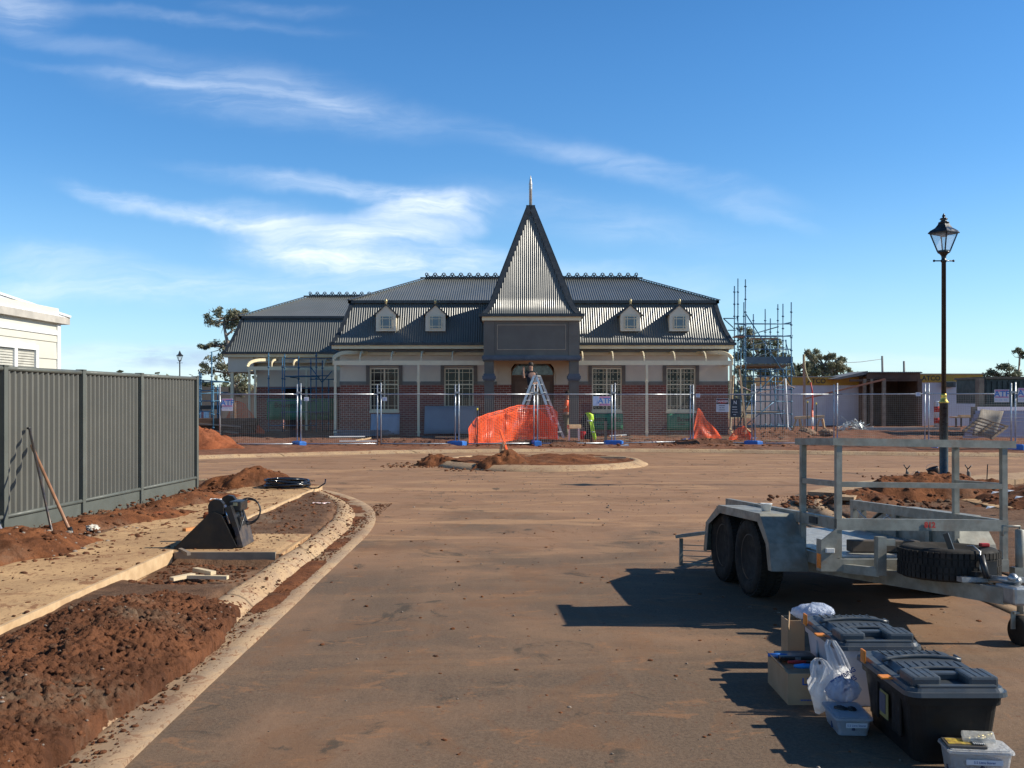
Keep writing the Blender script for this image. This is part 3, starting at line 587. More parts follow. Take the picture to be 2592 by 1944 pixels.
# ------------------------------------------------------------------ the clubhouse
BL = thing('clubhouse', 'long brick clubhouse with charcoal mansard roof, dormers and a central spire, behind the mesh fence', 'building', (.8, 39, 0))
def corr(name, prof, parent, pitch=.085, amp=.0125, rows=6, Mx=None, mat=None, spp=8):
    P = np.array(prof, float); n = len(P); tt = np.linspace(0, 1, n)        # rows of (y, z, xl, xr)
    x0, x1 = P[0, 2], P[0, 3]; xs = np.arange(x0, x1 + 1e-6, pitch / spp)
    tl = np.interp(xs, P[:, 2], tt) if P[-1, 2] > P[0, 2] + 1e-4 else np.ones_like(xs)
    tr = np.interp(-xs, -P[:, 3], tt) if P[-1, 3] < P[0, 3] - 1e-4 else np.ones_like(xs)
    tm = np.minimum(np.where(xs <= P[-1, 2], tl, 1), np.where(xs >= P[-1, 3], tr, 1))
    V = []
    for j in range(rows + 1):
        t = np.minimum(tm, j / rows); y = np.interp(t, tt, P[:, 0]); z = np.interp(t, tt, P[:, 1])
        e = .02; dy = np.interp(np.clip(t + e, 0, 1), tt, P[:, 0]) - np.interp(np.clip(t - e, 0, 1), tt, P[:, 0]); dz = np.interp(np.clip(t + e, 0, 1), tt, P[:, 1]) - np.interp(np.clip(t - e, 0, 1), tt, P[:, 1])
        l = np.hypot(dy, dz) + 1e-9; a = amp * np.cos(2 * math.pi * xs / pitch)
        V.append(np.stack([xs, y - dz / l * a, z + dy / l * a], 1))
    V = np.concatenate(V); m = len(xs); I = np.arange((rows + 1) * m).reshape(rows + 1, m)
    Q = np.stack([I[:-1, :-1], I[:-1, 1:], I[1:, 1:], I[1:, :-1]], -1).reshape(-1, 4)
    if Mx is not None: A = np.array(Mx); V = V @ A[:3, :3].T + A[:3, 3]
    return npmesh(name, V, Q, mat or ROOF, parent)
def strip(b, pts, wdt, inx, th=.03):        # flashing strip beside a hip line, widening towards +inx
    for p, q in zip(pts[:-1], pts[1:]):
        p, q = Vector(p), Vector(q); i = Vector((inx * wdt, 0, 0)); nrm = (q - p).cross(i).normalized()
        if nrm.y > 0: nrm = -nrm
        a = [p + nrm * .012, q + nrm * .012, q + i + nrm * .012, p + i + nrm * .012]; b.prism(a, nrm * th)
def cresting(b, x0, x1, y, z, pitch=.365):
    n = int(round((x1 - x0) / pitch)); b.b2((x0, y - .03, z - .02), (x1, y + .03, z + .05))
    for k in range(n + 1):
        x = x0 + (x1 - x0) * k / n; c = Vector((x, y, z + .155))
        b.tube([c + Vector((.052 * math.cos(a), 0, .052 * math.sin(a))) for a in [2 * math.pi * i / 12 for i in range(12)]], .02, 5, True)
        b.tube([c + Vector((dx, 0, dz)) for dx, dz in ((-.05, -.05), (0, -.095), (.05, -.05))], .022, 5); b.b2((x - .035, y - .015, z), (x + .035, y + .015, z + .09))
        if k < n:
            m = Vector((x + (x1 - x0) / n / 2, y, z + .165))
            b.tube([m + Vector((.118 * math.cos(a), 0, .118 * math.sin(a))) for a in [R(18) - R(216) * i / 14 for i in range(15)]], [.006 + .02 * math.sin(math.pi * i / 14) ** .6 for i in range(15)], 5)
    return b
def block(xl, xr, dy, xrid0, xrid1, ridge_y, depth, right=True, pitch=.092):
    prof = [(38.50, 3.79, 0, 0), (38.60, 3.91, .06, .05), (38.83, 4.25, .21, .20), (39.08, 4.70, .37, .34), (39.32, 5.15, .50, .43), (39.48, 5.45, .58, .48)]
    pf = [(y + dy, z, xl + a, xr - (b_ if right else 0)) for y, z, a, b_ in prof]
    corr('mansard_roof', pf, BL, pitch, rows=15)
    yb = 38.5 + dy + depth
    lip = MB(); X0, X1 = xl + .50, xr - (.40 if right else 0); ly = 39.36 + dy
    for (a, b_) in (((X0, ly, 5.42), (X1, ly + .12, 5.54)), ((X0, ly, 5.42), (X0 + .12, yb - .9, 5.54))): lip.b2(a, b_)
    if right: lip.b2((X1 - .12, ly, 5.42), (X1, yb - .9, 5.54))
    lip.build('upper_gutter', CAP, BL)
    corr('upper_roof', [(ly + .02, 5.52, X0, X1), (ridge_y, 6.84, xrid0, xrid1 if right else X1)], BL, pitch, rows=10)
    s = MB()                                                           # the faces seen only from the side or behind
    s.add([(X0, ly, 5.51), (X0, yb - .9, 5.51), (xrid0, ridge_y, 6.83)], [(0, 1, 2)])
    xr1 = xrid1 if right else X1
    s.add([(X0, yb - .9, 5.51), (X1, yb - .9, 5.51), (xr1, ridge_y, 6.83), (xrid0, ridge_y, 6.83)], [(0, 1, 2, 3)])
    if right: s.add([(X1, ly, 5.51), (X1, yb - .9, 5.51), (xr1, ridge_y, 6.83)], [(0, 1, 2)])
    for sg, xa, ok in ((1, xl, True), (-1, xr, right)):
        if not ok: continue
        q = [(xa + sg * p[2], p[0] + dy, p[1]) for p in prof]; r_ = [(xa + sg * p[2], yb - (p[0] - 38.5), p[1]) for p in prof]
        for i in range(5): s.add([q[i], q[i + 1], r_[i + 1], r_[i]], [(0, 1, 2, 3)])
    q = [(xl + p[2], yb - (p[0] - 38.5), p[1]) for p in prof]; r_ = [(xr - p[2], yb - (p[0] - 38.5), p[1]) for p in prof]
    for i in range(5): s.add([q[i], q[i + 1], r_[i + 1], r_[i]], [(0, 1, 2, 3)])
    s.build('rear_roof', ROOF, BL)
    c = MB(); strip(c, [(xl + p[2] - .01, p[0] + dy - .01, p[1]) for p in prof], .15, 1)
    if right: strip(c, [(xr - p[3] + .01, p[0] + dy - .01, p[1]) for p in prof], .15, -1); c.bar((X1, ly, 5.55), (xrid1, ridge_y, 6.88), .16, .03)
    c.bar((X0, ly, 5.55), (xrid0, ridge_y, 6.88), .16, .03); c.bar((xrid0 - .2, ridge_y, 6.87), (xr1 + (.2 if right else 0), ridge_y, 6.87), .28, .04)
    c.build('hip_flashing', CAP, BL)
    g_ = MB(); gy = 38.42 + dy; g_.b2((xl - .08, gy, 3.70), (xr + (.08 if right else 0), gy + .12, 3.80)); g_.b2((xl - .08, gy + .12, 3.70), (xl + .02, yb, 3.80))
    if right: g_.b2((xr - .02, gy + .12, 3.70), (xr + .08, yb, 3.80))
    g_.build('gutter', CAP, BL)
    f_ = MB(); f_.b2((xl, gy + .125, 3.56), (xr, gy + .16, 3.698)); f_.b2((xl, gy + .16, 3.56), (xl + .03, yb, 3.698))
    if right: f_.b2((xr - .03, gy + .16, 3.56), (xr, yb, 3.698))
    f_.build('fascia', CREAM, BL)
block(-7.04, 8.66, 0, -3.78, 5.47, 43.0, 8.6)
block(-13.45, -3.2, 7.5, -10.45, 0, 50.6, 8.6, False, .105)
cresting(MB(), -3.72, -.35, 43.0, 6.88).build('ridge_cresting', CAP, BL); cresting(MB(), 2.1, 5.42, 43.0, 6.88).build('ridge_cresting', CAP, BL)
cresting(MB(), -10.35, -5.8, 50.6, 6.88).build('ridge_cresting', CAP, BL)
def wall(b, x0, x1, z0, z1, y0, y1, ops=()):
    xs = sorted({x0, x1, *[min(max(o[i], x0), x1) for o in ops for i in (0, 1)]}); zs = sorted({z0, z1, *[min(max(o[i], z0), z1) for o in ops for i in (2, 3)]})
    for i in range(len(xs) - 1):
        run = None
        for j in range(len(zs) - 1):
            cx, cz = (xs[i] + xs[i + 1]) / 2, (zs[j] + zs[j + 1]) / 2
            if any(o[0] < cx < o[1] and o[2] < cz < o[3] for o in ops): continue
            b.b2((xs[i], y0, zs[j]), (xs[i + 1], y1, zs[j + 1]))
WX = [(-5.66, -4.50), (-2.70, -1.525), (3.18, 4.37), (6.14, 7.30)]; OPS = [(a, c, 1.05, 2.86) for a, c in WX] + [(-.03, 1.67, 0, 3.0)]
bw = MB(); wall(bw, -6.85, 8.6, 0, 2.17, 39.3, 39.55, OPS); bw.b2((-6.85, 39.55, 0), (-6.6, 46.8, 2.17)); bw.b2((8.35, 39.55, 0), (8.6, 46.8, 2.17)); bw.b2((-6.6, 46.55, 0), (8.35, 46.8, 2.17)); bw.build('brick_wall', BRICK, BL)
rw = MB(); wall(rw, -6.85, 8.6, 2.17, 3.72, 39.32, 39.55, OPS); rw.b2((-6.85, 39.55, 2.17), (-6.62, 46.8, 3.72)); rw.b2((8.37, 39.55, 2.17), (8.6, 46.8, 3.72)); rw.b2((-6.62, 46.57, 2.17), (8.37, 46.8, 3.72)); rw.build('rendered_wall', RENDER, BL)
sb = MB(); wall(sb, -6.86, 8.61, 2.172, 2.30, 39.285, 39.318, [(a - .14, c + .14, 0, 3) for a, c in WX] + [(-.6, 2.25, 0, 3.2)]); sb.build('string_course', M('grey_band', (.25, .235, .20), None, 3, .85), BL)
fz = MB(); wall(fz, -6.86, 8.61, 3.47, 3.555, 39.2, 39.318, [(-1.0, 2.4, 0, 4)]); fz.build('frieze', M('blue_grey_frieze', (.24, .275, .32), None, 3, .7), BL)
ww = MB(); wall(ww, -12.1, -6.9, 0, 2.18, 46.8, 47.05, [(-10.9, -9.5, 0, 2.1)]); ww.b2((-12.1, 47.05, 0), (-11.85, 54, 2.18)); ww.build('brick_wall', BRICK, BL)
wr = MB(); wr.b2((-12.1, 46.82, 2.18), (-6.9, 47.05, 3.72)); wr.b2((-12.1, 47.05, 2.18), (-11.87, 54, 3.72)); wr.b2((-13.3, 46.25, 2.86), (-12.11, 46.5, 3.72)); wr.b2((-13.3, 46.5, 2.86), (-13.1, 54, 3.72)); wr.b2((-12.1, 46.3, 3.3), (-6.9, 46.8, 3.72)); wr.build('rendered_wall', RENDER, BL)
inn = MB(); inn.b2((-6.5, 39.9, .01), (8.3, 40.0, 3.4)); inn.build('dark_interior', M('interior_shade', (.03, .028, .026), None, 2, .9), BL)  # indoor shade painted as a near-black sheet behind the front openings
inn = MB(); inn.b2((-10.9, 47.4, .01), (-9.5, 47.5, 2.1)); inn.build('dark_interior', M('interior_shade', (.03, .028, .026)), BL)  # same painted shade behind the wing doorway
fl = MB(); fl.b2((-7.0, 37.6, -.05), (8.7, 39.29, .14)); fl.b2((-12.3, 44.8, -.05), (-7.1, 46.79, .15)); fl.build('verandah_floor', M('site_slab', (.30, .24, .19), (.22, .16, .12), 1.5, .9, dirt=.4), BL)
# windows
def window(x0, x1, z0, z1, y, sill=True, lace=False, up=.39):
    f = MB(); t = .055; W = x1 - x0
    f.b2((x0 + t, y, z1 - t), (x1 - t, y + .07, z1)); f.b2((x0 + t, y, z0), (x1 - t, y + .07, z0 + t)); f.b2((x0, y, z0), (x0 + t, y + .07, z1)); f.b2((x1 - t, y, z0), (x1, y + .07, z1))
    zm = z1 - (z1 - z0) * up; xm = (x0 + x1) / 2; f.b2((x0 + t, y + .005, zm - .025), (x1 - t, y + .065, zm + .025)); f.b2((xm - .03, y + .008, z0 + t), (xm + .03, y + .062, zm - .025)); f.b2((xm - .03, y + .008, zm + .025), (xm + .03, y + .062, z1 - t))
    wn_ = f.build('window', CREAM, BL)
    g_ = MB()
    for (a, c) in ((x0 + t, xm - .03), (xm + .03, x1 - t)):
        for (d, e) in ((z0 + t, zm - .025), (zm + .025, z1 - t)):
            for q in (a + .115, c - .115): g_.b2((q - .009, y + .02, d), (q + .009, y + .04, e))
            for q in (d + .13, e - .13): g_.b2((a, y + .024, q - .009), (c, y + .036, q + .009))
            if lace:
                for cx in (a + .06, a + .22, c - .06):
                    for cz in ((d + .07, d + .2, e - .07, e - .2) if e - d < .9 else (d + .07, e - .07, e - .2)):
                        for s_ in (-1, 1): g_.bar((cx - .035, y + .015, cz - .035 * s_), (cx + .035, y + .015, cz + .035 * s_), .009, .009)
    g_.build('glazing_bars', CREAM, wn_); p = MB(); p.b2((x0 + t, y + .045, z0 + t), (x1 - t, y + .052, z1 - t)); p.build('pane', GLASSD, wn_)
    if sill: s = MB(); s.b2((x0 - .02, y - .05, z0 - .09), (x1 + .02, y + .04, z0 - .002)); s.build('sill', CREAM, wn_)
    return wn_
for i, (a, c) in enumerate(WX):
    w_ = window(a, c, 1.14, 2.84, 39.33, lace=i > 1)
    w_['label'] = ('white barred window second from the left end', 'white barred window just left of the portico', 'lattice window right of the portico behind the fence sign', 'lattice window nearest the right end')[i]
    s = MB(); s.b2((a - .14, 39.27, 2.9), (c + .14, 39.3, 3.02)); s.b2((a - .14, 39.27, 2.17), (a - .0, 39.3, 2.9)); s.b2((c, 39.27, 2.17), (c + .14, 39.3, 2.9)); s.build('window_surround', M('surround_grey', (.20, .17, .135), None, 3, .85), BL)
# arched door
d = MB(); d.b2((-.03, 39.42, .14), (1.67, 39.47, 2.50)); dr = d.build('door', M('brown_door', (.14, .075, .045), (.11, .06, .035), 3, .5), BL)
a = MB(); cx, r1 = .82, .85
pts = [(cx + r1 * math.cos(R(180 * k / 24)), .62 * math.sin(R(180 * k / 24))) for k in range(25)]
a.prism([(x, 39.43, 2.55 + z) for x, z in pts], (0, .02, 0)); fan = a.build('fanlight', M('fanlight_glass', (.09, .10, .11), (.03, .04, .05), 3, .08, spec=.8), BL)
a = MB(); a.tube([(x, 39.41, 2.55 + z) for x, z in pts], .035, 6); a.b2((-.03, 39.38, 2.50), (1.67, 39.44, 2.56)); a.b2((.79, 39.395, .14), (.85, 39.42, 2.5))
for x in (.12, .96): a.b2((x, 39.40, .3), (x + .55, 39.419, 1.1)); a.b2((x, 39.40, 1.3), (x + .55, 39.419, 2.3))
a.build('door_frame', M('brown_frame', (.19, .11, .065), None, 3, .5), BL)
pw = MB(); arch = [(.82 + .92 * math.cos(R(180 * k / 24)), 2.55 + .70 * math.sin(R(180 * k / 24))) for k in range(25)]
pw.prism([(2.17, 39.28, 3.55), (-.53, 39.28, 3.55), (-.53, 39.28, 2.17), (-.1, 39.28, 2.17)] + [(x, 39.28, z) for x, z in arch[::-1]] + [(1.74, 39.28, 2.17), (2.17, 39.28, 2.17)], (0, .015, 0)); pw.build('portico_wall', M('cream_render', (.66, .58, .45), (.6, .52, .40), 2, .85), BL)
# tower over the portico
TW = M('tower_render', (.165, .15, .125), (.145, .13, .11), 1.2, .8, bs=.15, bsc=50)
t = MB(); t.b2((-1.03, 36.32, 3.13), (2.46, 36.6, 4.62)); t.b2((-1.03, 36.6, 3.13), (-.78, 39.7, 4.62)); t.b2((2.21, 36.6, 3.13), (2.46, 39.7, 4.62)); t.b2((-.78, 39.45, 3.56), (2.21, 39.7, 4.62)); t.build('tower_wall', TW, BL)
t = MB(); t.b2((-.78, 36.6, 3.13), (2.21, 39.45, 3.2)); t.build('portico_ceiling', M('timber_lining', (.30, .19, .11), None, 3, .7), BL)
for x in (-1.03, 2.10):
    p = MB(); p.b2((x + .01, 36.33, .0), (x + .36, 36.68, 3.12)); pr = p.build('pier', RENDERD, BL)
    p = MB(); p.b2((x - .02, 36.27, 2.46), (x + .39, 36.71, 2.53)); p.b2((x - .06, 36.24, 2.34), (x + .43, 36.75, 2.458)); p.b2((x - .03, 36.28, 2.28), (x + .40, 36.72, 2.338)); p.build('pier_cap', RENDERB, pr)
    p = MB(); p.b2((x - .012, 36.29, 3.2), (x + .382, 36.318, 4.62)); p.build('pilaster', TW, BL)
p = MB(); p.b2((-1.08, 36.22, 3.02), (2.51, 36.33, 3.20)); p.b2((-1.11, 36.18, 3.07), (2.54, 36.22, 3.16)); p.b2((-1.08, 36.33, 3.02), (-1.03, 39.3, 3.2)); p.b2((2.46, 36.33, 3.02), (2.51, 39.3, 3.2)); p.build('tower_moulding', RENDERB, BL)
p = MB(); zt, zb, xa, xb = 4.335, 3.41, -.55, 1.985; th = .022
p.b2((xa, 36.3, zt - th), (xb, 36.32, zt)); p.b2((xa, 36.3, zb), (xb, 36.32, zb + th)); p.b2((xa, 36.3, zb + th), (xa + th, 36.32, zt - th)); p.b2((xb - th, 36.3, zb + th), (xb, 36.32, zt - th)); p.build('sign_panel_moulding', M('beige_moulding', (.46, .36, .26), None, 4, .6), BL)
p = MB(); p.b2((-1.1, 36.2, 4.48), (2.53, 39.7, 4.62)); p.build('tower_fascia', CREAM, BL)
p = MB(); p.b2((-1.22, 36.08, 4.62), (2.65, 39.9, 4.73)); p.build('tower_gutter', CAP, BL)
cx, cy, = .715, 38.0; sp = [(0, 4.72, 1.80), (.14, 4.9, 1.66), (.30, 5.2, 1.50), (.49, 5.73, 1.31), (1.68, 8.98, .12)]
spf = []
for i in range(4):                       # finer rows so the flare stays smooth
    for k in range(3):
        t_ = k / 3; spf.append(tuple(sp[i][j] * (1 - t_) + sp[i + 1][j] * t_ for j in range(3)))
spf.append(sp[-1]); ss = np.array(sp); zz = np.linspace(4.72, 8.98, 24); rows_ = [(-1.80 + np.interp(z, ss[:, 1], ss[:, 0]), z, -np.interp(z, ss[:, 1], ss[:, 2]), np.interp(z, ss[:, 1], ss[:, 2])) for z in zz]
for k in range(4): corr('spire_roof', rows_, BL, .0764, .011, 46, Matrix.Translation((cx, cy, 0)) @ Matrix.Rotation(R(90 * k), 4, 'Z'))
c = MB()
for k in range(4):
    m = Matrix.Translation((cx, cy, 0)) @ Matrix.Rotation(R(90 * k), 4, 'Z')
    for s_ in (-1, 1):
        b = MB(); strip(b, [(s_ * (h + .01), -1.8 + a - .01, z) for a, z, h in [sp[0], sp[1], sp[2], sp[3], sp[4]]], .20, -s_, .025); c.add([m @ v for v in b.v], b.f)
c.b2((cx - .17, cy - .17, 8.9), (cx + .17, cy + .17, 9.03)); c.build('hip_flashing', CAP, BL)
p = MB(); p.lathe([(.06, 9.03), (.055, 9.65), (.075, 9.68), (.05, 9.71), (.075, 9.76), (.05, 9.80), (.075, 9.85), (.06, 9.88), (.045, 10.0), (.012, 10.18), (0, 10.2)], (cx, cy, 0), 12); p.build('spire_finial', M('pale_finial', (.62, .58, .52), None, 5, .35, metal=.3), BL)
# dormers
def dormer(X):
    y0, hw, z0, ze, za = 38.70, .39, 4.26, 4.92, 5.27
    d = MB(); d.prism([(X - hw, y0, z0), (X + hw, y0, z0), (X + hw, y0, ze), (X, y0, za), (X - hw, y0, ze)], (0, .9, 0)); dm = d.build('dormer', M('dormer_cream', (.78, .70, .54), (.72, .64, .49), 3, .5), BL)
    r_ = MB()
    for s_ in (-1, 1): r_.bar((X + s_ * (hw + .10), y0 + .36, ze - .06), (X + s_ * .01, y0 + .36, za + .05), .9, .035, up=(0, 1, 0)) if False else r_.prism([(X + s_ * (hw + .09), y0 - .07, ze - .075), (X, y0 - .07, za + .012), (X, y0 - .07, za + .06), (X + s_ * (hw + .10), y0 - .07, ze - .035)], (0, .95, 0))
    r_.build('dormer_roof', CAP, dm)
    f = MB(); f.lathe([(.05, 5.31), (.03, 5.36), (.055, 5.40), (.06, 5.45), (.04, 5.50), (.0, 5.54)], (X, y0 + .0, 0), 10); f.build('dormer_finial', M('brass_paint', (.62, .50, .26), None, 8, .3, metal=.4), dm)
    f = MB(); a, c, d_, e = X - .215, X + .235, 4.36, 4.84
    f.b2((a, y0 - .03, d_), (c, y0 - .022, e)); f.build('pane', M('dormer_glass', (.10, .14, .18), None, 3, .08, spec=.8), dm)
    f = MB()
    for x in (a, a + .09, c - .09, c): f.b2((x - .012, y0 - .045, d_), (x + .012, y0 - .031, e))
    for z in (d_, d_ + .09, e - .1, e): f.b2((a, y0 - .043, z - .012), (c, y0 - .033, z + .012))
    f.build('glazing_bars', CREAM, dm)
for X in (-4.94, -3.0, 4.64, 6.56): dormer(X)
# verandah frames
def verandah(x0, x1, yf, yw, posts, raf, zb=2.90, left=True, right=False, gaps=()):
    b = MB()
    segs = [(x0, x1)] if not gaps else [(x0, gaps[0]), (gaps[1], x1)]
    for a, c in segs: b.b2((a, yf - .045, zb), (c, yf + .045, zb + .17))
    b.build('verandah_beam', CREAM, BL)
    b = MB()
    for a, c in segs: b.b2((a, yw - .09, 3.34), (c, yw - .01, 3.45))
    b.build('wall_plate', CREAM, BL)
    def curve(px, py, qx, qy):
        P = []
        for k in range(9): a = R(90 * k / 8); P.append(Vector((px + (qx - px) * (.55 + .45 * math.sin(a)), py + (qy - py) * (.55 + .45 * math.sin(a)), zb + .16 + (3.42 - zb - .16) * math.cos(a) ** .9)))
        return [Vector((px, py, 3.42))] + P
    for x in raf:
        b = MB(); P = curve(x, yw - .05, x, yf)
        for p, q in zip(P[:-1], P[1:]): b.bar(p, q, .045, .09)
        b.build('curved_rafter', CREAM, BL)
    for on, x, s_ in ((left, x0, 1), (right, x1, -1)):
        if on:
            b = MB(); P = curve(x + s_ * (yw - yf) * .8, yw - .05, x, yf); P[1:1] = []
            for p, q in zip(P[:-1], P[1:]): b.bar(p, q, .07, .13)
            b.build('hip_rafter', CREAM, BL); b = MB(); b.b2((x - .045, yf + .045, zb), (x + .045, yw + 4, zb + .17)); b.build('verandah_beam', CREAM, BL)
    for x in posts:
        b = MB(); b.b2((x - .045, yf - .045, .14), (x + .045, yf + .045, zb)); b.b2((x - .065, yf - .065, 2.24), (x + .065, yf + .065, 2.30)); b.b2((x - .065, yf - .065, .30), (x + .065, yf + .065, .36)); b.build('verandah_post', CREAM, BL)
k = 37.9 / F
verandah(-6.85, 8.45, 37.9, 39.3, [-6.78, (1059.5 - 1296) * k, (1637 - 1296) * k, 8.4], [(q - 1296) * 38.2 / F for q in (914, 993, 1068, 1146, 1474, 1550, 1628, 1705, 1783)], gaps=(-1.0, 2.45), right=True)
verandah(-12.1, -7.1, 45.2, 46.8, [-12.02, -11.75, -9.4], [-11.0, -10.0, -8.6], zb=2.92)
b = MB(); b.b2((-13.2, 46.3, .1), (-13.06, 46.44, 2.86)); b.build('verandah_post', CREAM, BL)
# building wrap and loose sheets against the wall; lettering as on the sheets
def text(body, size, loc, rot, mat, parent, name='lettering', ext=.001, sx=1.0, bold=0.0):
    if body[0] == '~':          # a line too small to read in the photograph: a row of short strokes
        b = MB(); x = -len(body) * size * .28; m = Matrix.Translation(loc) @ (rot if isinstance(rot, Matrix) else Matrix.Rotation(R(90), 4, 'X'))
        for i, ch in enumerate(body[1:]):
            if ch != ' ': b.add([m @ Vector((x + i * size * .56 + q[0] * size * .42, (q[1] - .5) * size * .55, .0006)) for q in ((0, 0), (1, 0), (1, 1), (0, 1))], [(0, 1, 2, 3)])
        return b.build('small_print', mat, parent)
    cu_ = bpy.data.curves.new(name, 'FONT'); cu_.body = body; cu_.size = size; cu_.extrude = ext; cu_.align_x = 'CENTER'; cu_.align_y = 'CENTER'; cu_.offset = bold; cu_.resolution_u = 3
    ob = bpy.data.objects.new(name, cu_); COL.objects.link(ob); bpy.context.view_layer.update()
    me = bpy.data.meshes.new_from_object(ob.evaluated_get(bpy.context.evaluated_depsgraph_get())); bpy.data.objects.remove(ob); bpy.data.curves.remove(cu_)
    me.materials.clear(); me.materials.append(mat); o = bpy.data.objects.new(name, me); COL.objects.link(o)
    m = Matrix.Translation(loc) @ (rot if isinstance(rot, Matrix) else Matrix.Rotation(R(90), 4, 'X') @ Matrix.Identity(4)) @ Matrix.Diagonal((sx, 1, 1, 1))
    if parent is not None: m = rootmat(parent).inverted() @ m
    me.transform(m); o.parent = parent; return o
INK = M('black_ink', (.02, .02, .022), None, 5, .6); INKB = M('blue_ink', (.03, .10, .35), None, 5, .6); INKR = M('red_ink', (.55, .04, .03), None, 5, .5); INKW = M('white_ink', (.75, .75, .75), None, 5, .5)
GREEN = M('green_wrap', (.02, .23, .115), (.018, .18, .09), 3, .5)
def sheet(name, label, cat, x0, x1, z0, z1, y, mat, th=.012, lean=.0, group=None):
    t = thing(name, label, cat, ((x0 + x1) / 2, y, z0), group=group); b = MB()
    n = 8; V = []
    for i in range(n + 1):
        for j in range(5):
            x = x0 + (x1 - x0) * i / n; z = z0 + (z1 - z0) * j / 4; yy_ = y + lean * (j / 4) - .012 * mnoise.noise(Vector((x * 2, z * 2, y))); V.append((x, yy_, z))
    F_ = [(i * 5 + j, (i + 1) * 5 + j, (i + 1) * 5 + j + 1, i * 5 + j + 1) for i in range(n) for j in range(4)]; b.add(V, F_, True)
    o = b.build('sheet', mat, t); s = o.modifiers.new('s', 'SOLIDIFY'); s.thickness = th; return t
t = sheet('building_wrap', 'green building wrap reading wens Bo below the window right of the portico', 'building wrap', 3.22, 4.40, .38, 1.02, 39.22, GREEN); text('wens', .27, (3.50, 39.185, .80), None, INK, t, bold=.004); text('Bo', .27, (4.18, 39.185, .78), None, INK, t, bold=.004); text('~xxxx xxxxxx', .085, (3.62, 39.185, .60), None, INK, t)
t = sheet('building_wrap', 'green building wrap reading Bowe below the right end window', 'building wrap', 6.16, 7.16, .36, 1.02, 39.22, GREEN); text('Bowe', .27, (6.86, 39.185, .79), None, INK, t, bold=.004); text('~xxxxxx', .085, (6.75, 39.185, .60), None, INK, t)
t = sheet('building_wrap', 'large green building wrap on the left wing behind the scaffold', 'building wrap', -11.6, -8.4, .62, 1.62, 46.72, GREEN); text('Bowens', .34, (-10.7, 46.68, 1.3), None, INK, t); text('Bowens', .34, (-9.2, 46.68, .95), None, INK, t)
GSH = M('grey_board', (.31, .33, .37), (.27, .29, .33), 1.2, .7)
sheet('fibre_cement_sheet', 'large grey board leaning on the wall left of the portico', 'board', -3.45, -1.32, .24, 1.32, 38.75, GSH, .02, .35)
sheet('fibre_cement_sheet', 'blue grey board stood below the leftmost barred window', 'board', -5.6, -4.45, .2, 1.0, 39.05, M('pale_board', (.40, .44, .52), (.33, .36, .43), 2, .7, dirt=.15), .02, .15)
# ------------------------------------------------------------------ temporary mesh fence
NODES = [(552, 30.6), (757, 30.8), (960, 31.0), (1157, 31.0), (1356, 31.2), (1553, 31.4), (1751, 32.7), (1907, 31.2), (2115, 31.6), (2346, 29.9), (2565, 28.7), (2790, 28.2)]
NP_ = [Vector(((a - 1296) * y / F, y, .2)) for a, y in NODES]
WIRE = M('panel_wire', (.42, .40, .37), None, 5, .5, metal=.3)
GTUBE = M('fence_tube', (.50, .53, .56), (.36, .38, .41), 6, .38, metal=.55, dirt=.1)
PL = ['mesh fence panel at the left end with the square sign', 'mesh fence panel in front of the green wrap on the left wing', 'mesh fence panel in front of the leftmost barred window', 'mesh fence panel in front of the large grey board and the orange netting', 'mesh fence panel right of the stepladder with the wide sign', 'mesh fence panel between the hi vis vest and the right end window',
      'mesh fence panel carrying the danger sign', 'mesh fence panel in front of the blue scaffold tower', 'mesh fence panel in front of the dark timber shed', 'mesh fence panel behind the near street lamp', 'mesh fence panel at the right edge of the photo']
for i in range(11):
    a, c = NP_[i], NP_[i + 1]; d = (c - a); Ln = d.length; u = d / Ln; p0, p1 = a + u * .055, c - u * .055; Ln -= .11
    t = thing('mesh_fence_panel', PL[i], 'fence panel', (p0.x, p0.y, .2), (0, 0, math.atan2(d.y, d.x)), group='temporary mesh fence panels')
    f = MB(); f.tube([(0, 0, -.08), (0, 0, 1.87 + .02 * (i % 3))], .021, 8); f.tube([(Ln, 0, -.08), (Ln, 0, 1.86)], .021, 8); f.tube([(0, 0, 1.55), (Ln, 0, 1.55)], .019, 8); f.tube([(0, 0, 0), (Ln, 0, 0)], .019, 8)
    f.build('frame', GTUBE, t, local=True)
    m = MB(); n = int(Ln / .062)
    for k in range(1, n): x = Ln * k / n; m.tube([(x, .0, .02), (x, .0, 1.53)], .0023, 3, cap=False)
    for k in range(1, 25): z = 1.55 * k / 25; m.tube([(.02, .004, z), (Ln - .02, .004, z)], .0023, 3, cap=False)
    m.build('wire_infill', WIRE, t, local=True)
    g_ = MB(); g_.box((Ln + .055, 0, 1.6), (.15, .05, .06)); g_.build('clamp', GALV, t, local=True)
FL = ['blue foot under the left end of the fence', 'blue foot below the green wrap', 'blue foot in front of the leftmost barred window', 'blue foot left of the orange netting', 'blue foot just below the stepladder', 'blue foot right of the hi vis vest', 'blue foot near the danger sign', 'blue foot in front of the scaffold', 'blue foot half hidden behind the trailer cage top', 'blue foot beside the lamp post', 'blue foot at the right edge of the photo']
foot = None
for i in range(11):
    p = NP_[i]
    if i in (0, 2): continue
    if foot is None:
        foot = thing('ballast_block', '', 'ballast block', p, group='blue plastic feet of the mesh fence'); b = MB(); b.bbox((0, 0, -.01), (.24, .60, .17), .02); b.build('block', BLUE, foot, local=True)
        b = MB(); b.bbox((0, 0, .076), (.16, .5, .03), .01); b.build('top_plate', BLUE, foot, local=True); o = foot
    else: o = copy_tree(foot)
    o.location = (p.x, p.y, .20); o.rotation_euler = (0, 0, R((-20, 35, 40, 55, 12, 70, 62, 30, 20, 60, 50)[i])); o['label'] = FL[i]
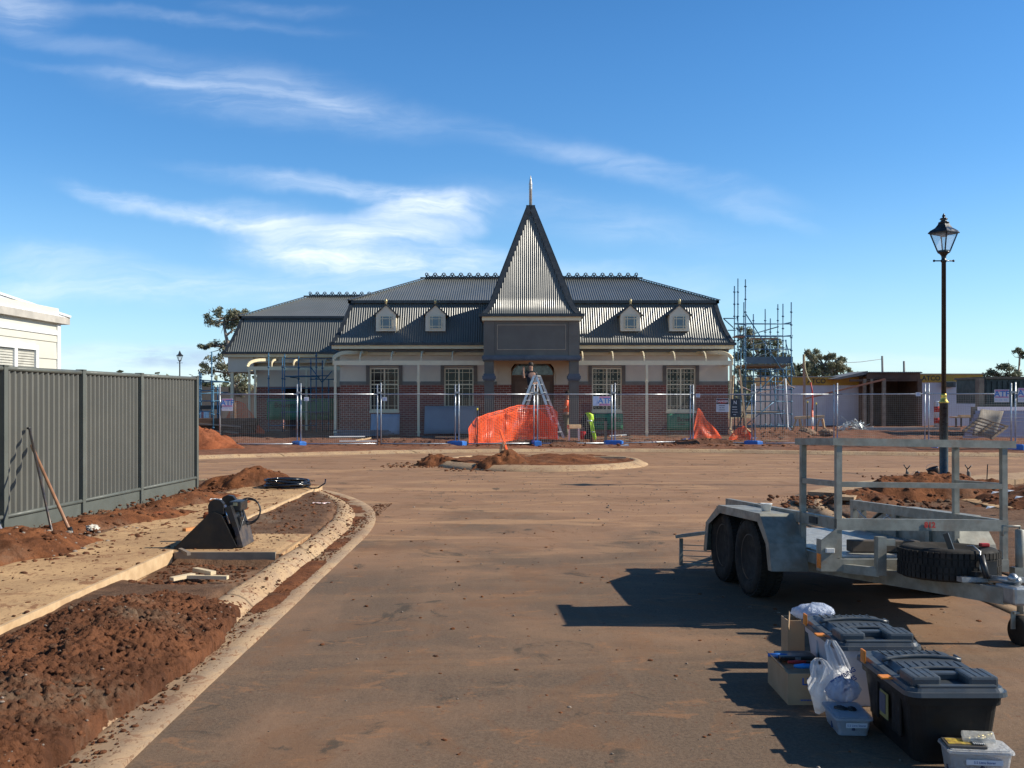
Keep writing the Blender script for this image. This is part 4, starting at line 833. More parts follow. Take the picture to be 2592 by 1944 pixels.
# signs tied to the fence
def onfence(px, py, i, dz=0):
    a, c = NP_[i], NP_[i + 1]; k = (px - 1296) / F; d = c - a; t = (k * a.y - a.x) / (d.x - k * d.y); p = a + d * t; p.z = EYE + (HOR - py) * p.y / F; return p, math.atan2(d.y, d.x)
SIGNW = M('sign_white', (.70, .71, .74), (.60, .62, .68), 6, .5); PINK = M('sign_pink', (.62, .28, .46), None, 4, .5); SBLUE = M('sign_blue', (.05, .22, .62), None, 5, .5); SIGNB = M('sign_pale_blue', (.34, .45, .68), (.5, .55, .7), 6, .5)
def sign(label, x0, x1, y0, y1, i, kind):
    a, ang = onfence((x0 + x1) / 2, (y0 + y1) / 2, i); s = a.y / F; W, H = (x1 - x0) * s, (y1 - y0) * s
    t = thing('fence_sign', label, 'sign', a + Vector((math.sin(ang), -math.cos(ang), 0)) * .03, (0, 0, ang)); b = MB(); b.box((0, 0, 0), (W, .006, H))
    if kind == 'danger':
        b.build('board', SIGNW, t, local=True); b = MB(); b.box((0, -.005, H * .29), (W * .96, .003, H * .38)); b.build('header', INK, t, local=True)
        b = MB(); b.lathe([(0, -.001), (1, -.001), (1, .001), (0, .001)], (0, 0, 0), 24, 'Y'); b.v = [Vector((v.x * W * .43, v.y - .009, v.z * H * .15 + H * .29)) for v in b.v]; b.build('oval', INKR, t, local=True); tx = [('DANGER', .105, 0, .29, INKW), ('~xxxxxxxxxx', .042, 0, -.02, INK), ('~xxx xxxx', .042, 0, -.18, INK), ('~xxxxxxxxxxx', .036, 0, -.34, INK)]
    elif kind == 'dark':
        b.build('board', M('navy_sign', (.022, .035, .055), None, 4, .5), t, local=True); tx = [('N', .16, 0, .30, INKW), ('~xxxxxx', .05, 0, .06, INKW), ('~xxxxxxxx', .04, 0, -.08, INKW), ('~xxxxxxxxx', .04, 0, -.22, INKW), ('~xxxx', .045, 0, -.36, INKW)]
    elif kind == 'tag':
        b.build('board', SIGNW, t, local=True); b = MB(); b.box((0, -.005, 0), (W * .5, .003, H * .5)); b.build('logo', SIGNB, t, local=True); tx = []
    elif kind == 'wide':
        b.build('board', SIGNW, t, local=True); b = MB(); b.box((-W * .34, -.005, 0), (W * .3, .003, H * .96)); b.build('emblem', SIGNB, t, local=True)
        b = MB(); b.box((W * .17, -.005, H * .38), (W * .6, .003, H * .2)); b.box((W * .17, -.005, -H * .38), (W * .6, .003, H * .2)); b.build('stripe', PINK, t, local=True); tx = [('ATF', .24, .17, 0, SBLUE)]
    else:
        b.build('board', SIGNW, t, local=True); b = MB(); b.box((0, -.005, H * .40), (W * .9, .003, H * .14)); b.box((0, -.005, -H * .10), (W * .9, .003, H * .10)); b.build('stripe', PINK, t, local=True); tx = [('ATF', .23, 0, .14, SBLUE), ('~xx xx xx', .072, 0, -.32, SIGNB)]
    for s_, sz, dx, dz, mt in tx:
        rt = Matrix.Rotation(ang, 4, 'Z') @ Matrix.Rotation(R(90), 4, 'X'); pos = rootmat(t) @ Vector((dx * W, -.013, dz * H)); text(s_, sz, pos, rt, mt, t, bold=.003)
sign('white ATF sign on the leftmost fence panel', 562, 590, 1009, 1040, 0, 'sq'); sign('wide ATF sign with a pale blue end, over the lattice window', 1500, 1545, 1003, 1027, 4, 'wide')
sign('white and red danger sign on the fence', 1812, 1848, 1009, 1043, 6, 'danger'); sign('navy sign right of the danger sign', 1849, 1876, 1010, 1056, 6, 'dark')
sign('ATF sign left of the last fence posts at the right', 2519, 2553, 986, 1018, 9, 'sq'); sign('ATF sign cut by the right edge of the photo', 2577, 2612, 982, 1018, 10, 'sq')
for x, y, i, l in ((776, 1010, 1, 'small white tag on the panel over the green wrap'), (974, 1010, 2, 'small white tag over the leftmost barred window'), (1768, 1001, 6, 'small white tag right of the right end window'), (2325, 998, 8, 'small white tag at the shed corner')): sign(l, x - 6, x + 6, y - 5, y + 5, i, 'tag')
# ------------------------------------------------------------------ orange safety netting
def net(label, path, hs, seed=1, du=.06, dv=.055, z0=.16, mat=ORANGE, bulge=.2):
    t = thing('barrier_netting', label, 'netting', path[0]); P = [Vector(p) for p in path]; Ls = [0]
    for a, c in zip(P[:-1], P[1:]): Ls.append(Ls[-1] + (c - a).length)
    T = Ls[-1]; nu = int(T / du); nv = int(max(hs) / dv)
    def pt(u, v):
        u = min(max(u, 0), T); k = max(i for i in range(len(Ls) - 1) if Ls[i] <= u + 1e-6); f = (u - Ls[k]) / (Ls[k + 1] - Ls[k]); p = P[k].lerp(P[k + 1], f); h = hs[k] * (1 - f) + hs[k + 1] * f
        w_ = mnoise.noise(Vector((u * 2.2, v * 2, seed))); w2 = mnoise.noise(Vector((u * 5, v * 1.2, seed + 9)))
        return Vector((p.x + .05 * w2, p.y + bulge * w_ + .05 * w2 - .08 * (1 - v), p.z + v * h * (1 + .04 * w_) + .02 * w2))
    m = MB(); G = [[pt(T * i / nu, j / nv) for j in range(nv + 1)] for i in range(nu + 1)]
    for i in range(nu + 1):
        for j in range(nv):
            a, c = G[i][j], G[i][j + 1]; e = (G[min(i + 1, nu)][j] - G[max(i - 1, 0)][j]).normalized() * .0085; m.add([a - e, a + e, c + e, c - e], [(0, 1, 2, 3)])
    for j in range(nv + 1):
        for i in range(nu):
            a, c = G[i][j], G[i + 1][j]; e = Vector((0, 0, .0105 if j not in (0, nv) else .018)); m.add([a - e, c - e, c + e, a + e], [(0, 1, 2, 3)])
    m.build('mesh', mat, t); return t, P, hs
NETM = M('orange_netting', (.92, .10, .025), (.70, .06, .015), 9, .3, spec=.7)
def gp_(px, Y, z=.16): return ((px - 1296) * Y / F, Y, z)
net('large crumpled orange netting around the foot of the stepladder', [gp_(1186, 31.3, .1), gp_(1206, 31.6), gp_(1250, 32.6), gp_(1308, 33.6, .25), gp_(1352, 33.9, .25), gp_(1392, 33.6, .25), gp_(1412, 32.9, .2)], [.55, .85, 1.0, 1.12, 1.12, 1.12, .95], 3)
net('second fold of orange netting just behind the one round the stepladder', [gp_(1200, 31.9, .12), gp_(1240, 32.2), gp_(1310, 33.3, .25), gp_(1365, 33.4, .25), gp_(1408, 32.6, .2)], [.5, .85, .95, 1.0, .5], 8)
net('peaked orange netting piled behind the fence below the right end window', [gp_(1755, 33.4), gp_(1768, 33.5), gp_(1790, 33.6), gp_(1830, 33.7)], [.35, 1.15, .7, .1], 5, .05, .05)
net('low orange netting heap between the danger sign and the scaffold', [gp_(1846, 34.2), gp_(1866, 34.3), gp_(1886, 34.2), gp_(1900, 34)], [.1, .42, .5, .2], 6, .05, .05)
net('shaded orange netting draped behind the fence at the left end', [gp_(572, 40.0), gp_(596, 40.4), gp_(620, 40.6), gp_(670, 40.8)], [.6, 1.35, 1.2, .1], 7, .06, .06)
def picket(label, px, Y, top, cap=True, z0=.1, mat=None, r=.018):
    b_ = gp_(px, Y, z0); t = thing('star_picket', label, 'picket', b_); ztop = EYE + (HOR - top) * Y / F
    m = MB(); m.bar(b_, (b_[0], b_[1], ztop), .035, .008); m.bar((b_[0], b_[1] + .012, z0), (b_[0], b_[1] + .012, ztop), .008, .03); m.build('post', mat or DARKM, t)
    if cap: c = MB(); c.lathe([(.0, -.05), (.026, -.05), (.03, -.01), (.024, .02), (0, .03)], (b_[0], b_[1], ztop), 10); c.build('cap', M('yellow_cap', (.85, .65, .03), None, 4, .4), t)
picket('yellow capped picket at the left end of the orange netting', 1208, 31.5, 1035); picket('yellow capped picket at the middle of the orange netting', 1311, 33.7, 1032)
picket('left of two yellow capped pickets by the sacks', 2044, 37.5, 1017); picket('right of two yellow capped pickets by the sacks', 2066, 37.5, 1021)
# ------------------------------------------------------------------ stepladder and people
ALU = M('ladder_aluminium', (.62, .64, .66), (.48, .50, .52), 8, .32, metal=.5)
LD = thing('stepladder', 'tall aluminium stepladder standing in front of the arched door', 'ladder', gp_(1359, 36.0, .2))
def P3(px, py, Y): return at(px, py, Y)
apex = P3(1359, 953, 35.6)
for s_, nm in ((-1, 'climbing_side'), (1, 'rear_support')):
    m = MB(); ft = apex + Vector((s_ * .88, 0, -2.28)); n = Vector((.10, .21, 0)); tp = n * .62
    for q in (-1, 1): m.bar(apex + tp * q + Vector((s_ * .05, 0, 0)), ft + n * q * 1.15, .085, .03, up=(0, 1, 0))
    for k in range(1, 8):
        f = k / 8; c = apex.lerp(ft, f); e = (tp.lerp(n * 1.15, f)); m.bar(c - e, c + e, .07, .025)
    m.build(nm, ALU, LD)
m = MB(); m.box(apex + Vector((0, 0, .02)), (.16, .36, .04), R(-20)); m.build('top_cap', ALU, LD); m = MB(); m.bar(apex + Vector((-.42, 0, -1.15)), apex + Vector((.42, 0, -1.15)), .02); m.build('spreader', ALU, LD)
def skin(name, pts, edges, rad, mat, parent, sub=2, inv=True):
    me = bpy.data.meshes.new(name); iv = rootmat(parent).inverted() if parent is not None else Matrix.Identity(4)
    me.from_pydata([tuple(iv @ Vector(p)) for p in pts], edges, []); me.materials.append(mat); o = bpy.data.objects.new(name, me); COL.objects.link(o); o.parent = parent
    md = o.modifiers.new('skin', 'SKIN'); md.use_smooth_shade = True
    sv = me.skin_vertices[0].data
    for i, r_ in enumerate(rad): sv[i].radius = (r_, r_) if not isinstance(r_, tuple) else r_; sv[i].use_root = (i == 0)
    ms = o.modifiers.new('sub', 'SUBSURF'); ms.levels = ms.render_levels = sub; return o
def person(label, J, shirt, trouser, hair=HAIR, cap=None):
    # J: pelvis, chest, neck, head, shoulders/elbows/wrists/hands l,r, hips/knees/ankles/toes l,r
    t = thing('person', label, 'person', (J['pel'][0], J['pel'][1], min(J['ank_l'][2], J['ank_r'][2]) - .08)); k = ['pel', 'chest', 'neck', 'head', 'crown']; hd = Vector(J['head']); J['crown'] = tuple(hd + Vector((0, 0, .10)))
    pts = [J[x] for x in k]; rad = [.14, (.17, .12), .058, .088, .07]; ed = [(0, 1), (1, 2), (2, 3), (3, 4)]
    fx = Vector(J.get('face', (0, -1, 0)))
    for s_ in 'lr':
        b0 = len(pts); pts += [J['sho_' + s_], J['elb_' + s_], J['wri_' + s_], J['hand_' + s_]]; rad += [.058, .042, .028, .034]; ed += [(1, b0), (b0, b0 + 1), (b0 + 1, b0 + 2), (b0 + 2, b0 + 3)]
        h, w0 = Vector(J['hand_' + s_]), Vector(J['wri_' + s_]); d = (h - w0).normalized(); sd_ = d.cross(Vector((0, 1, .2))).normalized()
        for q, ln in ((-1.5, .060), (-.5, .075), (.5, .080), (1.5, .070)):
            b1 = len(pts); a = h + sd_ * q * .019 + d * .03; pts += [tuple(a), tuple(a + d * ln * .55), tuple(a + d * ln * .9 + Vector((0, -.02, -.01)))]; rad += [.009, .008, .007]; ed += [(b0 + 3, b1), (b1, b1 + 1), (b1 + 1, b1 + 2)]
        b1 = len(pts); pts += [tuple(h + sd_ * .045 - d * .01), tuple(h + sd_ * .065 + d * .03)]; rad += [.011, .009]; ed += [(b0 + 3, b1), (b1, b1 + 1)]
        b0 = len(pts); pts += [J['hip_' + s_], J['kne_' + s_], J['ank_' + s_], J['toe_' + s_]]; rad += [.088, .058, .042, .035]; ed += [(0, b0), (b0, b0 + 1), (b0 + 1, b0 + 2), (b0 + 2, b0 + 3)]
    skin('body', pts, ed, rad, SKIN, t)
    m = MB()
    m.lathe([(0, -.06), (.07, -.05), (.096, 0), (.10, .05), (.085, .1), (.045, .13), (0, .14)], hd + Vector((0, 0, .035)) - fx * .014, 14); m.build('hair', hair if cap is None else cap, t)
    m = MB(); m.tube([hd + fx * .08 + Vector((0, 0, .02)), hd + fx * .115 - Vector((0, 0, .015))], [.008, .014], 6); m.build('nose', SKIN, t)
    m = MB(); rt = fx.cross(Vector((0, 0, 1)))
    for q in (-1, 1): m.lathe([(0, -.008), (.012, 0), (0, .008)], hd + fx * .084 + rt * q * .032 + Vector((0, 0, .025)), 8)
    m.build('eyes', INK, t)
    P = [J['pel'], J['chest'], tuple(Vector(J['neck']) - Vector((0, 0, .06)))]; r_ = [.155, (.19, .135), .075]; e = [(0, 1), (1, 2)]
    for s_ in 'lr':
        b0 = len(P); P += [J['sho_' + s_], tuple(Vector(J['sho_' + s_]).lerp(Vector(J['elb_' + s_]), .8))]; r_ += [.074, .062]; e += [(1, b0), (b0, b0 + 1)]
    skin('shirt', P, e, r_, shirt, t)
    P = [J['pel']]; r_ = [.155]; e = []
    for s_ in 'lr':
        b0 = len(P); P += [J['hip_' + s_], J['kne_' + s_], tuple(Vector(J['ank_' + s_]) + Vector((0, 0, .04)))]; r_ += [.102, .074, .066]; e += [(0, b0), (b0, b0 + 1), (b0 + 1, b0 + 2)]
    skin('trousers', P, e, r_, trouser, t)
    for s_ in 'lr': skin('boot', [J['ank_' + s_], tuple(Vector(J['ank_' + s_]) - Vector((0, 0, .04))), J['toe_' + s_]], [(0, 1), (1, 2)], [.058, .056, .042], DARKM, t, 1)
    return t
BLKC = M('black_cloth', (.015, .015, .018), (.03, .03, .034), 9, .85); KHA = M('khaki_cloth', (.22, .19, .12), (.16, .14, .09), 9, .85); GRYC = M('grey_brown_cloth', (.10, .085, .07), None, 9, .85); HIVO = M('hi_vis_orange', (.95, .14, .03), (.8, .10, .02), 6, .6)
hx, hy, hz = at(1343.5, 928, 36.0)
def off(x, y, z): return (hx + x, hy + y, hz + z)
person('person in a black shirt up the stepladder reaching towards the arched window', dict(head=(hx, hy, hz), neck=off(.01, 0, -.15), chest=off(.03, 0, -.36), pel=off(.02, 0, -.80), face=(-.3, -.95, 0),
    sho_l=off(-.17, 0, -.24), elb_l=off(-.26, -.1, -.42), wri_l=off(-.27, -.12, -.17), hand_l=off(-.27, -.12, -.10), sho_r=off(.20, 0, -.25), elb_r=off(.28, -.04, -.50), wri_r=off(.20, -.22, -.62), hand_r=off(.14, -.28, -.62),
    hip_l=off(-.08, 0, -.88), kne_l=off(-.10, -.12, -1.28), ank_l=off(-.12, .0, -1.62), toe_l=off(-.10, -.16, -1.68), hip_r=off(.12, 0, -.88), kne_r=off(.14, -.06, -1.30), ank_r=off(.1, .04, -1.68), toe_r=off(.12, -.12, -1.73)), BLKC, GRYC)
hx, hy, hz = at(1436, 1000, 37.2)
person('person in an orange hi vis top half hidden behind the right pier', dict(head=(hx, hy, hz), neck=off(0, 0, -.15), chest=off(.0, 0, -.36), pel=off(-.02, 0, -.74), face=(-1, 0, 0),
    sho_l=off(-.02, -.16, -.24), elb_l=off(-.08, -.22, -.48), wri_l=off(-.24, -.18, -.52), hand_l=off(-.30, -.17, -.50), sho_r=off(-.02, .16, -.24), elb_r=off(-.06, .2, -.5), wri_r=off(-.22, .16, -.56), hand_r=off(-.28, .15, -.56),
    hip_l=off(-.02, -.09, -.82), kne_l=off(-.05, -.1, -1.2), ank_l=off(.0, -.1, -1.56), toe_l=off(-.16, -.1, -1.62), hip_r=off(-.02, .09, -.82), kne_r=off(-.01, .1, -1.2), ank_r=off(.06, .1, -1.56), toe_r=off(-.10, .1, -1.62)), HIVO, KHA)
# vest on a stake, trestle, stakes
t = thing('hi_vis_vest', 'lime yellow hi vis vest hung over a stake behind the fence', 'vest', gp_(1492, 32.0, .2)); HIVY = M('hi_vis_yellow', (.62, .98, .05), (.48, .80, .03), 12, .5)
def drape(name, pl, mat, dx, parent, depth=.10):
    m = MB(); V = []
    for i, (px, py, w_) in enumerate(pl):
        for j in range(6):
            q = px + w_ * (j / 5 - .5) * 1.0; p = at(q, py, 32.0); p.y += dx + depth * math.sin(j * 1.3 + i * .9) * .3; V.append(p)
    m.add(V, [(i * 6 + j, i * 6 + j + 1, (i + 1) * 6 + j + 1, (i + 1) * 6 + j) for i in range(len(pl) - 1) for j in range(5)], True); o = m.build(name, mat, parent); s = o.modifiers.new('s', 'SOLIDIFY'); s.thickness = .012
drape('vest_front', [(1487, 1045, 12), (1493, 1049, 17), (1496, 1059, 14), (1495, 1068, 10), (1497, 1076, 8), (1499, 1085, 10), (1502, 1096, 9), (1505, 1106, 8), (1506, 1114, 4)], HIVY, -.06, t)
drape('reflective_band', [(1491, 1063.5, 13), (1492, 1066.5, 13)], M('silver_tape', (.7, .72, .72), None, 6, .3, metal=.3), -.085, t); drape('reflective_band', [(1499, 1092, 10), (1500, 1094.5, 10)], M('silver_tape', (.7, .72, .72)), -.085, t)
drape('lining', [(1484, 1046, 6), (1482, 1056, 15), (1481, 1066, 22), (1484, 1076, 22), (1489, 1086, 14), (1490, 1096, 14), (1488, 1106, 20), (1487, 1112, 16)], BLKC, .02, t)
def stick(name, label, cat, p, q, w_, mat, h=None, group=None):
    t = MB().bar(p, q, w_, h).build(name, mat); return tag(t, label, cat, group)
stick('timber_stake', 'dark red stake holding up the hi vis vest', 'stake', gp_(1497, 32.05, .05), at(1494, 1052, 32.05), .10, M('red_brown_timber', (.20, .07, .04), None, 5, .8), .04)
stick('timber_stake', 'grey stake standing between the vest and the blue foot', 'stake', gp_(1533, 32.2, .05), at(1533, 1066, 32.2), .09, TIMBERG, .04)
t = thing('trestle', 'low timber topped trestle beside the right pier', 'trestle', gp_(1453, 33.8, .2)); m = MB(); c = at(1453, 1080, 33.8); m.bbox(c, (.45, .22, .14), .02, R(15)); m.build('top', TIMBER, t)
for dx, dy in ((-.17, -.05), (.17, .05), (.15, -.1)): m = MB(); m.bar(c + Vector((dx, dy, -.05)), (c.x + dx, c.y + dy, .16), .05, .05); m.build('leg', WHITE, t)
t = thing('plastic_bucket', 'small red bucket between the trestle and the vest', 'bucket', gp_(1478, 34.2, .2)); m = MB(); m.lathe([(0, 0), (.12, 0), (.15, .28), (.135, .28), (.11, .02), (0, .02)], gp_(1478, 34.2, .2), 18); m.build('pail', M('red_plastic', (.5, .02, .02), None, 5, .4), t); m = MB(); c = Vector(gp_(1478, 34.2, .48)); m.tube([c + Vector((.15 * math.cos(a), 0, .12 * math.sin(a))) for a in [math.pi * k / 10 for k in range(11)]], .005, 5); m.build('handle', GALV, t)
# orange stake with a rope on the roundabout, plank
t = thing('marker_stake', 'leaning orange stake with a rope tied round it in the roundabout soil', 'stake', gnd(1291, 1172, .25)); a, c = at(1267, 1089, 23.2), at(1292, 1170, 22.6); m = MB(); m.bar(a, c, .05, .04); m.build('stake', ORANGE, t)
m = MB()
for k in range(3): q = a.lerp(c, .45 + .03 * k); m.tube([q + Vector((-.02 - .05 * math.sin(x) - .03 * k, -.03, .16 * math.cos(x) - .1)) for x in [2 * math.pi * j / 14 for j in range(14)]], .009, 5, True)
m.build('rope', M('tan_rope', (.42, .30, .18), None, 20, .9), t)
stick('plank', 'long pale plank lying across the back of the roundabout', 'plank', gnd(1296, 1156, .16), gnd(1584, 1158, .16), .12, TIMBER, .05)
# ------------------------------------------------------------------ scaffolds
def scaffold(label, stds, leds, braces=(), decks=(), loc=(0, 0, 0), r=.025):
    t = thing('scaffold', label, 'scaffold', loc)
    for (px, top, Y) in stds:
        m = MB(); a = at(px, top, Y); m.tube([(a.x, a.y, .15), a], r, 7); z = .5
        while z < a.z - .1: m.lathe([(.03, -.03), (.055, -.012), (.055, .012), (.03, .03)], (a.x, a.y, z), 8); z += .5
        m.build('standard', SCAF, t)
    for (x0, y0, Y0, x1, y1, Y1) in leds: m = MB(); m.tube([at(x0, y0, Y0), at(x1, y1, Y1)], r * .85, 7); m.build('ledger', SCAF, t)
    for (x0, y0, Y0, x1, y1, Y1) in braces: m = MB(); m.tube([at(x0, y0, Y0), at(x1, y1, Y1)], r * .9, 7); m.build('brace', SCAF, t)
    for (x0, x1, y, Ya, Yb, h, mt) in decks: m = MB(); a, c = at(x0, y, Ya), at(x1, y, Ya); m.b2((a.x, Ya, a.z - h), (c.x, Yb, a.z)); m.build('deck', mt, t)
    return t
A_, B_, C_ = 38.6, 40.6, 42.8
scaffold('tall blue scaffold tower at the right end of the clubhouse', [(1887, 707, A_), (2003, 765, A_), (1883, 765, B_), (1868, 705, B_), (1859, 724, B_), (1982, 769, B_), (1969, 770, C_), (1937, 782, C_), (1907, 795, C_), (1950, 806, C_), (1925, 930, A_ + .9), (1962, 925, A_ + 1.1), (1990, 860, B_ + .6), (1875, 880, A_ + .7)],
    [(1887, 820, A_, 2003, 820, A_), (1887, 852, A_, 2006, 851, A_), (1890, 884, A_, 2003, 884, A_), (1887, 952, A_, 2003, 952, A_), (1890, 986, A_, 2003, 986, A_), (1887, 1016, A_, 2003, 1016, A_), (1888, 1077, A_, 2003, 1077, A_), (1860, 819, B_, 1982, 820, B_), (1862, 850, B_, 1985, 850, B_), (1868, 930, B_, 1982, 930, B_),
     (1907, 845, C_, 1970, 827, A_), (1900, 875, C_, 1972, 858, A_), (1907, 852, C_, 1985, 852, C_), (1910, 905, C_, 1985, 880, A_), (1982, 820, B_, 2003, 816, A_), (1982, 851, B_, 2006, 849, A_), (1859, 820, B_, 1887, 822, A_), (1831, 806, B_, 1862, 806, B_), (1842, 836, B_, 1862, 836, B_), (1907, 1000, C_, 1985, 1000, C_), (1887, 1040, B_, 1985, 1040, B_), (1868, 965, B_, 1982, 966, B_), (1859, 1000, B_, 1982, 1000, B_), (1887, 935, A_, 2003, 935, A_), (1868, 884, B_, 1982, 884, B_), (1907, 940, C_, 1969, 940, C_), (1887, 1047, A_, 2003, 1047, A_), (1982, 884, B_, 2003, 884, A_), (1982, 952, B_, 2003, 952, A_), (1868, 952, B_, 1887, 952, A_), (1868, 1016, B_, 1887, 1016, A_), (1937, 975, C_, 1985, 975, C_)],
    [(1885, 790, A_, 2010, 985, A_), (1945, 932, B_, 1983, 1078, B_), (1865, 800, B_, 1881, 885, B_), (1988, 860, B_, 1998, 900, B_), (1831, 806, B_, 1856, 829, B_), (2004, 915, A_, 2012, 950, A_), (1900, 1010, B_, 1960, 950, B_), (1887, 1077, A_, 1960, 1016, A_), (1870, 1075, B_, 1905, 1000, B_)],
    [(1886, 2007, 903, A_ + .06, A_ + .12, .27, M('toe_board', (.10, .15, .19), None, 3, .5)), (1888, 2003, 922, A_ + .15, B_, .06, M('scaffold_plank', (.20, .16, .12), None, 3, .8)), (1862, 1886, 850, B_ - .4, B_ + .2, .05, M('red_plank', (.28, .13, .09), None, 3, .8)), (1888, 1975, 1042, A_ + .1, B_, .05, TIMBERG), (1888, 2003, 1078, A_ + .1, A_ + .6, .05, SCAF), (1870, 1985, 928, B_ - .3, B_ + .3, .06, M('scaffold_plank', (.20, .16, .12))), (1905, 1970, 855, C_ - .3, C_ + .3, .05, TIMBERG)], gp_(1945, 39.5, .2))
for j, (a, c) in enumerate((((1872, 935, 37.6), (1889, 1085, 37.2)), ((1889, 1085, 37.2), (1933, 1120, 36.6)), ((1889, 1085, 37.2), (1889, 1130, 36.4)), ((1856, 950, 37.8), (1848, 1085, 37.4)), ((1848, 1085, 37.4), (1868, 1122, 36.6)))):
    stick('timber_prop', ('slanting pale prop left of the scaffold tower', 'short prop splayed right at the scaffold foot', 'upright lower prop below the slanting prop', 'pale prop behind the danger sign', 'short prop splayed below the danger sign')[j], 'prop', at(*a), at(*c), .06, TIMBER, .05)
t = thing('conduit', 'pale bent conduit standing against the scaffold tower', 'conduit', gp_(1994, 38.1, .2)); m = MB(); m.tube([at(1988, 958, 38.2), at(1991, 1010, 38.2), at(1994, 1080, 38.1), at(2006, 1095, 37.9)], .03, 7); m.build('tube', WHITE, t)
t = thing('rope', 'drooping pale rope strung across the scaffold tower', 'rope', at(1920, 995, 38.3)); m = MB(); m.tube([at(1857, 950, 38.3), at(1880, 980, 38.3), at(1915, 996, 38.3), at(1960, 985, 38.3), at(1987, 958, 38.3), at(1996, 975, 38.3), at(2012, 982, 38.3)], .014, 5); m.build('line', M('pink_rope', (.5, .34, .28), None, 9, .9), t)
D_, E_ = 43.4, 44.6
scaffold('low blue scaffold in front of the left wing', [(680, 893, D_), (715, 905, D_), (720.5, 896, E_), (756, 902, E_), (787, 908, E_), (800.5, 893, D_), (816, 912, E_), (832, 960, E_)],
    [(720, 929, D_, 787, 929, D_), (720, 952, D_, 832, 951, D_), (680, 983, D_, 800, 983, D_), (680, 1014, D_, 800, 1014, D_), (715, 1043, D_, 838, 1043, D_), (680, 1077, D_, 800, 1077, D_), (720, 908, E_, 840, 908, E_), (787, 960, E_, 845, 960, E_), (735, 955, D_, 757, 957, E_)], [(787, 930, E_, 815, 968, E_), (840, 940, E_, 815, 968, E_)], [(722, 805, 952, D_ + .1, D_ + .5, .04, SCAF)], gp_(755, 44, .2))
scaffold('blue scaffold frames at the far left behind the grey fence', [(505, 940, 39), (509, 945, 40.5), (536, 890, 39), (540, 975, 38), (551, 975, 40)], [(505, 962, 39, 580, 967, 39), (505, 989, 39, 540, 989, 39), (494, 997, 39, 578, 993, 40.5), (494, 1015, 39, 560, 1015, 39), (494, 1041, 39, 540, 1041, 39), (494, 989, 40.5, 536, 989, 40.5), (580, 967, 40.5, 500, 967, 40.5)], (), (), gp_(520, 39, .2))
for j, px in enumerate((497, 507, 514, 519, 525)):
    t = thing('pipe_offcut', ('white pipe nearest the grey fence under the far left scaffold', 'second white pipe from the grey fence under the far left scaffold', 'pink pipe among white ones under the far left scaffold', 'white pipe just right of the pink one under the scaffold', 'rightmost white pipe under the far left scaffold')[j], 'pipe', gp_(px, 40, .3), group='pale pipes standing under the far left scaffold'); m = MB(); a = at(px, 1073, 40); m.lathe([(.07, 0), (.07, .52), (.055, .52), (.055, 0.0)], a, 12); m.build('tube', WHITE if j != 2 else M('pink_pipe', (.6, .22, .2), None, 4, .5), t)
t = thing('storage_rack', 'dark low rack above the pale pipes at the far left', 'rack', gp_(515, 40.3, .2)); m = MB(); a, c = at(494, 1026, 40.3), at(560, 1036, 40.3); m.b2((a.x, 40.3, c.z), (c.x, 40.9, a.z)); m.build('top', DARKM, t)
for px in (500, 556): m = MB(); a = at(px, 1036, 40.4); m.b2((a.x - .04, 40.35, .2), (a.x + .04, 40.45, a.z)); m.build('leg', DARKM, t)
for j, (x0, y0, x1, y1) in enumerate(((494, 1072, 612, 1080), (502, 1086, 560, 1092), (568, 1092, 602, 1096))):
    stick('plank', ('long timber plank on the dirt behind the left end of the mesh fence', 'middle plank of three behind the left mesh panel', 'short plank of three behind the left mesh panel')[j], 'plank', at(x0, y0, 38.2), at(x1, y1, 38.0), .16, TIMBERG, .05)
t = thing('timber_stack', 'brown timber stack on the dirt behind the left mesh fence panel', 'timber stack', gp_(560, 34.6, .2))
for k in range(4): m = MB(); m.bbox(gp_(560 + 3 * k, 39.0 + .1 * (k % 2), .32 + .15 * k), (2.6, .5, .14), .01, R(2 * k)); m.build('board', M('brown_timber', (.16, .085, .05), (.11, .06, .035), 4, .8), t)
# far cream paling fence
t = thing('paling_fence', 'tan paling fence far behind the left scaffold', 'fence', gp_(540, 60, 0)); m = MB(); x = gp_(440, 60)[0]
while x < gp_(640, 60)[0]: m.b2((x, 60, .1), (x + .098, 60.02, 2.33 + .02 * random.random())); x += .104
m.build('palings', M('tan_palings', (.44, .36, .25), (.36, .29, .20), 2, .8), t); m = MB(); m.b2((gp_(440, 60)[0], 60.025, 2.0), (gp_(640, 60)[0], 60.07, 2.08)); m.build('rail', TIMBERG, t)
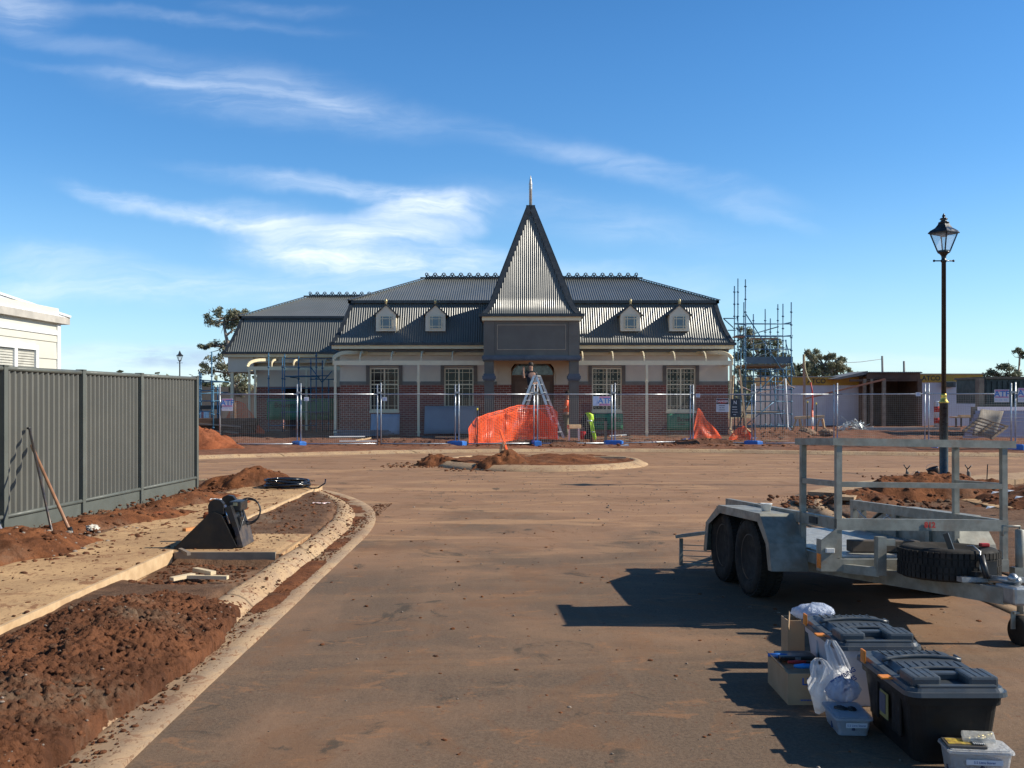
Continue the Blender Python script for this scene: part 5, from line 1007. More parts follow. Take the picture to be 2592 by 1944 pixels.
# steel stacked by the verandah, misc timber
t = thing('steel_bundle', 'stack of grey steel lengths on the verandah edge left of the windows', 'steel bundle', gp_(900, 37.2, .2))
for k in range(7): m = MB(); z = .24 + .06 * (k // 2); y = 37.0 + .12 * (k % 3); a = 846 + 7 * (k % 3); m.bar(gp_(a, y, z), gp_(a + 120 + 9 * (k % 4), y, z), .07, .05); m.build('length', M('painted_steel', (.17, .20, .24), None, 4, .45, metal=.3), t)
rgp = random.Random(11); names = []
for k in range(26):
    X = rgp.uniform(-6, 9.5); Y = rgp.uniform(31.9, 36.5); a = rgp.uniform(-.35, .35) + (math.pi / 2 if rgp.random() < .15 else 0); l_ = rgp.uniform(.25, 1.3); z = .24
    m = MB(); m.bar((X - math.cos(a) * l_ / 2, Y - math.sin(a) * l_ / 2, z), (X + math.cos(a) * l_ / 2, Y + math.sin(a) * l_ / 2, z + rgp.uniform(-.01, .05)), rgp.choice((.06, .09, .14)), .035)
    mt_ = rgp.choice((TIMBER, TIMBER, TIMBERG, WHITE)); cn = {'sawn_pine': 'pale pine', 'weathered_timber': 'grey weathered', 'white_paint': 'white'}[mt_.name]
    wh = 'below the leftmost barred window' if X < -3.6 else 'below the grey leaning board' if X < -1 else 'under the arched door' if X < 2.4 else 'in front of the green wrap' if X < 4.6 else 'between the two green wraps' if X < 6.4 else 'by the clubhouse right end'
    lb_ = '%s offcut %s, %s' % (cn, wh, 'by the fence' if Y < 33.3 else 'near verandah' if Y > 35.2 else 'midway back'); names.append(lb_)
    if names.count(lb_) > 1: lb_ = lb_ + (', longer' if l_ > .8 else ', shorter') + (', end on' if abs(a) > 1 else '')
    if lb_ in names[:-1]: lb_ = lb_.replace(' offcut', ' board offcut' if l_ > .6 else ' stub')
    names.append(lb_)
    tag(m.build('timber_offcut', mt_), lb_, 'offcut', 'timber offcuts on the building site')
for lb, a, c, w_, mt in (('white board beside the blue foot right of the vest', (1567, 1131, 30.9), (1591, 1126, 30.9), .12, WHITE), ('long plank lying behind the fence foot near the danger sign', (1930, 1116, 33), (1996, 1118, 33), .16, TIMBER), ('white board on the dirt seen under the trailer cage top', (2200, 1137, 30.6), (2232, 1134, 30.6), .16, WHITE), ('long white channel on the dirt left of the lamp post', (2252, 1138, 30.2), (2306, 1138, 30.2), .14, WHITE), ('reddish plank by the blue foot behind the cage', (2112, 1141, 30.4), (2147, 1139, 30.4), .12, M('red_brown_timber', (.2, .07, .04)))):
    stick('board', lb, 'board', at(*a), at(*c), w_, mt, .06)
# ------------------------------------------------------------------ huts, shed, container
def hut(label, x0, x1, Y, ztop, zb, txt, tx):
    a, c = (x0 - 1296) * Y / F, (x1 - 1296) * Y / F; t = thing('site_hut', label, 'site hut', ((a + c) / 2, Y, zb))
    m = MB(); m.b2((a, Y, zb), (c, Y + 2.6, ztop - .36)); m.build('wall', M('hut_white', (.60, .60, .64), (.52, .52, .57), 1.2, .55, dirt=.12), t)
    m = MB(); m.b2((a - .04, Y - .05, ztop - .36), (c + .04, Y + 2.65, ztop)); bd_ = m.build('fascia_band', M('mustard_band', (.50, .27, .02), (.42, .22, .02), 2, .5), t); m = MB(); m.b2((a - .06, Y - .08, ztop), (c + .06, Y + 2.7, ztop + .04)); m.build('roof', M('hut_roof', (.38, .36, .32), None, 3, .6), t)
    for x in tx: text(txt, .30, (((x - 1296) * Y / F), Y - .055, ztop - .18), None, INK, t, bold=.006)
    return t
hut('long white site hut with a mustard band behind the sacks', 1948, 2193, 45, 2.59, .28, 'ATCO', (2066,)); hut('white site hut with a mustard band behind the lamp post', 2326, 2484, 45, 2.72, .28, 'ATCO', (2356,))
t = thing('air_conditioner', 'dark wall unit on the hut beside the lamp post', 'air conditioner', at(2402, 980, 44.9)); m = MB(); m.bbox(at(2402, 973, 44.8), (.5, .35, .26), .02); m.build('casing', M('dark_grey_plastic', (.08, .09, .10), None, 4, .5), t); m = MB()
for k in range(5): m.box(at(2402, 973, 44.6) + Vector((0, 0, -.08 + .04 * k)), (.42, .02, .012))
m.build('grille', DARKM, t)
t = thing('timber_shed', 'open dark timber shed with a wavy edged roof between the two huts', 'shed', gp_(2260, 44.4, .3)); SB = M('shed_timber', (.13, .075, .05), (.08, .048, .034), 2.5, .85); Ys = 44.2; k = Ys / F
X0, X1 = (2190 - 1296) * k, (2328 - 1296) * k
m = MB(); m.b2((X0, Ys + 2.4, .25), (X1, Ys + 2.5, 2.7)); m.b2((X0 - .02, Ys + .4, .25), (X0 + .05, Ys + 2.39, 2.6)); m.b2((X1 - .05, Ys + .1, .25), (X1 + .02, Ys + 2.39, 2.6)); m.build('wall', SB, t)
m = MB(); zt = 2.78
for q, (p0, p1) in enumerate(((2197, 2331),)):
    n = 26; a0, a1 = (p0 - 1296) * k, (p1 - 1296) * k; V = []
    for i in range(n * 4 + 1):
        x = a0 + (a1 - a0) * i / (n * 4); z = zt + .025 * math.sin(i * math.pi / 2); V += [(x, Ys - .2, z), (x, Ys + 2.6, z - .1), (x, Ys - .2, z + .015), (x, Ys + 2.6, z - .085)]
    for i in range(n * 4): b0 = 4 * i; m.f += []; m.add([V[b0], V[b0 + 1], V[b0 + 5], V[b0 + 4], V[b0 + 2], V[b0 + 3], V[b0 + 7], V[b0 + 6]], [(0, 1, 2, 3), (4, 5, 6, 7), (0, 3, 7, 4)])
m.prism([at(2105, 959, Ys), at(2197, 939, Ys), at(2197, 947, Ys), at(2125, 960, Ys)], (0, 2.4, 0)); m.build('roof', M('shed_roof_sheet', (.20, .19, .18), None, 3, .6), t)
for lb, (x0, y0, x1, y1, w_) in {'header': (2193, 953, 2328, 951, .3), 'beam': (2150, 963, 2328, 962, .1)}.items(): m = MB(); m.bar(at(x0, y0, Ys - .02), at(x1, y1, Ys - .02), .12, w_); m.build(lb, SB, t)
for px, w_, mt in ((2187, .14, TIMBERG), (2205, .12, TIMBERG), (2236, .16, TIMBERG), (2326, .2, SB)): m = MB(); x = (px - 1296) * k; m.b2((x - w_ / 2, Ys - .1, .25), (x + w_ / 2, Ys + .02, 2.5)); m.build('post', mt, t)
stick('timber_brace', 'long rusty brace slanting across the front of the left hut', 'brace', at(2040, 1009, 43.6), at(2240, 960, 43.9), .07, M('rusty_brown', (.22, .09, .06), None, 6, .8))
t = thing('site_container', 'dark green container at the right edge behind the mesh fence', 'container', gp_(2560, 36, .3)); m = MB(); a, c = at(2496, 959, 36), at(2720, 1022, 36); m.b2((a.x, 36, c.z), (c.x, 38.4, a.z)); m.build('wall', M('container_green', (.035, .055, .05), None, 2, .5), t)
m = MB(); x = a.x
while x < c.x: m.b2((x, 35.96, c.z + .08), (x + .10, 35.999, a.z - .08)); x += .2
m.build('ribs', M('container_green', (.035, .055, .05)), t); m = MB(); m.b2((a.x - .06, 35.9, a.z), (c.x, 38.45, a.z + .08)); m.b2((a.x - .1, 35.9, c.z - .14), (c.x, 36.1, c.z)); m.build('frame', M('container_frame', (.16, .13, .09), None, 4, .7), t); m = MB(); m.b2((a.x - .30, 35.9, .25), (a.x - .12, 36.2, a.z + .02)); m.build('post', TIMBERG, t)
t = thing('weatherboard_hut', 'mauve white weatherboard wall below the green container', 'hut', gp_(2560, 35.2, .2)); a, c = at(2478, 1030, 35.2), at(2720, 1128, 35.2); m = MB(); z = .15
while z < a.z: m.prism([(a.x - .5 * (a.z - z), 35.2, z), (a.x - .5 * (a.z - z), 35.16, z), (a.x - .5 * (a.z - z), 35.2, z + .13)], (c.x - a.x + .8, 0, 0)); z += .13
m.build('boards', M('mauve_boards', (.46, .42, .50), (.40, .36, .44), 2, .6), t); m = MB(); m.b2((a.x - .2, 35.205, .15), (c.x, 35.4, a.z)); m.build('frame', TIMBERG, t)
t = thing('plywood_sheet', 'large curved plywood sheet leaning right of the lamp post', 'plywood', gp_(2530, 34.3, .2)); m = MB(); V = []
for i in range(9):
    for j in range(5): p = at(2500 + 60 * i / 8 - 40 * (1 - j / 4), 1036 + (1 - j / 4) * 66 + 6 * i / 8, 34.2); p.y += .5 * (j / 4) + .2 * math.sin(i / 8 * 3); V.append(p)
m.add(V, [(i * 5 + j, (i + 1) * 5 + j, (i + 1) * 5 + j + 1, i * 5 + j + 1) for i in range(8) for j in range(4)], True); o = m.build('ply', M('weathered_ply', (.24, .205, .17), (.19, .16, .13), 2, .85), t); s = o.modifiers.new('s', 'SOLIDIFY'); s.thickness = .02
t = thing('timber_pallet', 'battered timber pallet propped on edge in front of the plywood', 'pallet', gp_(2495, 33.4, .2)); m = MB()
for k in range(6): f = k / 5; m.bar(at(2438 + 42 * f, 1090 - 32 * f, 33.2), at(2505 + 45 * f, 1109 - 30 * f, 33.0 + .3 * f), .16, .03)
m.build('deck_boards', TIMBERG, t); m = MB()
for f in (0, .5, 1): m.bar(at(2438 + 70 * f, 1092 + 18 * f, 33.35), at(2480 + 68 * f, 1060 + 20 * f, 33.5), .1, .08)
m.build('bearers', TIMBERG, t)
t = thing('work_table', 'rough timber work table against the hut right of the lamp post', 'table', gp_(2440, 43, .3)); m = MB(); c = at(2440, 1056, 43); m.box(c, (1.0, .6, .06)); m.box(c + Vector((.1, 0, .06)), (.6, .3, .06)); m.build('top', TIMBER, t)
for dx in (-.42, -.2, .2, .42): m = MB(); m.b2((c.x + dx - .03, 42.8, .28), (c.x + dx + .03, 42.86, c.z - .03)); m.build('leg', DARKM, t)
t = thing('bollard', 'white bollard with red bands partly behind the lamp post', 'bollard', gp_(2373, 43.5, .3)); m = MB(); a = gp_(2373, 43.5, .28); m.lathe([(.14, 0), (.14, 1.18), (.12, 1.22), (0, 1.23)], a, 14); m.build('post', WHITE, t)
for z in (.25, .75): m = MB(); m.lathe([(.145, z), (.145, z + .24)], a, 14); m.build('red_band', M('signal_red', (.75, .03, .02), None, 5, .5), t)
m = MB(); 
t = thing('scrap_pile', 'tangled pile of bright galvanised offcuts in front of the left hut', 'scrap pile', gp_(2158, 40, .3)); m = MB(); rs = random.Random(4)
for k in range(60): c = Vector(gp_(rs.uniform(2126, 2190), rs.uniform(39.4, 40.6), .32)); d = Vector((rs.uniform(-1, 1), rs.uniform(-1, 1), rs.uniform(-.2, .8))).normalized() * rs.uniform(.15, .4); z = rs.uniform(0, .45) * max(0, 1 - abs(c.x - 13.8) / .9); c.z += z; m.bar(c - d * .5, c + d, .04, .02)
m.build('offcuts', M('bright_galv', (.66, .70, .70), (.4, .45, .46), 9, .4, metal=.3), t)
t = thing('steel_bundle', 'long low bundle of steel on the dirt in front of the shed', 'steel bundle', gp_(2310, 40, .3))
for kk in range(8): m = MB(); m.bar(gp_(2165 + 12 * (kk % 4), 39.6 + .12 * kk, .36 + .05 * (kk % 2)), gp_(2430 - 14 * (kk % 3), 39.5 + .13 * kk, .36 + .05 * (kk % 2)), .09, .06); m.build('length', GALV, t)
for j, px in enumerate((2041, 2092)):
    t = thing('hessian_sack', ('left of two brown sacks behind the trailer', 'right of two brown sacks behind the trailer')[j], 'sack', gp_(px, 37.0, .2)); m = MB(); c = Vector(gp_(px, 37.0, .2)); rr = .27
    rocks('sack', [(c.x, c.y, c.z + .1, .30)], M('hessian', (.26, .16, .10), (.2, .12, .08), 9, .95, bs=.4, bsc=30), 60 + j, False, t, 2, .8)
t = thing('sawhorse', 'rough timber sawhorse left of the pickets behind the sacks', 'sawhorse', gp_(2048, 39, .2)); m = MB(); m.bar(at(2012, 1058, 39), at(2085, 1054, 39), .25, .1); m.build('top', TIMBER, t)
for px, d in ((2016, -10), (2024, 8), (2075, -10), (2082, 8)): m = MB(); m.bar(at(px, 1060, 39), (at(px + d, 1080, 39).x, 39.1, .25), .09, .05); m.build('leg', TIMBER, t)
t = thing('marker_post', 'orange and white flexible marker post between the two pickets', 'marker post', gp_(2056, 38, .2)); m = MB(); a = gp_(2056, 38, .2); m.lathe([(.14, 0), (.12, .05), (.04, .08), (.04, .95), (0, .97)], a, 12); m.build('post', ORANGE, t); m = MB(); m.lathe([(.046, .35), (.046, .7)], a, 12); m.build('white_band', WHITE, t)
t = thing('red_cable', 'hanging pale and red cable on the pole beside the left hut', 'cable', at(2036, 1060, 42)); m = MB(); m.tube([at(2036, 897, 42), at(2037, 930, 42), at(2044, 955, 42), at(2052, 968, 42)], .03, 6); m.build('sleeve', M('yellow_sleeve', (.55, .48, .28), None, 5, .6), t); m = MB(); m.tube([at(2052, 968, 42), at(2056, 990, 42), at(2057, 1020, 42), at(2055, 1045, 42)], .03, 6); m.build('cable', INKR, t)
PINKT = M('pinkish_timber', (.42, .28, .22), None, 5, .8)
stick('timber_pole', 'thin timber pole standing beside the hanging cable', 'pole', gp_(2037, 42.1, .2), at(2035, 897, 42.1), .09, PINKT)
for j, (px, tp) in enumerate(((2233, 901), (2288, 914))):
    t = thing('power_pole', ('taller distant power pole above the shed', 'shorter distant power pole above the shed')[j], 'power pole', gp_(px + 3, 110, 0)); m = MB(); m.tube([gp_(px + 3, 110, 0), at(px, tp, 110)], [.16, .11], 7); m.build('pole', M('grey_pole', (.20, .20, .20), None, 4, .8), t)
t = thing('overhead_wire', 'overhead wire running left from the taller distant pole', 'wire', at(2233, 912, 110)); m = MB(); m.tube([at(2231, 909, 110), at(2180, 916, 108), at(2110, 920, 106), at(2037, 921, 100)], .03, 5); m.build('wire', M('grey_pole', (.2, .2, .2)), t)
# ------------------------------------------------------------------ street lamps
def lamp(label, X, Y, z0):
    t = thing('street_lamp', label, 'street lamp', (X, Y, z0), group='black lantern street lamps')
    H = lambda z: z - .12
    m = MB(); m.lathe([(.12, -.1), (.10, .02), (.078, .06), (.077, H(1.53)), (.085, H(1.55))], (0, 0, 0), 20); m.build('base_column', BLACKP, t, local=True)
    m = MB(); m.lathe([(.088, H(1.545)), (.09, H(1.56)), (.062, H(1.60)), (.05, H(1.66)), (.056, H(1.68)), (.05, H(1.70)), (.045, H(1.72))], (0, 0, 0), 20); m.build('gold_collar', GOLD, t, local=True)
    m = MB(); m.lathe([(.043, H(1.7)), (.040, H(4.15)), (.052, H(4.16)), (.052, H(4.20)), (.04, H(4.21)), (.045, H(4.27)), (.075, H(4.31)), (.11, H(4.33)), (.11, H(4.35))], (0, 0, 0), 20); m.build('pole', BLACKP, t, local=True)
    m = MB(); m.tube([(-.17, 0, H(4.18)), (.17, 0, H(4.18))], .012, 8)
    for s_ in (-1, 1): m.lathe([(0, -.024), (.017, -.017), (.024, 0), (.017, .017), (0, .024)], (s_ * .18, 0, H(4.18)), 10)
    m.build('ladder_bar', BLACKP, t, local=True)
    rt = Matrix.Rotation(R(33), 3, 'Z'); zb, zt, rb, rtp = H(4.36), H(4.69), .078, .168
    fr = MB(); gl_ = MB(); C4 = [(1, 1), (-1, 1), (-1, -1), (1, -1)]
    for k in range(4):
        a, c = C4[k], C4[(k + 1) % 4]; p = [rt @ Vector((q[0] * r_, q[1] * r_, z)) for q, r_, z in ((a, rb, zb), (a, rtp, zt), (c, rb, zb), (c, rtp, zt))]
        fr.bar(p[0], p[1], .022); fr.bar(p[0], p[2], .026); fr.bar(p[1], p[3], .03); i_ = .97; gl_.add([Vector((q.x * i_, q.y * i_, q.z)) for q in (p[0], p[2], p[3], p[1])], [(0, 1, 2, 3)])
    fr.build('lantern_frame', BLACKP, t, local=True); gl_.build('lantern_glass', LGLASS, t, local=True)
    m = MB(); m.lathe([(.275, H(4.685)), (.28, H(4.70)), (.235, H(4.745)), (.155, H(4.79)), (.11, H(4.845)), (.095, H(4.88))], (0, 0, 0), 4, smooth=False, ph=.5, rot=rt); m.lathe([(.085, H(4.87)), (.10, H(4.89)), (.07, H(4.905)), (.045, H(4.93)), (.075, H(4.95)), (.06, H(4.97)), (.02, H(4.985)), (.034, H(5.01)), (.01, H(5.05)), (0, H(5.07))], (0, 0, 0), 16); m.build('lantern_roof', BLACKP, t, local=True)
    m = MB(); m.lathe([(0, H(4.62)), (.06, H(4.63)), (.075, H(4.66)), (.0, H(4.68))], (0, 0, 0), 14); m.build('bulb', M('bulb_white', (.5, .42, .34), None, 4, .3), t, local=True); return t
g = NG('lantern_glass'); g.b.inputs['Base Color'].default_value = (.6, .66, .72, 1); g.b.inputs['Roughness'].default_value = .25; g.b.inputs['Alpha'].default_value = .28; LGLASS = g.m
la = lamp('near black street lamp with a gold collar behind the trailer', 8.0, 18.3, .1)
lb = copy_tree(la); lb.location = ((455 - 1296) * 70 / F, 70, .1); lb['label'] = 'distant street lamp showing above the end of the grey fence'
# ------------------------------------------------------------------ grey steel boundary fence and house on the left
FN = thing('steel_fence', 'slate grey corrugated steel boundary fence on the left', 'fence', (-5.6, 13.5, 0)); fx = lambda y: -5.75 + .068 * (y - 11.1)
PY = [5.0, 7.05, 9.15, 11.13, 12.89, 14.6, 16.72]
for a, c in zip(PY[:-1], PY[1:]):
    n = int((c - a - .1) / .114); V = []; pr = []
    st_ = (c - a - .10) / n
    for i in range(n):
        for f, o in ((0, 0), (.22, .0), (.36, .034), (.58, .034), (.72, .0)): pr.append((a + .05 + (i + f) * st_, o))
    pr.append((c - .05, 0)); V = []
    for y, o in pr: V += [(fx(y) - .01 + o, y, .27), (fx(y) - .01 + o, y, 1.93)]
    b = MB(); b.add(V, [(2 * i, 2 * i + 2, 2 * i + 3, 2 * i + 1) for i in range(len(pr) - 1)]); o = b.build('corrugated_panel', FENCE, FN); s = o.modifiers.new('s', 'SOLIDIFY'); s.thickness = .004
    b = MB(); b.tube([(fx(a) + .015, a + .045, 1.945), (fx(c) + .015, c - .045, 1.945)], .03, 10); b.build('top_rail', FENCEP, FN)
    b = MB(); b.tube([(fx(a) + .022, a + .045, .27), (fx(c) + .022, c - .045, .27)], .026, 10); b.build('bottom_rail', FENCEP, FN)
    b = MB(); b.bar((fx(a) + .01, a + .045, .13), (fx(c) + .01, c - .045, .13), .025, .23); b.build('plinth', FENCEP, FN)
for y in PY: b = MB(); b.b2((fx(y) - .04, y - .044, -.1), (fx(y) + .05, y + .044, 1.97)); b.b2((fx(y) - .044, y - .05, 1.971), (fx(y) + .056, y + .05, 1.985)); b.build('post', FENCEP, FN)
HS = thing('house', 'cream weatherboard house with a white roof behind the grey fence', 'house', (-8.05, 16, 0)); HX = -8.03
b = MB(); z = .2
while z < 2.9: b.prism([(HX, 4, z), (HX + .022, 4, z), (HX + .006, 4, z + .30), (HX, 4, z + .30)], (0, 13.48, 0)); z += .3
b.b2((HX - 9, 4, .0), (HX - .002, 17.45, 2.92)); b.build('weatherboard_wall', M('cream_weatherboard', (.60, .575, .49), (.565, .54, .46), 1.5, .6), HS)
b = MB(); b.b2((HX - .08, 17.38, .1), (HX + .035, 17.5, 2.92)); b.b2((HX + .01, 4, 2.72), (HX + .035, 17.379, 2.80)); b.build('corner_trim', WHITE, HS)
wf = MB(); Y0, Y1, zt = 13.6, 16.62, 2.5; wf.b2((HX + .02, Y1 - .09, 1.0), (HX + .07, Y1, zt)); wf.b2((HX + .02, Y0, zt - .08), (HX + .07, Y1 - .09, zt)); wf.b2((HX + .02, 15.82, 1.0), (HX + .065, 15.92, zt - .08)); wf.b2((HX + .02, 14.4, 1.0), (HX + .065, 14.5, zt - .08)); wfo = wf.build('window', WHITE, HS)
b = MB(); z = 1.0
while z < 2.4: b.prism([(HX + .024, Y0, z), (HX + .032, Y0, z + .004), (HX + .028, Y0, z + .035), (HX + .024, Y0, z + .035)], (0, Y1 - .09 - Y0, 0)); z += .042
b.build('blind', M('cream_blind', (.55, .53, .46), None, 4, .6), wfo)
b = MB(); ex, ey = -7.93, 17.72; b.b2((ex - .12, 3.6, 2.93), (ex, ey, 3.05)); b.b2((ex - 9.6, ey - .12, 2.93), (ex - .12, ey, 3.05)); b.b2((ex - 9.6, 3.6, 2.925), (ex - .12, ey - .12, 2.94)); b.build('gutter', M('pale_gutter', (.52, .48, .42), None, 4, .5), HS)
def hroof():
    prof = [(0, 3.04, -ey, -3.6), (5, 5.04, -ey + 5, -8.6)]      # hip roof, slope about 22 degrees, faces turned towards the road and the far end
    m1 = Matrix(((0, -1, 0, ex), (-1, 0, 0, 0), (0, 0, 1, 0), (0, 0, 0, 1)))
    corr('roof', prof, HS, .0762, .009, 3, m1, M('white_roof_steel', (.78, .78, .78), (.72, .72, .73), 1, .35), 6)
    m2 = Matrix(((-1, 0, 0, 0), (0, -1, 0, ey), (0, 0, 1, 0), (0, 0, 0, 1)))
    corr('roof', [(0, 3.04, -ex, -ex + 10), (5, 5.04, -ex + 5, -ex + 5.01)], HS, .0762, .009, 3, m2, M('white_roof_steel', (.78, .78, .78)), 6)
hroof(); b = MB(); b.bar((ex, ey, 3.07), (ex - 5, ey - 5, 5.07), .12, .04); b.build('hip_capping', WHITE, HS)
# ------------------------------------------------------------------ trailer (local frame: x across, y backwards, z up)
TR = thing('plant_trailer', 'galvanised tandem axle plant trailer with an open front cage and the number 812', 'trailer', (2.27, 6.88, 0), (R(-2.4), R(1.2), R(6)))
def P_(name, fn, mat, parent=None): m = MB(); fn(m); return m.build(name, mat, parent or TR, local=True)
Wd, Ld = 1.23, 2.40
def f(m):
    m.b2((0, 0, .40), (.05, Ld, .485)); m.b2((Wd - .05, 0, .40), (Wd, Ld, .485)); m.b2((-.13, -.03, .40), (Wd + .02, .03, .485)); m.b2((.05, Ld - .05, .40), (Wd - .05, Ld, .485))
    for y in (.6, 1.2, 1.8): m.b2((.05, y, .42), (Wd - .05, y + .05, .48))
P_('chassis', f, GALVT); P_('chequer_floor', lambda m: m.b2((.04, .035, .487), (Wd - .04, Ld, .497)), CHK)
def f(m):
    m.b2((-.02, .02, .685), (.03, Ld, .765)); m.b2((Wd - .03, .02, .685), (Wd + .02, Ld, .765))
P_('side_rail', f, GALVT)
hb = P_('headboard_rail', lambda m: m.b2((-.02, -.025, .685), (Wd + .02, .018, .765)), GALVT)
text('812', .055, rootmat(TR) @ Vector((.66, -.030, .725)), rootmat(TR).to_3x3().to_4x4() @ Matrix.Rotation(R(90), 4, 'X'), INKR, TR, bold=.002)
for x, y, z0, z1 in ((0, 0, .49, 1.28), (Wd, 0, .40, 1.28), (.0, .62, .49, 1.28), (Wd, .62, .49, 1.28)): P_('cage_post', lambda m: m.b2((x - .02, y - .02, z0), (x + .02, y + .02, z1)), GALVT)
for x, ys in ((0, (1.55, 2.37)), (Wd, (1.0, 1.55, 2.2, 2.37))):
    for y in ys: P_('stake', lambda m: m.b2((x - .025, y - .03, .49), (x + .025, y + .03, .69)), GALVT)
P_('cage_top_rail', lambda m: m.b2((-.05, -.03, 1.275), (Wd + .08, .02, 1.328)), GALVT)
for x in (0, Wd): P_('cage_top_rail', lambda m: m.b2((x - .025, .021, 1.277), (x + .025, .72, 1.327)), GALVT); P_('cage_mid_rail', lambda m: m.b2((x - .016, .021, .985), (x + .016, .62, 1.025)), GALVT)
P_('cage_mid_rail', lambda m: m.b2((.021, -.02, .985), (Wd - .021, .02, 1.022)), GALVT)
P_('cage_shadow_shelf', lambda m: m.b2((.026, .021, 1.285), (Wd - .026, .62, 1.297)), CHK)  # solid plate added between the top rails to cast the broad shadow band
def guard(s_, nm):
    x0, x1 = ((-.29, -.002) if s_ < 0 else (Wd + .002, Wd + .29)); xo = x0 if s_ < 0 else x1
    pr = [(.50, .33), (.56, .52), (.76, .73), (1.78, .73), (2.14, .55), (2.2, .30)]
    def f(m):
        V = []; 
        for y, z in pr: V += [(x0, y, z), (x1, y, z), (x0, y, z + .012), (x1, y, z + .012)]
        for i in range(len(pr) - 1): a = 4 * i; b = a + 4; m.add([V[a], V[a + 1], V[b + 1], V[b], V[a + 2], V[a + 3], V[b + 3], V[b + 2]], [(0, 1, 2, 3), (4, 5, 6, 7), (0, 3, 7, 4), (1, 2, 6, 5)])
        lip = [(y, z) for y, z in pr]; c = (1.3, .30)
        inn = [(y + (c[0] - y) * .09 * (1 if True else 0), z - .055 if z > .6 else z) for y, z in lip]
        for i in range(len(lip) - 1):
            m.add([(xo, *lip[i]), (xo, *lip[i + 1]), (xo, *inn[i + 1]), (xo, *inn[i]), (xo - s_ * .006, *lip[i]), (xo - s_ * .006, *lip[i + 1]), (xo - s_ * .006, *inn[i + 1]), (xo - s_ * .006, *inn[i])], [(0, 1, 2, 3), (4, 5, 6, 7), (3, 2, 6, 7)])
        # inner skirt between guard and bed
        xi = x1 if s_ < 0 else x0
        m.prism([(xi, .50, .44), (xi, .56, .52), (xi, .76, .685), (xi, 1.78, .685), (xi, 2.14, .55), (xi, 2.16, .44)], (s_ * .004, 0, 0))
    return P_('mudguard', f, GALVT)
guard(-1, 'l'); guard(1, 'r')
def wheel(x, y, z, s_):
    r = .31; w_ = .20; hub = P_('wheel', lambda m: m.lathe([(.165, -.07), (.185, -.085), (.185, .085), (.165, .07), (.15, .01 * s_), (.07, .03 * s_), (.06, .07 * s_), (0, .07 * s_)], (x, y, z), 28, 'X'), RIM)
    def tf(m):
        pr = [(.185, -.080), (.20, -.095), (.25, -.105), (.285, -.10), (.302, -.085), (.309, -.05), (.311, 0), (.309, .05), (.302, .085), (.285, .10), (.25, .105), (.20, .095), (.185, .08)]
        m.lathe(pr, (x, y, z), 44, 'X')
        for k in range(52):
            a = 2 * math.pi * k / 52
            for q in (-.068, 0, .068):
                ro = Matrix.Rotation(a + (.02 if q == 0 else 0), 3, 'X'); m.box(Vector((x + q, y, z)) + ro @ Vector((0, 0, .309)), (.048, .024, .012), ro)
    m = MB(); tf(m); m.build('tyre', TYRE, hub, local=True)
    m = MB()
    for k in range(6): a = 2 * math.pi * k / 6; m.lathe([(.012, 0), (.012, .02), (0, .022)], (x + s_ * .045, y + .085 * math.cos(a), z + .085 * math.sin(a)), 6, 'X')
    m.build('wheel_nuts', GALV, hub, local=True)
for y, z in ((1.17, .362), (1.84, .388)): wheel(-.145, y, z, -1); wheel(Wd + .145, y, z, 1)
P_('axle', lambda m: [m.tube([(-.05, y, z), (Wd + .05, y, z)], .025, 10) for y, z in ((1.17, .33), (1.84, .35))], DARKM)
def f(m):
    for x in (.03, Wd - .03):
        m.tube([(x, .72, .40), (x, .9, .34), (x, 1.17, .325), (x, 1.5, .37), (x, 1.84, .33), (x, 2.15, .36), (x, 2.3, .42)], .02, 6)
P_('leaf_springs', f, DARKM)
tip = (.62, -1.03)
P_('drawbar', lambda m: [m.bar((x0, .95, .345), (tip[0] + d, tip[1], .385), .055, .10) for x0, d in ((.08, -.03), (Wd - .08, .03))], GALVT)
def f(m):
    m.bbox((tip[0], tip[1] - .02, .40), (.11, .2, .11), .015); m.b2((.42, -.84, .44), (.84, -.78, .47))
    m.tube([(tip[0] - .02, tip[1] + .25, .46), (tip[0] + .02, tip[1] - .05, .48)], .022, 10); m.lathe([(.03, 0), (.032, .02), (.016, .04), (0, .045)], (tip[0], tip[1] - .02, .48), 12)
P_('coupling', f, GALV)
P_('brake_lever', lambda m: m.bar((.50, -.70, .45), (.44, -.62, .72), .012, .035), DARKM)
def f(m):
    m.tube([(.57, -.86, .47), (.57, -.80, .60)], .02, 8); m.b2((.52, -.82, .44), (.62, -.72, .50)); m.b2((.60, -.76, .42), (.70, -.68, .56))
P_('winch_bracket', f, DARKM)
jx, jy = .985, -.56
jw = P_('jockey_stand', lambda m: (m.lathe([(.028, .36), (.028, .74), (.022, .745), (0, .75)], (jx, jy, 0), 14), m.lathe([(.021, .20), (.021, .40)], (jx, jy, 0), 12), m.b2((jx - .055, jy - .03, .40), (jx + .03, jy + .03, .50)), m.tube([(jx, jy, .74), (jx, jy, .765), (jx - .12, jy, .765), (jx - .12, jy, .70)], .009, 6), m.bar((jx - .05, jy, .205), (jx + .05, jy, .205), .03, .015), m.bar((jx - .05, jy, .21), (jx - .05, jy, .10), .03, .01), m.bar((jx + .05, jy, .21), (jx + .05, jy, .10), .03, .01)), GALVT)
m = MB(); m.lathe([(.03, -.03), (.085, -.036), (.097, -.025), (.10, 0), (.097, .025), (.085, .036), (.03, .03)], (jx, jy, .087), 24, 'X'); m.build('jockey_wheel', TYRE, jw, local=True)
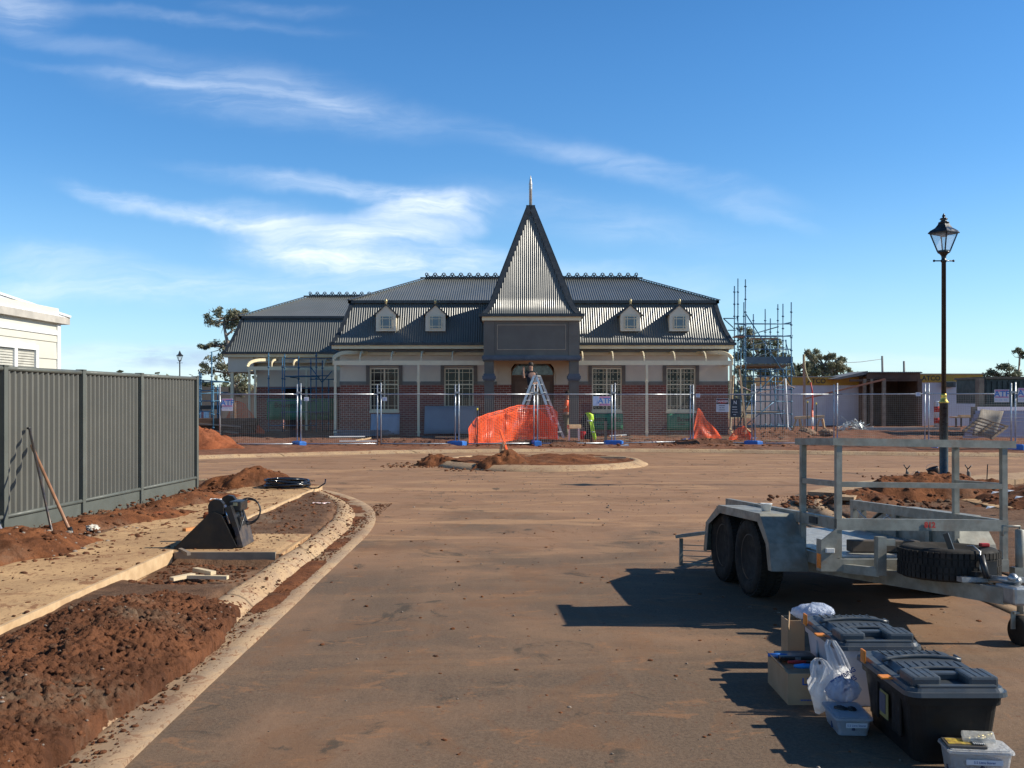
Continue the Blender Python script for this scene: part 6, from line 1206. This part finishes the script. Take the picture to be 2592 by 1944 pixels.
# spare wheel lashed on the drawbar
sc = Vector((.555, -.45, .52))
def f(m):
    m.lathe([(.17, -.08), (.20, -.098), (.25, -.104), (.285, -.10), (.302, -.085), (.309, -.05), (.311, 0), (.309, .05), (.302, .085), (.285, .10), (.25, .106), (.20, .098), (.17, .08)], sc, 48)
    for k in range(56):
        a = 2 * math.pi * k / 56
        for q in (-.068, -.023, .023, .068): ro = Matrix.Rotation(a + (.05 if q > 0 else 0), 3, 'Z'); m.box(sc + ro @ Vector((.309, 0, q)), (.014, .026, .036), ro)
sp_ = P_('spare_tyre', f, TYRE); m = MB(); m.lathe([(.175, -.07), (.18, .07), (.16, .05), (.14, -.01), (.05, -.02), (0, -.02)], sc, 28); m.build('spare_rim', RIM, sp_, local=True)
P_('spare_clamp', lambda m: (m.b2((.17, -.25, .40), (.23, -.19, .66)), m.b2((.23, -.235, .60), (.30, -.205, .645)), m.bar((.20, -.22, .42), (.02, .02, .42), .05, .06)), GALVT)
P_('lashing_wire', lambda m: m.tube([sc + Vector(q) for q in ((.06, -.12, .115), (.03, -.24, .13), (.03, -.315, .10), (.02, -.33, .0), (.06, -.34, -.08), (.14, -.36, -.13))], .005, 6), GALV)
ml = P_('marker_bracket', lambda m: (m.prism([(-.13, -.032, .40), (-.022, -.032, .40), (-.022, -.032, .70), (-.13, -.032, .62)], (0, .008, 0)), m.b2((-.136, -.032, .40), (-.13, .05, .62))), GALVT)
m = MB(); m.bbox((-.078, -.042, .545), (.065, .022, .035), .006); m.build('marker_light', M('clear_lens', (.75, .74, .70), None, 6, .2), ml, local=True); m = MB(); m.b2((-.142, -.03, .42), (-.1365, .03, .52)); m.build('side_reflector', M('amber_lens', (.85, .22, .02), None, 5, .3), ml, local=True)
P_('number_plate', lambda m: m.b2((.02, .30, .60), (.028, .02, .68)) if False else m.b2((-.028, .30, .70), (-.021, .44, .75)), INK)
def f(m):
    m.bar((.08, 2.42, .47), (.08, 3.1, .12), .05, .05); m.bar((Wd - .08, 2.42, .47), (Wd - .08, 3.1, .12), .05, .05)
    for k in range(14): y = 2.45 + .05 * k; z = .47 - (y - 2.42) * .515; m.bar((.1, y, z), (Wd - .1, y, z), .012)
    for k in range(12): x = .12 + k * .09; m.bar((x, 2.45, .46), (x, 3.08, .135), .008)
P_('loading_ramp', f, GALVT)
P_('ramp_arm', lambda m: (m.bar((-.20, 2.2, .47), (-.46, 2.40, .41), .20, .03), m.bar((-.45, 2.38, .39), (-.45, 2.38, .14), .03), m.bar((-.43, 2.40, .15), (-.1, 2.3, .15), .02), [m.bar((-.44, 2.38, .18 + .05 * k), (-.1, 2.25, .18 + .05 * k), .008) for k in range(4)]), GALVT)
P_('tail_lamp', lambda m: m.bbox((-.15, 2.22, .5), (.16, .03, .08), .006), M('signal_red', (.75, .03, .02)))
P_('wheel_chain', lambda m: [m.tube([Vector((Wd - .12, .9 + .55 * i, .69 - .08 * math.sin(math.pi * j / 6))) + Vector((0, .1 * j, 0)) for j in range(7)], .006, 5) for i in range(2)], GALV)
# loose things on the trailer
Mt = rootmat(TR)
t = thing('timber_block', 'dark timber block lying on the trailer floor behind the spare wheel', 'block', Mt @ Vector((.30, .30, .5)), TR.rotation_euler); m = MB(); m.bbox((.18, 0, .045), (.52, .10, .085), .008); m.build('block', M('dark_hardwood', (.09, .07, .055), None, 6, .8), t, local=True)
t = thing('paint_tub', 'small white tub standing on the near mudguard', 'tub', Mt @ Vector((-.14, 1.02, .742)), TR.rotation_euler); m = MB(); m.lathe([(0, 0), (.034, 0), (.044, .055), (.048, .057), (.048, .063), (.040, .063), (.032, .008), (0, .008)], (0, 0, 0), 20); m.build('cup', WHITE, t, local=True)
t = thing('reflector_block', 'small red plastic reflector block on top of the spare tyre', 'reflector', Mt @ (sc + Vector((.22, -.05, .105))), TR.rotation_euler); m = MB(); m.bbox((0, 0, .012), (.06, .035, .024), .006); m.build('cap', M('red_plastic', (.5, .02, .02)), t, local=True)
# ------------------------------------------------------------------ storage tubs, boxes, bags
def rbox(m, x0, x1, y0, y1, z0, z1, rb, rt, ins, n=5):          # tapered box with rounded vertical corners, open or closed lists of rings
    V = []; rings = []
    def ring(a, b, c, d, r, z):
        P = []
        for cx, cy, s in ((b - r, d - r, 0), (a + r, d - r, 90), (a + r, c + r, 180), (b - r, c + r, 270)):
            for k in range(n + 1): t_ = R(s + 90 * k / n); P.append((cx + r * math.cos(t_), cy + r * math.sin(t_), z))
        return P
    b0 = ring(x0 + ins, x1 - ins, y0 + ins, y1 - ins, rb, z0); b1 = ring(x0, x1, y0, y1, rt, z1); N_ = len(b0)
    m.add(b0 + b1, [(i, (i + 1) % N_, (i + 1) % N_ + N_, i + N_) for i in range(N_)] + [tuple(range(N_))[::-1], tuple(range(N_, 2 * N_))]); return m
LIDM = M('charcoal_lid_plastic', (.062, .072, .082), (.050, .058, .067), 6, .42, bs=.15, bsc=120, bd=.002, dirt=.12, dcol=(.16, .11, .08))
def tote(label, X0, Y0, body, latch):
    W, D, Hh = .44, .67, .345; t = thing('storage_tub', label, 'storage tub', (X0 + W / 2, Y0 + D / 2, 0), group='large latch lid storage tubs'); T = Matrix.Translation((-W / 2, -D / 2, 0))
    def B(name, fn, mat, par=None):
        m = MB(); fn(m); m.v = [T @ v for v in m.v]; return m.build(name, mat, par or t, local=True)
    B('tub_body', lambda m: (rbox(m, .02, W - .02, .02, D - .02, 0, .30, .05, .06, .035), rbox(m, .01, W - .01, .01, D - .01, .26, .31, .055, .06, .004), [m.bbox((x, y, .17), (.012, .10, .18), .005) for x in (.026, W - .026) for y in (.2, .47)]), body)
    def lid(m):
        rbox(m, -.004, W + .004, -.004, D + .004, .302, .322, .06, .055, -.004); rbox(m, .012, W - .012, .012, D - .012, .3221, .337, .05, .05, -.006)
    ld = B('lid', lid, LIDM)
    def raised(m):
        n = 24; V = []
        pts = []
        for i in range(n + 1):                                   # domed ribbed back panel
            y = .225 + (D - .26) * i / n; zz_ = .362 - .022 * (abs(i / n - .35)) ** 2 * 2
            pts.append((y, zz_))
        for x in (.05, .075, W - .075, W - .05):
            dz = -.022 if x in (.05, W - .05) else 0
            for y, z in pts: V.append((x, y, z + dz))
        k = n + 1; m.add(V, [(a * k + i, a * k + i + 1, (a + 1) * k + i + 1, (a + 1) * k + i) for a in range(3) for i in range(n)], False)
        m.prism([(.05, pts[0][0], .336), (.05, pts[0][0], pts[0][1] - .022), (.075, pts[0][0], pts[0][1]), (W - .075, pts[0][0], pts[0][1]), (W - .05, pts[0][0], pts[0][1] - .022), (W - .05, pts[0][0], .336)], (0, .004, 0))
        m.prism([(.05, pts[-1][0], .336), (.05, pts[-1][0], pts[-1][1] - .022), (.075, pts[-1][0], pts[-1][1]), (W - .075, pts[-1][0], pts[-1][1]), (W - .05, pts[-1][0], pts[-1][1] - .022), (W - .05, pts[-1][0], .336)], (0, .004, 0))
        for yb in (.215, .40):                                    # curved ridges across the lid
            P = [(.035 + (W - .07) * i / 14, yb + .028 * math.sin(math.pi * i / 14), .352 + .014 * math.sin(math.pi * i / 14) ** .5 + (0 if yb < .3 else .006)) for i in range(15)]; m.tube(P, .010, 6)
        for x0, x1 in ((.03, .16), (W - .16, W - .03)): m.bbox(((x0 + x1) / 2, .115, .355), (x1 - x0, .15, .05), .012)
        m.bbox((W / 2, .165, .352), (.14, .045, .035), .008); m.bbox((W / 2, .03, .342), (W - .1, .028, .014), .005)
    B('lid_panel', raised, LIDM, ld)
    def grooves(m):
        for i in range(8): x = .085 + (W - .17) * i / 7; m.box((x, .30, .3622), (.0045, .12, .004)); m.box((x, .51, .3590), (.0045, .15, .006))
        for x0 in (.03, W - .16):
            for i in range(3): m.box((x0 + .035 + .032 * i, .115, .3802), (.004, .13, .003))
        m.box((W / 2, .085, .3375), (.14, .09, .003))
    B('lid_grooves', grooves, CAP, ld)
    for x, s_ in ((-.008, -1), (W + .008, 1)):
        for y in (.20, .53):
            B('latch', lambda m: (m.bbox((x - .020, y, .336), (.050, .055, .009), .003) if y < .3 else m.bbox((x - .002, y, .345), (.010, .055, .062), .003),) if s_ < 0 else m.bbox((x, y, .315), (.012, .07, .06), .004), latch if s_ < 0 else LIDM)
    t.location = (X0 + W / 2, Y0 + D / 2, 0.004); return t
ORL = M('orange_latch', (.72, .24, .03), (.62, .19, .02), 9, .45)
BT = tote('black storage tub with charcoal lid and orange latches nearest the camera', 1.72, 4.28, M('black_tub', (.010, .010, .010), (.016, .015, .014), 6, .55, spec=.25, dirt=.12), ORL)
tote('clear bodied storage tub with charcoal lid just behind the black one', 1.675, 5.08, M('cloudy_tub', (.46, .47, .52), (.40, .41, .46), 5, .4, dirt=.1), ORL)
m = MB(); m.box((-.2015, .0, .17), (.003, .10, .12)); lbm = m.build('sticker', M('yellow_sticker', (.30, .26, .09), None, 5, .5), BT, local=True); m = MB(); m.box((-.2045, .012, .175), (.003, .07, .09)); m.build('sticker_print', M('grey_ink', (.10, .10, .14), None, 4, .5), lbm, local=True)
CARD = M('cardboard', (.40, .27, .16), (.34, .225, .13), 5, .85)
def carton(label, x0, x1, y0, y1, h, name='cardboard_box'):
    t = thing(name, label, 'cardboard box', ((x0 + x1) / 2, (y0 + y1) / 2, .004)); m = MB(); w_ = .006
    m.b2((x0, y0, .004), (x1, y0 + w_, h)); m.b2((x0, y1 - w_, .004), (x1, y1, h)); m.b2((x0, y0 + w_, .004), (x0 + w_, y1 - w_, h)); m.b2((x1 - w_, y0 + w_, .004), (x1, y1 - w_, h)); m.b2((x0 + w_, y0 + w_, .004), (x1 - w_, y1 - w_, .01)); m.build('carton', CARD, t); return t
BX = carton('open cardboard box marked LX3 beside the clear tub', 1.44, 1.665, 5.15, 5.56, .168); m = MB(); m.b2((1.447, 5.157, .155), (1.66, 5.175, .163)); m.b2((1.447, 5.175, .155), (1.462, 5.55, .163)); m.bar((1.44, 5.36, .165), (1.425, 5.36, .19), .35, .004); m.build('flap', CARD, BX); m = MB(); m.b2((1.463, 5.176, .140), (1.658, 5.55, .146)); m.build('inner_board', CARD, BX)
text('LX3', .052, (1.555, 5.148, .125), None, INKB, BX, bold=.001); text('~xxxxxxxx', .014, (1.54, 5.148, .03), None, INKB, BX)
C2 = carton('tall open cardboard carton behind the box marked LX3', 1.63, 1.73, 5.84, 5.98, .29); m = MB(); m.bar((1.64, 5.84, .28), (1.625, 5.80, .31), .004, .10); m.build('flap', CARD, C2)
for lb, p, q, mt, w_ in (('longer bright blue handled tool lying on the cardboard box', (1.415, 5.46, .185), (1.58, 5.44, .182), BLUE, .028), ('short blue handled tool in front on the cardboard box', (1.50, 5.25, .18), (1.66, 5.26, .178), M('light_blue_plastic', (.03, .28, .72), None, 6, .4), .028), ('red handled tool between the two blue tools', (1.49, 5.33, .18), (1.65, 5.345, .178), M('red_plastic', (.5, .02, .02)), .022)):
    t = thing('hand_tool', lb, 'tool', p); m = MB(); m.tube([p, Vector(p).lerp(Vector(q), .3), Vector(p).lerp(Vector(q), .62)], [w_ * .32, w_ * .52, w_ * .4], 8); m.build('handle', mt, t); m = MB(); m.bar(Vector(p).lerp(Vector(q), .6), q, w_ * .8, .008); m.build('blade', DARKM, t)
t = thing('tool_case', 'flat black tool case across the top of the cardboard box', 'case', (1.56, 5.45, .17)); m = MB(); m.bbox((1.565, 5.47, .180), (.20, .13, .022), .006); m.build('case', DARKM, t); m = MB(); m.box((1.565, 5.403, .18), (.03, .006, .012)); m.build('clasp', GALV, t)
# thin plastic carrier bags
def plastic(name, c, a, rough=.25):
    g = NG(name); g.b.inputs['Base Color'].default_value = (*c, 1); g.b.inputs['Roughness'].default_value = rough; g.b.inputs['Transmission Weight'].default_value = 0; g.b.inputs['Specular IOR Level'].default_value = .8
    tr = g.n('ShaderNodeBsdfTransparent'); tl = g.n('ShaderNodeBsdfTranslucent'); tl.inputs[0].default_value = (*c, 1)
    m1 = g.n('ShaderNodeMixShader'); m1.inputs[0].default_value = .30; g.l(g.b.outputs[0], m1.inputs[1]); g.l(tl.outputs[0], m1.inputs[2]); m2 = g.n('ShaderNodeMixShader'); m2.inputs[0].default_value = a; g.l(m1.outputs[0], m2.inputs[1]); g.l(tr.outputs[0], m2.inputs[2]); g.l(m2.outputs[0], g.t.nodes['Material Output'].inputs[0])
    g.bump(g.noise(26, 5, .6, 1.2), .8, .02); return g.m
BAG = plastic('thin_white_plastic', (.80, .81, .84), .14); BAGB = plastic('bluish_plastic', (.50, .58, .74), .2); CLEAR = plastic('clear_storage_plastic', (.62, .66, .72), .35, .35); CLEARW = plastic('cloudy_storage_plastic', (.66, .66, .66), .28, .35)
def bag(label, c, prof, mat, wx=1, wy=.7, seed=1, handles=()):
    t = thing('plastic_bag', label, 'plastic bag', c); n = 48; rows = []; m = MB(); V = []
    for i, (r, z) in enumerate(prof):
        for k in range(n):
            a = 2 * math.pi * k / n; s = 1 + .30 * mnoise.noise(Vector((math.cos(a) * 1.6, math.sin(a) * 1.6, z * 9 + seed))) + .16 * mnoise.noise(Vector((math.cos(a) * 5, math.sin(a) * 5, z * 22 + seed)))
            V.append((c[0] + r * s * wx * math.cos(a) + .02 * mnoise.noise(Vector((z * 12, seed, 0))), c[1] + r * s * wy * math.sin(a), c[2] + z + .03 * mnoise.noise(Vector((a, z * 8, seed + 3)))))
    m.add(V, [(i * n + k, i * n + (k + 1) % n, (i + 1) * n + (k + 1) % n, (i + 1) * n + k) for i in range(len(prof) - 1) for k in range(n)], True); m.build('bag_body', mat, t)
    for P, w_ in handles:
        m = MB(); P = [Vector(p) for p in P]; V = []
        for i, p in enumerate(P):
            wv = w_[i]; V += [p + Vector((-wv, 0, .0)), p + Vector((-wv * .3, -.012, .003)), p + Vector((wv * .4, .008, -.002)), p + Vector((wv, -.004, 0))]
        m.add(V, [(i * 4 + j, i * 4 + j + 1, (i + 1) * 4 + j + 1, (i + 1) * 4 + j) for i in range(len(P) - 1) for j in range(3)], True); m.build('bag_handle', mat, t)
    return t
bb = bag('white carrier bag with blue and red print standing between the tubs', (1.615, 5.03, .01), [(.07, 0), (.092, .03), (.098, .08), (.097, .13), (.092, .17), (.086, .20), (.078, .225)], BAG, 1.05, .62, 3,
    [([(1.545, 5.0, .19), (1.532, 5.0, .235), (1.53, 5.0, .27), (1.55, 5.0, .29), (1.575, 5.0, .275), (1.60, 5.0, .235), (1.625, 5.01, .19)], [.03, .026, .018, .016, .017, .022, .03]),
     ([(1.655, 5.03, .20), (1.625, 5.03, .28), (1.605, 5.03, .345), (1.613, 5.03, .375), (1.635, 5.03, .37), (1.67, 5.03, .31), (1.70, 5.03, .24), (1.70, 5.03, .19)], [.03, .022, .014, .012, .013, .018, .022, .028])])
rtm = Matrix.Rotation(R(90), 4, 'X') @ Matrix.Rotation(R(32), 4, 'Z')
text('PLUMBING', .034, (1.655, 4.935, .215), rtm, INKB, bb, bold=.0008, sx=.85); text('SUPPLIES', .034, (1.672, 4.935, .180), rtm, INKB, bb, bold=.0008, sx=.85)
m = MB(); m.bar((1.64, 4.937, .125), (1.70, 4.937, .165), .012, .001, up=(0, 1, 0)); m.build('red_stripe', INKR, bb)
bag('crumpled bluish bag hanging over the clear box lid', (1.655, 4.93, .085), [(.02, .0), (.065, .02), (.085, .055), (.07, .09), (.04, .115), (.0, .12)], BAGB, 1.0, .55, 7)
bag('loose blue grey plastic bag behind the back tub', (1.80, 5.93, .28), [(.01, .0), (.09, .005), (.13, .03), (.12, .06), (.07, .085), (.0, .09)], BAGB, 1.0, .6, 11)
def clearbox(label, x0, x1, y0, y1, h, mat, rot, lab, inner, lidc):
    cx_, cy_ = (x0 + x1) / 2, (y0 + y1) / 2; t = thing('plastic_container', label, 'container', (cx_, cy_, .004), (0, 0, R(rot))); hw, hd = (x1 - x0) / 2, (y1 - y0) / 2
    m = MB(); rbox(m, -hw + .008, hw - .008, -hd + .008, hd - .008, 0, h - .012, .018, .022, .014); m.build('body', mat, t, local=True)
    m = MB(); rbox(m, -hw, hw, -hd, hd, h - .0119, h - .002, .022, .024, -.001); ld = m.build('lid', lidc, t, local=True); m = MB(); rbox(m, -hw + .012, hw - .012, -hd + .012, hd - .012, h - .0018, h + .002, .02, .02, .001); m.build('lid_panel', lidc, ld, local=True)
    m = MB(); m.box((.01, -hd + .006, h * .6), (hw * 1.1, .002, .022)); lb_ = m.build('paper_label', SIGNW, t, local=True); text(lab, .014, rootmat(t) @ Vector((.01, -hd + .0035, h * .6)), Matrix.Rotation(R(rot), 4, 'Z') @ Matrix.Rotation(R(90), 4, 'X'), INKB, lb_, ext=.0004)
    m = MB(); rs = random.Random(5)
    for k in range(9): m.bbox((rs.uniform(-hw + .04, hw - .04), rs.uniform(-hd + .04, hd - .04), .02 + .02 * (k % 2)), (.06, .04, .03), .006, rs.uniform(0, 3))
    m.build('contents', inner, t, local=True); return t
clearbox('blue grey lidded container in the shade in front of the carrier bag', 1.535, 1.715, 4.66, 4.93, .088, CLEAR, -3, '5.5 Litre Storer', M('blue_contents', (.05, .07, .14), None, 20, .5), CLEAR)
clearbox('clear lidded container in the sun at the bottom right corner', 1.845, 2.115, 4.135, 4.30, .118, CLEARW, -6, '5.5 Litre Storer', M('brown_contents', (.10, .05, .04), (.05, .05, .09), 30, .5), CLEARW)
t = thing('bit_set', 'flat yellow and silver bit set lying on the sunlit container', 'tool set', (1.93, 4.22, .12), (0, 0, R(-8))); m = MB(); m.bbox((0, 0, .010), (.16, .11, .010), .003); m.build('tray', M('dark_tray', (.10, .09, .08), None, 9, .4), t, local=True); m = MB(); m.box((-.02, .0, .0165), (.10, .07, .002)); m.build('card', M('yellow_card', (.55, .40, .06), (.2, .12, .05), 40, .5), t, local=True)
m = MB()
for k in range(6): m.tube([(.03 + .008 * k, -.04, .021), (.03 + .008 * k, .035, .021)], .003, 6)
m.build('bits', GALV, t, local=True)
t = thing('blister_pack', 'shiny clear blister pack of fittings on top of the bit set', 'packet', (2.0, 4.235, .14), (R(6), R(-4), R(-20))); m = MB(); m.bbox((0, 0, .012), (.13, .085, .022), .009); m.build('blister', plastic('blister_plastic', (.75, .75, .72), .45, .12), t, local=True); m = MB(); rs = random.Random(2)
for k in range(7): m.lathe([(.009, -.01), (.009, .01), (0, .011)], (rs.uniform(-.05, .05), rs.uniform(-.03, .03), .012), 8, 'X')
m.build('fittings', M('brass_fittings', (.60, .48, .22), None, 10, .3, metal=.8), t, local=True)
for i, (x, y) in enumerate(((1.60, 4.80), (1.645, 4.785))):
    rocks('black_grip', [(x, y, .09, .027)], DARKM, 70 + i, False, None, 2, .8)
    tag(bpy.data.objects[-1] if False else [o for o in bpy.data.objects if o.name.startswith('black_grip')][-1], ('left of two black lumps on the shaded container lid', 'right of two black lumps on the shaded container lid')[i], 'lump')
# ------------------------------------------------------------------ digger bucket on the slab
BK = thing('digger_bucket', 'black tilting excavator bucket lying on the concrete slab with looped hoses', 'excavator bucket', (-2.95, 9.95, .124)); BM = M('black_bucket_steel', (.030, .026, .023), (.017, .016, .016), 5, .42, metal=.3, dirt=.25, dcol=(.10, .05, .03))
y0, y1 = 9.72, 10.28; zb = .124
side = [(-3.33, zb), (-2.76, zb), (-2.71, zb + .02), (-2.86, zb + .33), (-2.93, zb + .36), (-2.99, zb + .35), (-3.02, zb + .31)]
for y in (y0, y1 - .02): m = MB(); m.prism([(x + .0, y, z) for x, z in side], (0, .02, 0)); m.build('side_plate', BM, BK)
m = MB(); m.prism([(-3.34, y0 + .0205, zb), (-3.33, y0 + .0205, zb + .012), (-3.02, y0 + .0205, zb + .315), (-3.035, y0 + .0205, zb + .30)], (0, y1 - y0 - .041, 0)); m.prism([(-2.76, y0 + .0205, zb + .002), (-2.72, y0 + .0205, zb + .02), (-2.86, y0 + .0205, zb + .30), (-2.885, y0 + .0205, zb + .30)], (0, y1 - y0 - .041, 0)); m.b2((-3.32, y0 + .021, zb), (-2.76, y1 - .021, zb + .015)); m.build('shell', BM, BK)
for y in (y0 + .04, y1 - .09):
    m = MB(); P = [(-3.0, zb + .30), (-3.005, zb + .42), (-2.985, zb + .465), (-2.94, zb + .485), (-2.885, zb + .475), (-2.855, zb + .44), (-2.85, zb + .34)]; m.prism([(x, y, z) for x, z in P], (0, .07, 0)); m.build('hitch_ear', BM, BK)
m = MB(); m.prism([(-2.85, y0 + .06, zb + .40), (-2.79, y0 + .06, zb + .42), (-2.70, y0 + .06, zb + .15), (-2.73, y0 + .06, zb + .13)], (0, .40, 0)); m.bbox((-2.77, y0 + .28, zb + .40), (.12, .26, .10), .012); m.bbox((-2.75, y0 + .22, zb + .22), (.08, .16, .16), .01); m.build('tilt_plate', DARKM, BK)
m = MB(); m.prism([(-2.715, y0 + .05, zb + .01), (-2.66, y0 + .05, zb + .01), (-2.71, y0 + .05, zb + .20), (-2.75, y0 + .05, zb + .20)], (0, .42, 0)); m.build('wear_plate', M('worn_steel', (.16, .12, .09), (.05, .05, .06), 8, .5, metal=.4), BK)
m = MB(); m.tube([(-2.86, y0 + .10, zb + .42), (-2.80, y0 + .08, zb + .24)], .018, 12); m.build('ram', M('chrome_ram', (.55, .60, .72), None, 5, .15, metal=.9), BK)
for k, (rr_, dx) in enumerate(((.125, 0), (.108, .012))):
    m = MB(); c = Vector((-2.70 + dx, y0 + .38 + .03 * k, zb + .33)); m.tube([c + Vector((rr_ * math.cos(a), .02 * math.sin(a), rr_ * 1.05 * math.sin(a))) for a in [R(200) - R(330) * i / 26 for i in range(27)]], .008, 8); m.build('hydraulic_hose', M('hose_rubber', (.02, .02, .022), None, 5, .35), BK)
for P in ([(-2.76, .2, .36), (-2.80, .12, .28), (-2.77, .08, .20), (-2.73, .08, .14)], [(-2.72, .25, .38), (-2.68, .16, .30), (-2.70, .08, .18), (-2.74, .04, .08)], [(-2.76, .3, .34), (-2.71, .22, .22), (-2.74, .12, .18)]):
    m = MB(); m.tube([(x, y0 + y, zb + z) for x, y, z in P], .008, 7); m.build('hydraulic_hose', M('hose_rubber', (.02, .02, .022)), BK)
m = MB(); m.box((-2.765, y0 + .145, zb + .425), (.04, .004, .03)); m.build('data_plate', M('yellow_plate', (.5, .45, .25), None, 5, .5), BK)
# pipe coil, litter, timber, tools
t = thing('pipe_coil', 'coil of glossy black poly pipe near the end of the grey fence', 'pipe coil', (-3.75, 16.45, .13)); m = MB()
for k in range(9):
    z = .15 + .028 * (k // 2) + .01 * (k % 2); ra = .37 - .02 * (k % 3) - .012 * (k // 3); o_ = Vector((-3.75 + .04 * math.sin(k * 2), 16.45 + .03 * math.cos(k), z)); ti = .03 * math.sin(k * 1.7)
    m.tube([o_ + Vector((ra * math.cos(a), ra * .9 * math.sin(a), ti * math.cos(a + k))) for a in [2 * math.pi * j / 40 for j in range(40)]], .016, 8, True)
m.tube([(-3.40, 16.2, .16), (-3.25, 16.0, .15), (-3.12, 15.9, .17), (-3.02, 15.95, .24), (-3.02, 16.0, .30)], .012, 7); m.build('pipe', M('black_poly', (.012, .014, .02), None, 6, .18), t)
for lb, p, q, w_ in (('longer pale timber peg lying on the soil by the gutter', (-2.86, 8.62, .05), (-2.46, 8.55, .055), .045), ('shorter pale timber peg crossing the longer one', (-2.84, 8.85, .075), (-2.60, 8.60, .085), .05), ('stubby pale timber peg at the left of the crossed pegs', (-2.93, 8.50, .05), (-2.80, 8.68, .055), .06)):
    stick('timber_peg', lb, 'peg', p, q, w_, M('fresh_pine', (.72, .58, .38), (.62, .48, .30), 9, .7), .03)
stick('timber_batten', 'orange stained batten lying on the footpath left of the digger bucket', 'batten', gnd(466, 1342, .14), gnd(553, 1327, .14), .05, M('orange_pine', (.55, .24, .08), None, 7, .7), .04)
stick('pipe_offcut', 'short grey pipe end left of the digger bucket', 'pipe', gnd(456, 1391, .14), gnd(478, 1402, .14), .035, GREYST, .03)
for lb, c_, a_ in (('red and white tape scrap beside the pipe coil', gnd(812, 1278, .12), 0), ('white litter on the soil below the end of the grey fence', gnd(552, 1268, .15), 1)):
    t = thing('litter', lb, 'litter', c_); m = MB(); V = []
    for i in range(8):
        for j in range(3): V.append(c_ + Vector((-.12 + .035 * i, .04 * math.sin(i * 1.3) + .03 * j, .012 + .02 * abs(math.sin(i * 1.9 + j)))))
    m.add(V, [(i * 3 + j, (i + 1) * 3 + j, (i + 1) * 3 + j + 1, i * 3 + j + 1) for i in range(7) for j in range(2)]); m.build('scrap', WHITE if a_ else M('pink_white', (.75, .45, .42), (.8, .75, .72), 30, .5), t)
def tool(label, name, top, bot, r, mat, blade=None):
    t = thing(name, label, 'tool', bot); m = MB(); m.tube([bot, Vector(bot).lerp(Vector(top), .5), top], r, 8); m.build('shaft', mat, t); return t
t = tool('dark steel crowbar leaning on the grey fence', 'crowbar', at(74, 1084, 11.55), gnd(140, 1385, .08), .014, M('dark_iron', (.05, .05, .06), (.10, .07, .05), 8, .45, metal=.5)); m = MB(); m.lathe([(0, -.012), (.024, -.012), (.024, .012), (0, .012)], at(73, 1084, 11.55), 12); m.build('button_end', DARKM, t); 
t = tool('brown wooden shovel handle leaning beside the crowbar', 'shovel', at(80, 1128, 11.6), gnd(183, 1358, .14), .019, M('handle_wood', (.34, .17, .09), (.27, .13, .07), 5, .5)); m = MB(); g0 = gnd(183, 1358, .14); m.tube([g0 + Vector((-.025, -.005, .10)), g0 + Vector((.012, .002, -.05))], [.024, .028], 8); m.build('socket', DARKM, t)
t = thing('spade', 'spade with a metal handle at the left edge of the photo', 'spade', gnd(52, 1412, .12)); g0 = gnd(22, 1395, .16); m = MB(); m.tube([at(-60, 1245, 10.3), at(-20, 1300, 10.3), at(8, 1350, 10.1), at(20, 1375, 10.0)], .018, 10); m.build('handle', M('silver_paint', (.55, .52, .58), None, 6, .3, metal=.5), t)
m = MB(); A = [at(14, 1366, 10.05), at(30, 1398, 9.95), at(52, 1416, 9.85), at(62, 1408, 9.95), at(45, 1388, 10.15), at(28, 1368, 10.2)]; m.prism(A, (0, 0, -.012)); m.build('blade', DARKM, t)
# valve markers, buckets and steel on the right verge
for lb, px, py, Y in (('left of two mud brown pipe stands topped by a forked handle', 2297, 1180, 15.9), ('right of two mud brown pipe stands topped by a forked handle', 2452, 1188, 15.9)):
    t = thing('valve_stand', lb, 'pipe stand', gp_(px, Y, .12)); m = MB(); a = at(px, 1200, Y); m.lathe([(.03, .1 - a.z), (.03, .03), (.02, .04)], a, 10); m.build('pipe', M('muddy_grey', (.19, .15, .11), None, 9, .8), t); m = MB(); b_ = at(px, 1188, Y) + Vector((-.01, 0, .0)); m.tube([at(px - 2, 1202, Y), b_], .012, 6); m.tube([b_, b_ + Vector((-.05, 0, .075))], .009, 6); m.tube([b_, b_ + Vector((.055, 0, .065))], .009, 6); m.build('handle', DARKM, t)
for lb, px, py, tilt in (('upright dark bucket leaning on the other beside the lamp post', 2366, 1203, 20), ('fallen dark bucket left of the lamp post', 2338, 1210, 80)):
    Y = 17.6; t = thing('plastic_bucket', lb, 'bucket', at(px, py, Y), (0, R(-tilt), 0)); m = MB(); m.lathe([(0, -.08), (.075, -.08), (.10, .09), (.108, .095), (.10, .10), (.07, -.06), (0, -.06)], (0, 0, .04), 20); m.build('pail', M('dark_bucket', (.03, .035, .045), None, 6, .35), t, local=True); m = MB(); m.tube([(.10 * math.cos(a), .03, .13 + .08 * math.sin(a)) for a in [math.pi * k / 8 for k in range(9)]], .003, 5); m.build('handle', GALV, t, local=True)
stick('steel_rod', 'thin steel rod standing on the right verge behind the cage', 'rod', gnd(2496, 1255, .12), at(2500, 1176, 15.3), .014, DARKM)
stick('timber_board', 'pale board on the soil behind the top left of the cage', 'board', gnd(2135, 1262, .2), gnd(2178, 1240, .2), .28, KERB, .05)
for i, (px, py) in enumerate(((2520, 1250), (2558, 1246), (2508, 1288), (2580, 1262))):
    t = thing('litter', 'white scrap of litter on the dark soil right of the cage', 'litter', gnd(px, py, .3), group='white scraps on the right verge'); c_ = gnd(px, py, .33); m = MB(); m.add([c_ + Vector(q) for q in ((-.06, 0, 0), (-.02, .04, .03), (.05, .03, .01), (.04, -.03, .03), (-.02, -.03, .015))], [(0, 1, 4), (1, 2, 3, 4)]); m.build('scrap', WHITE, t)
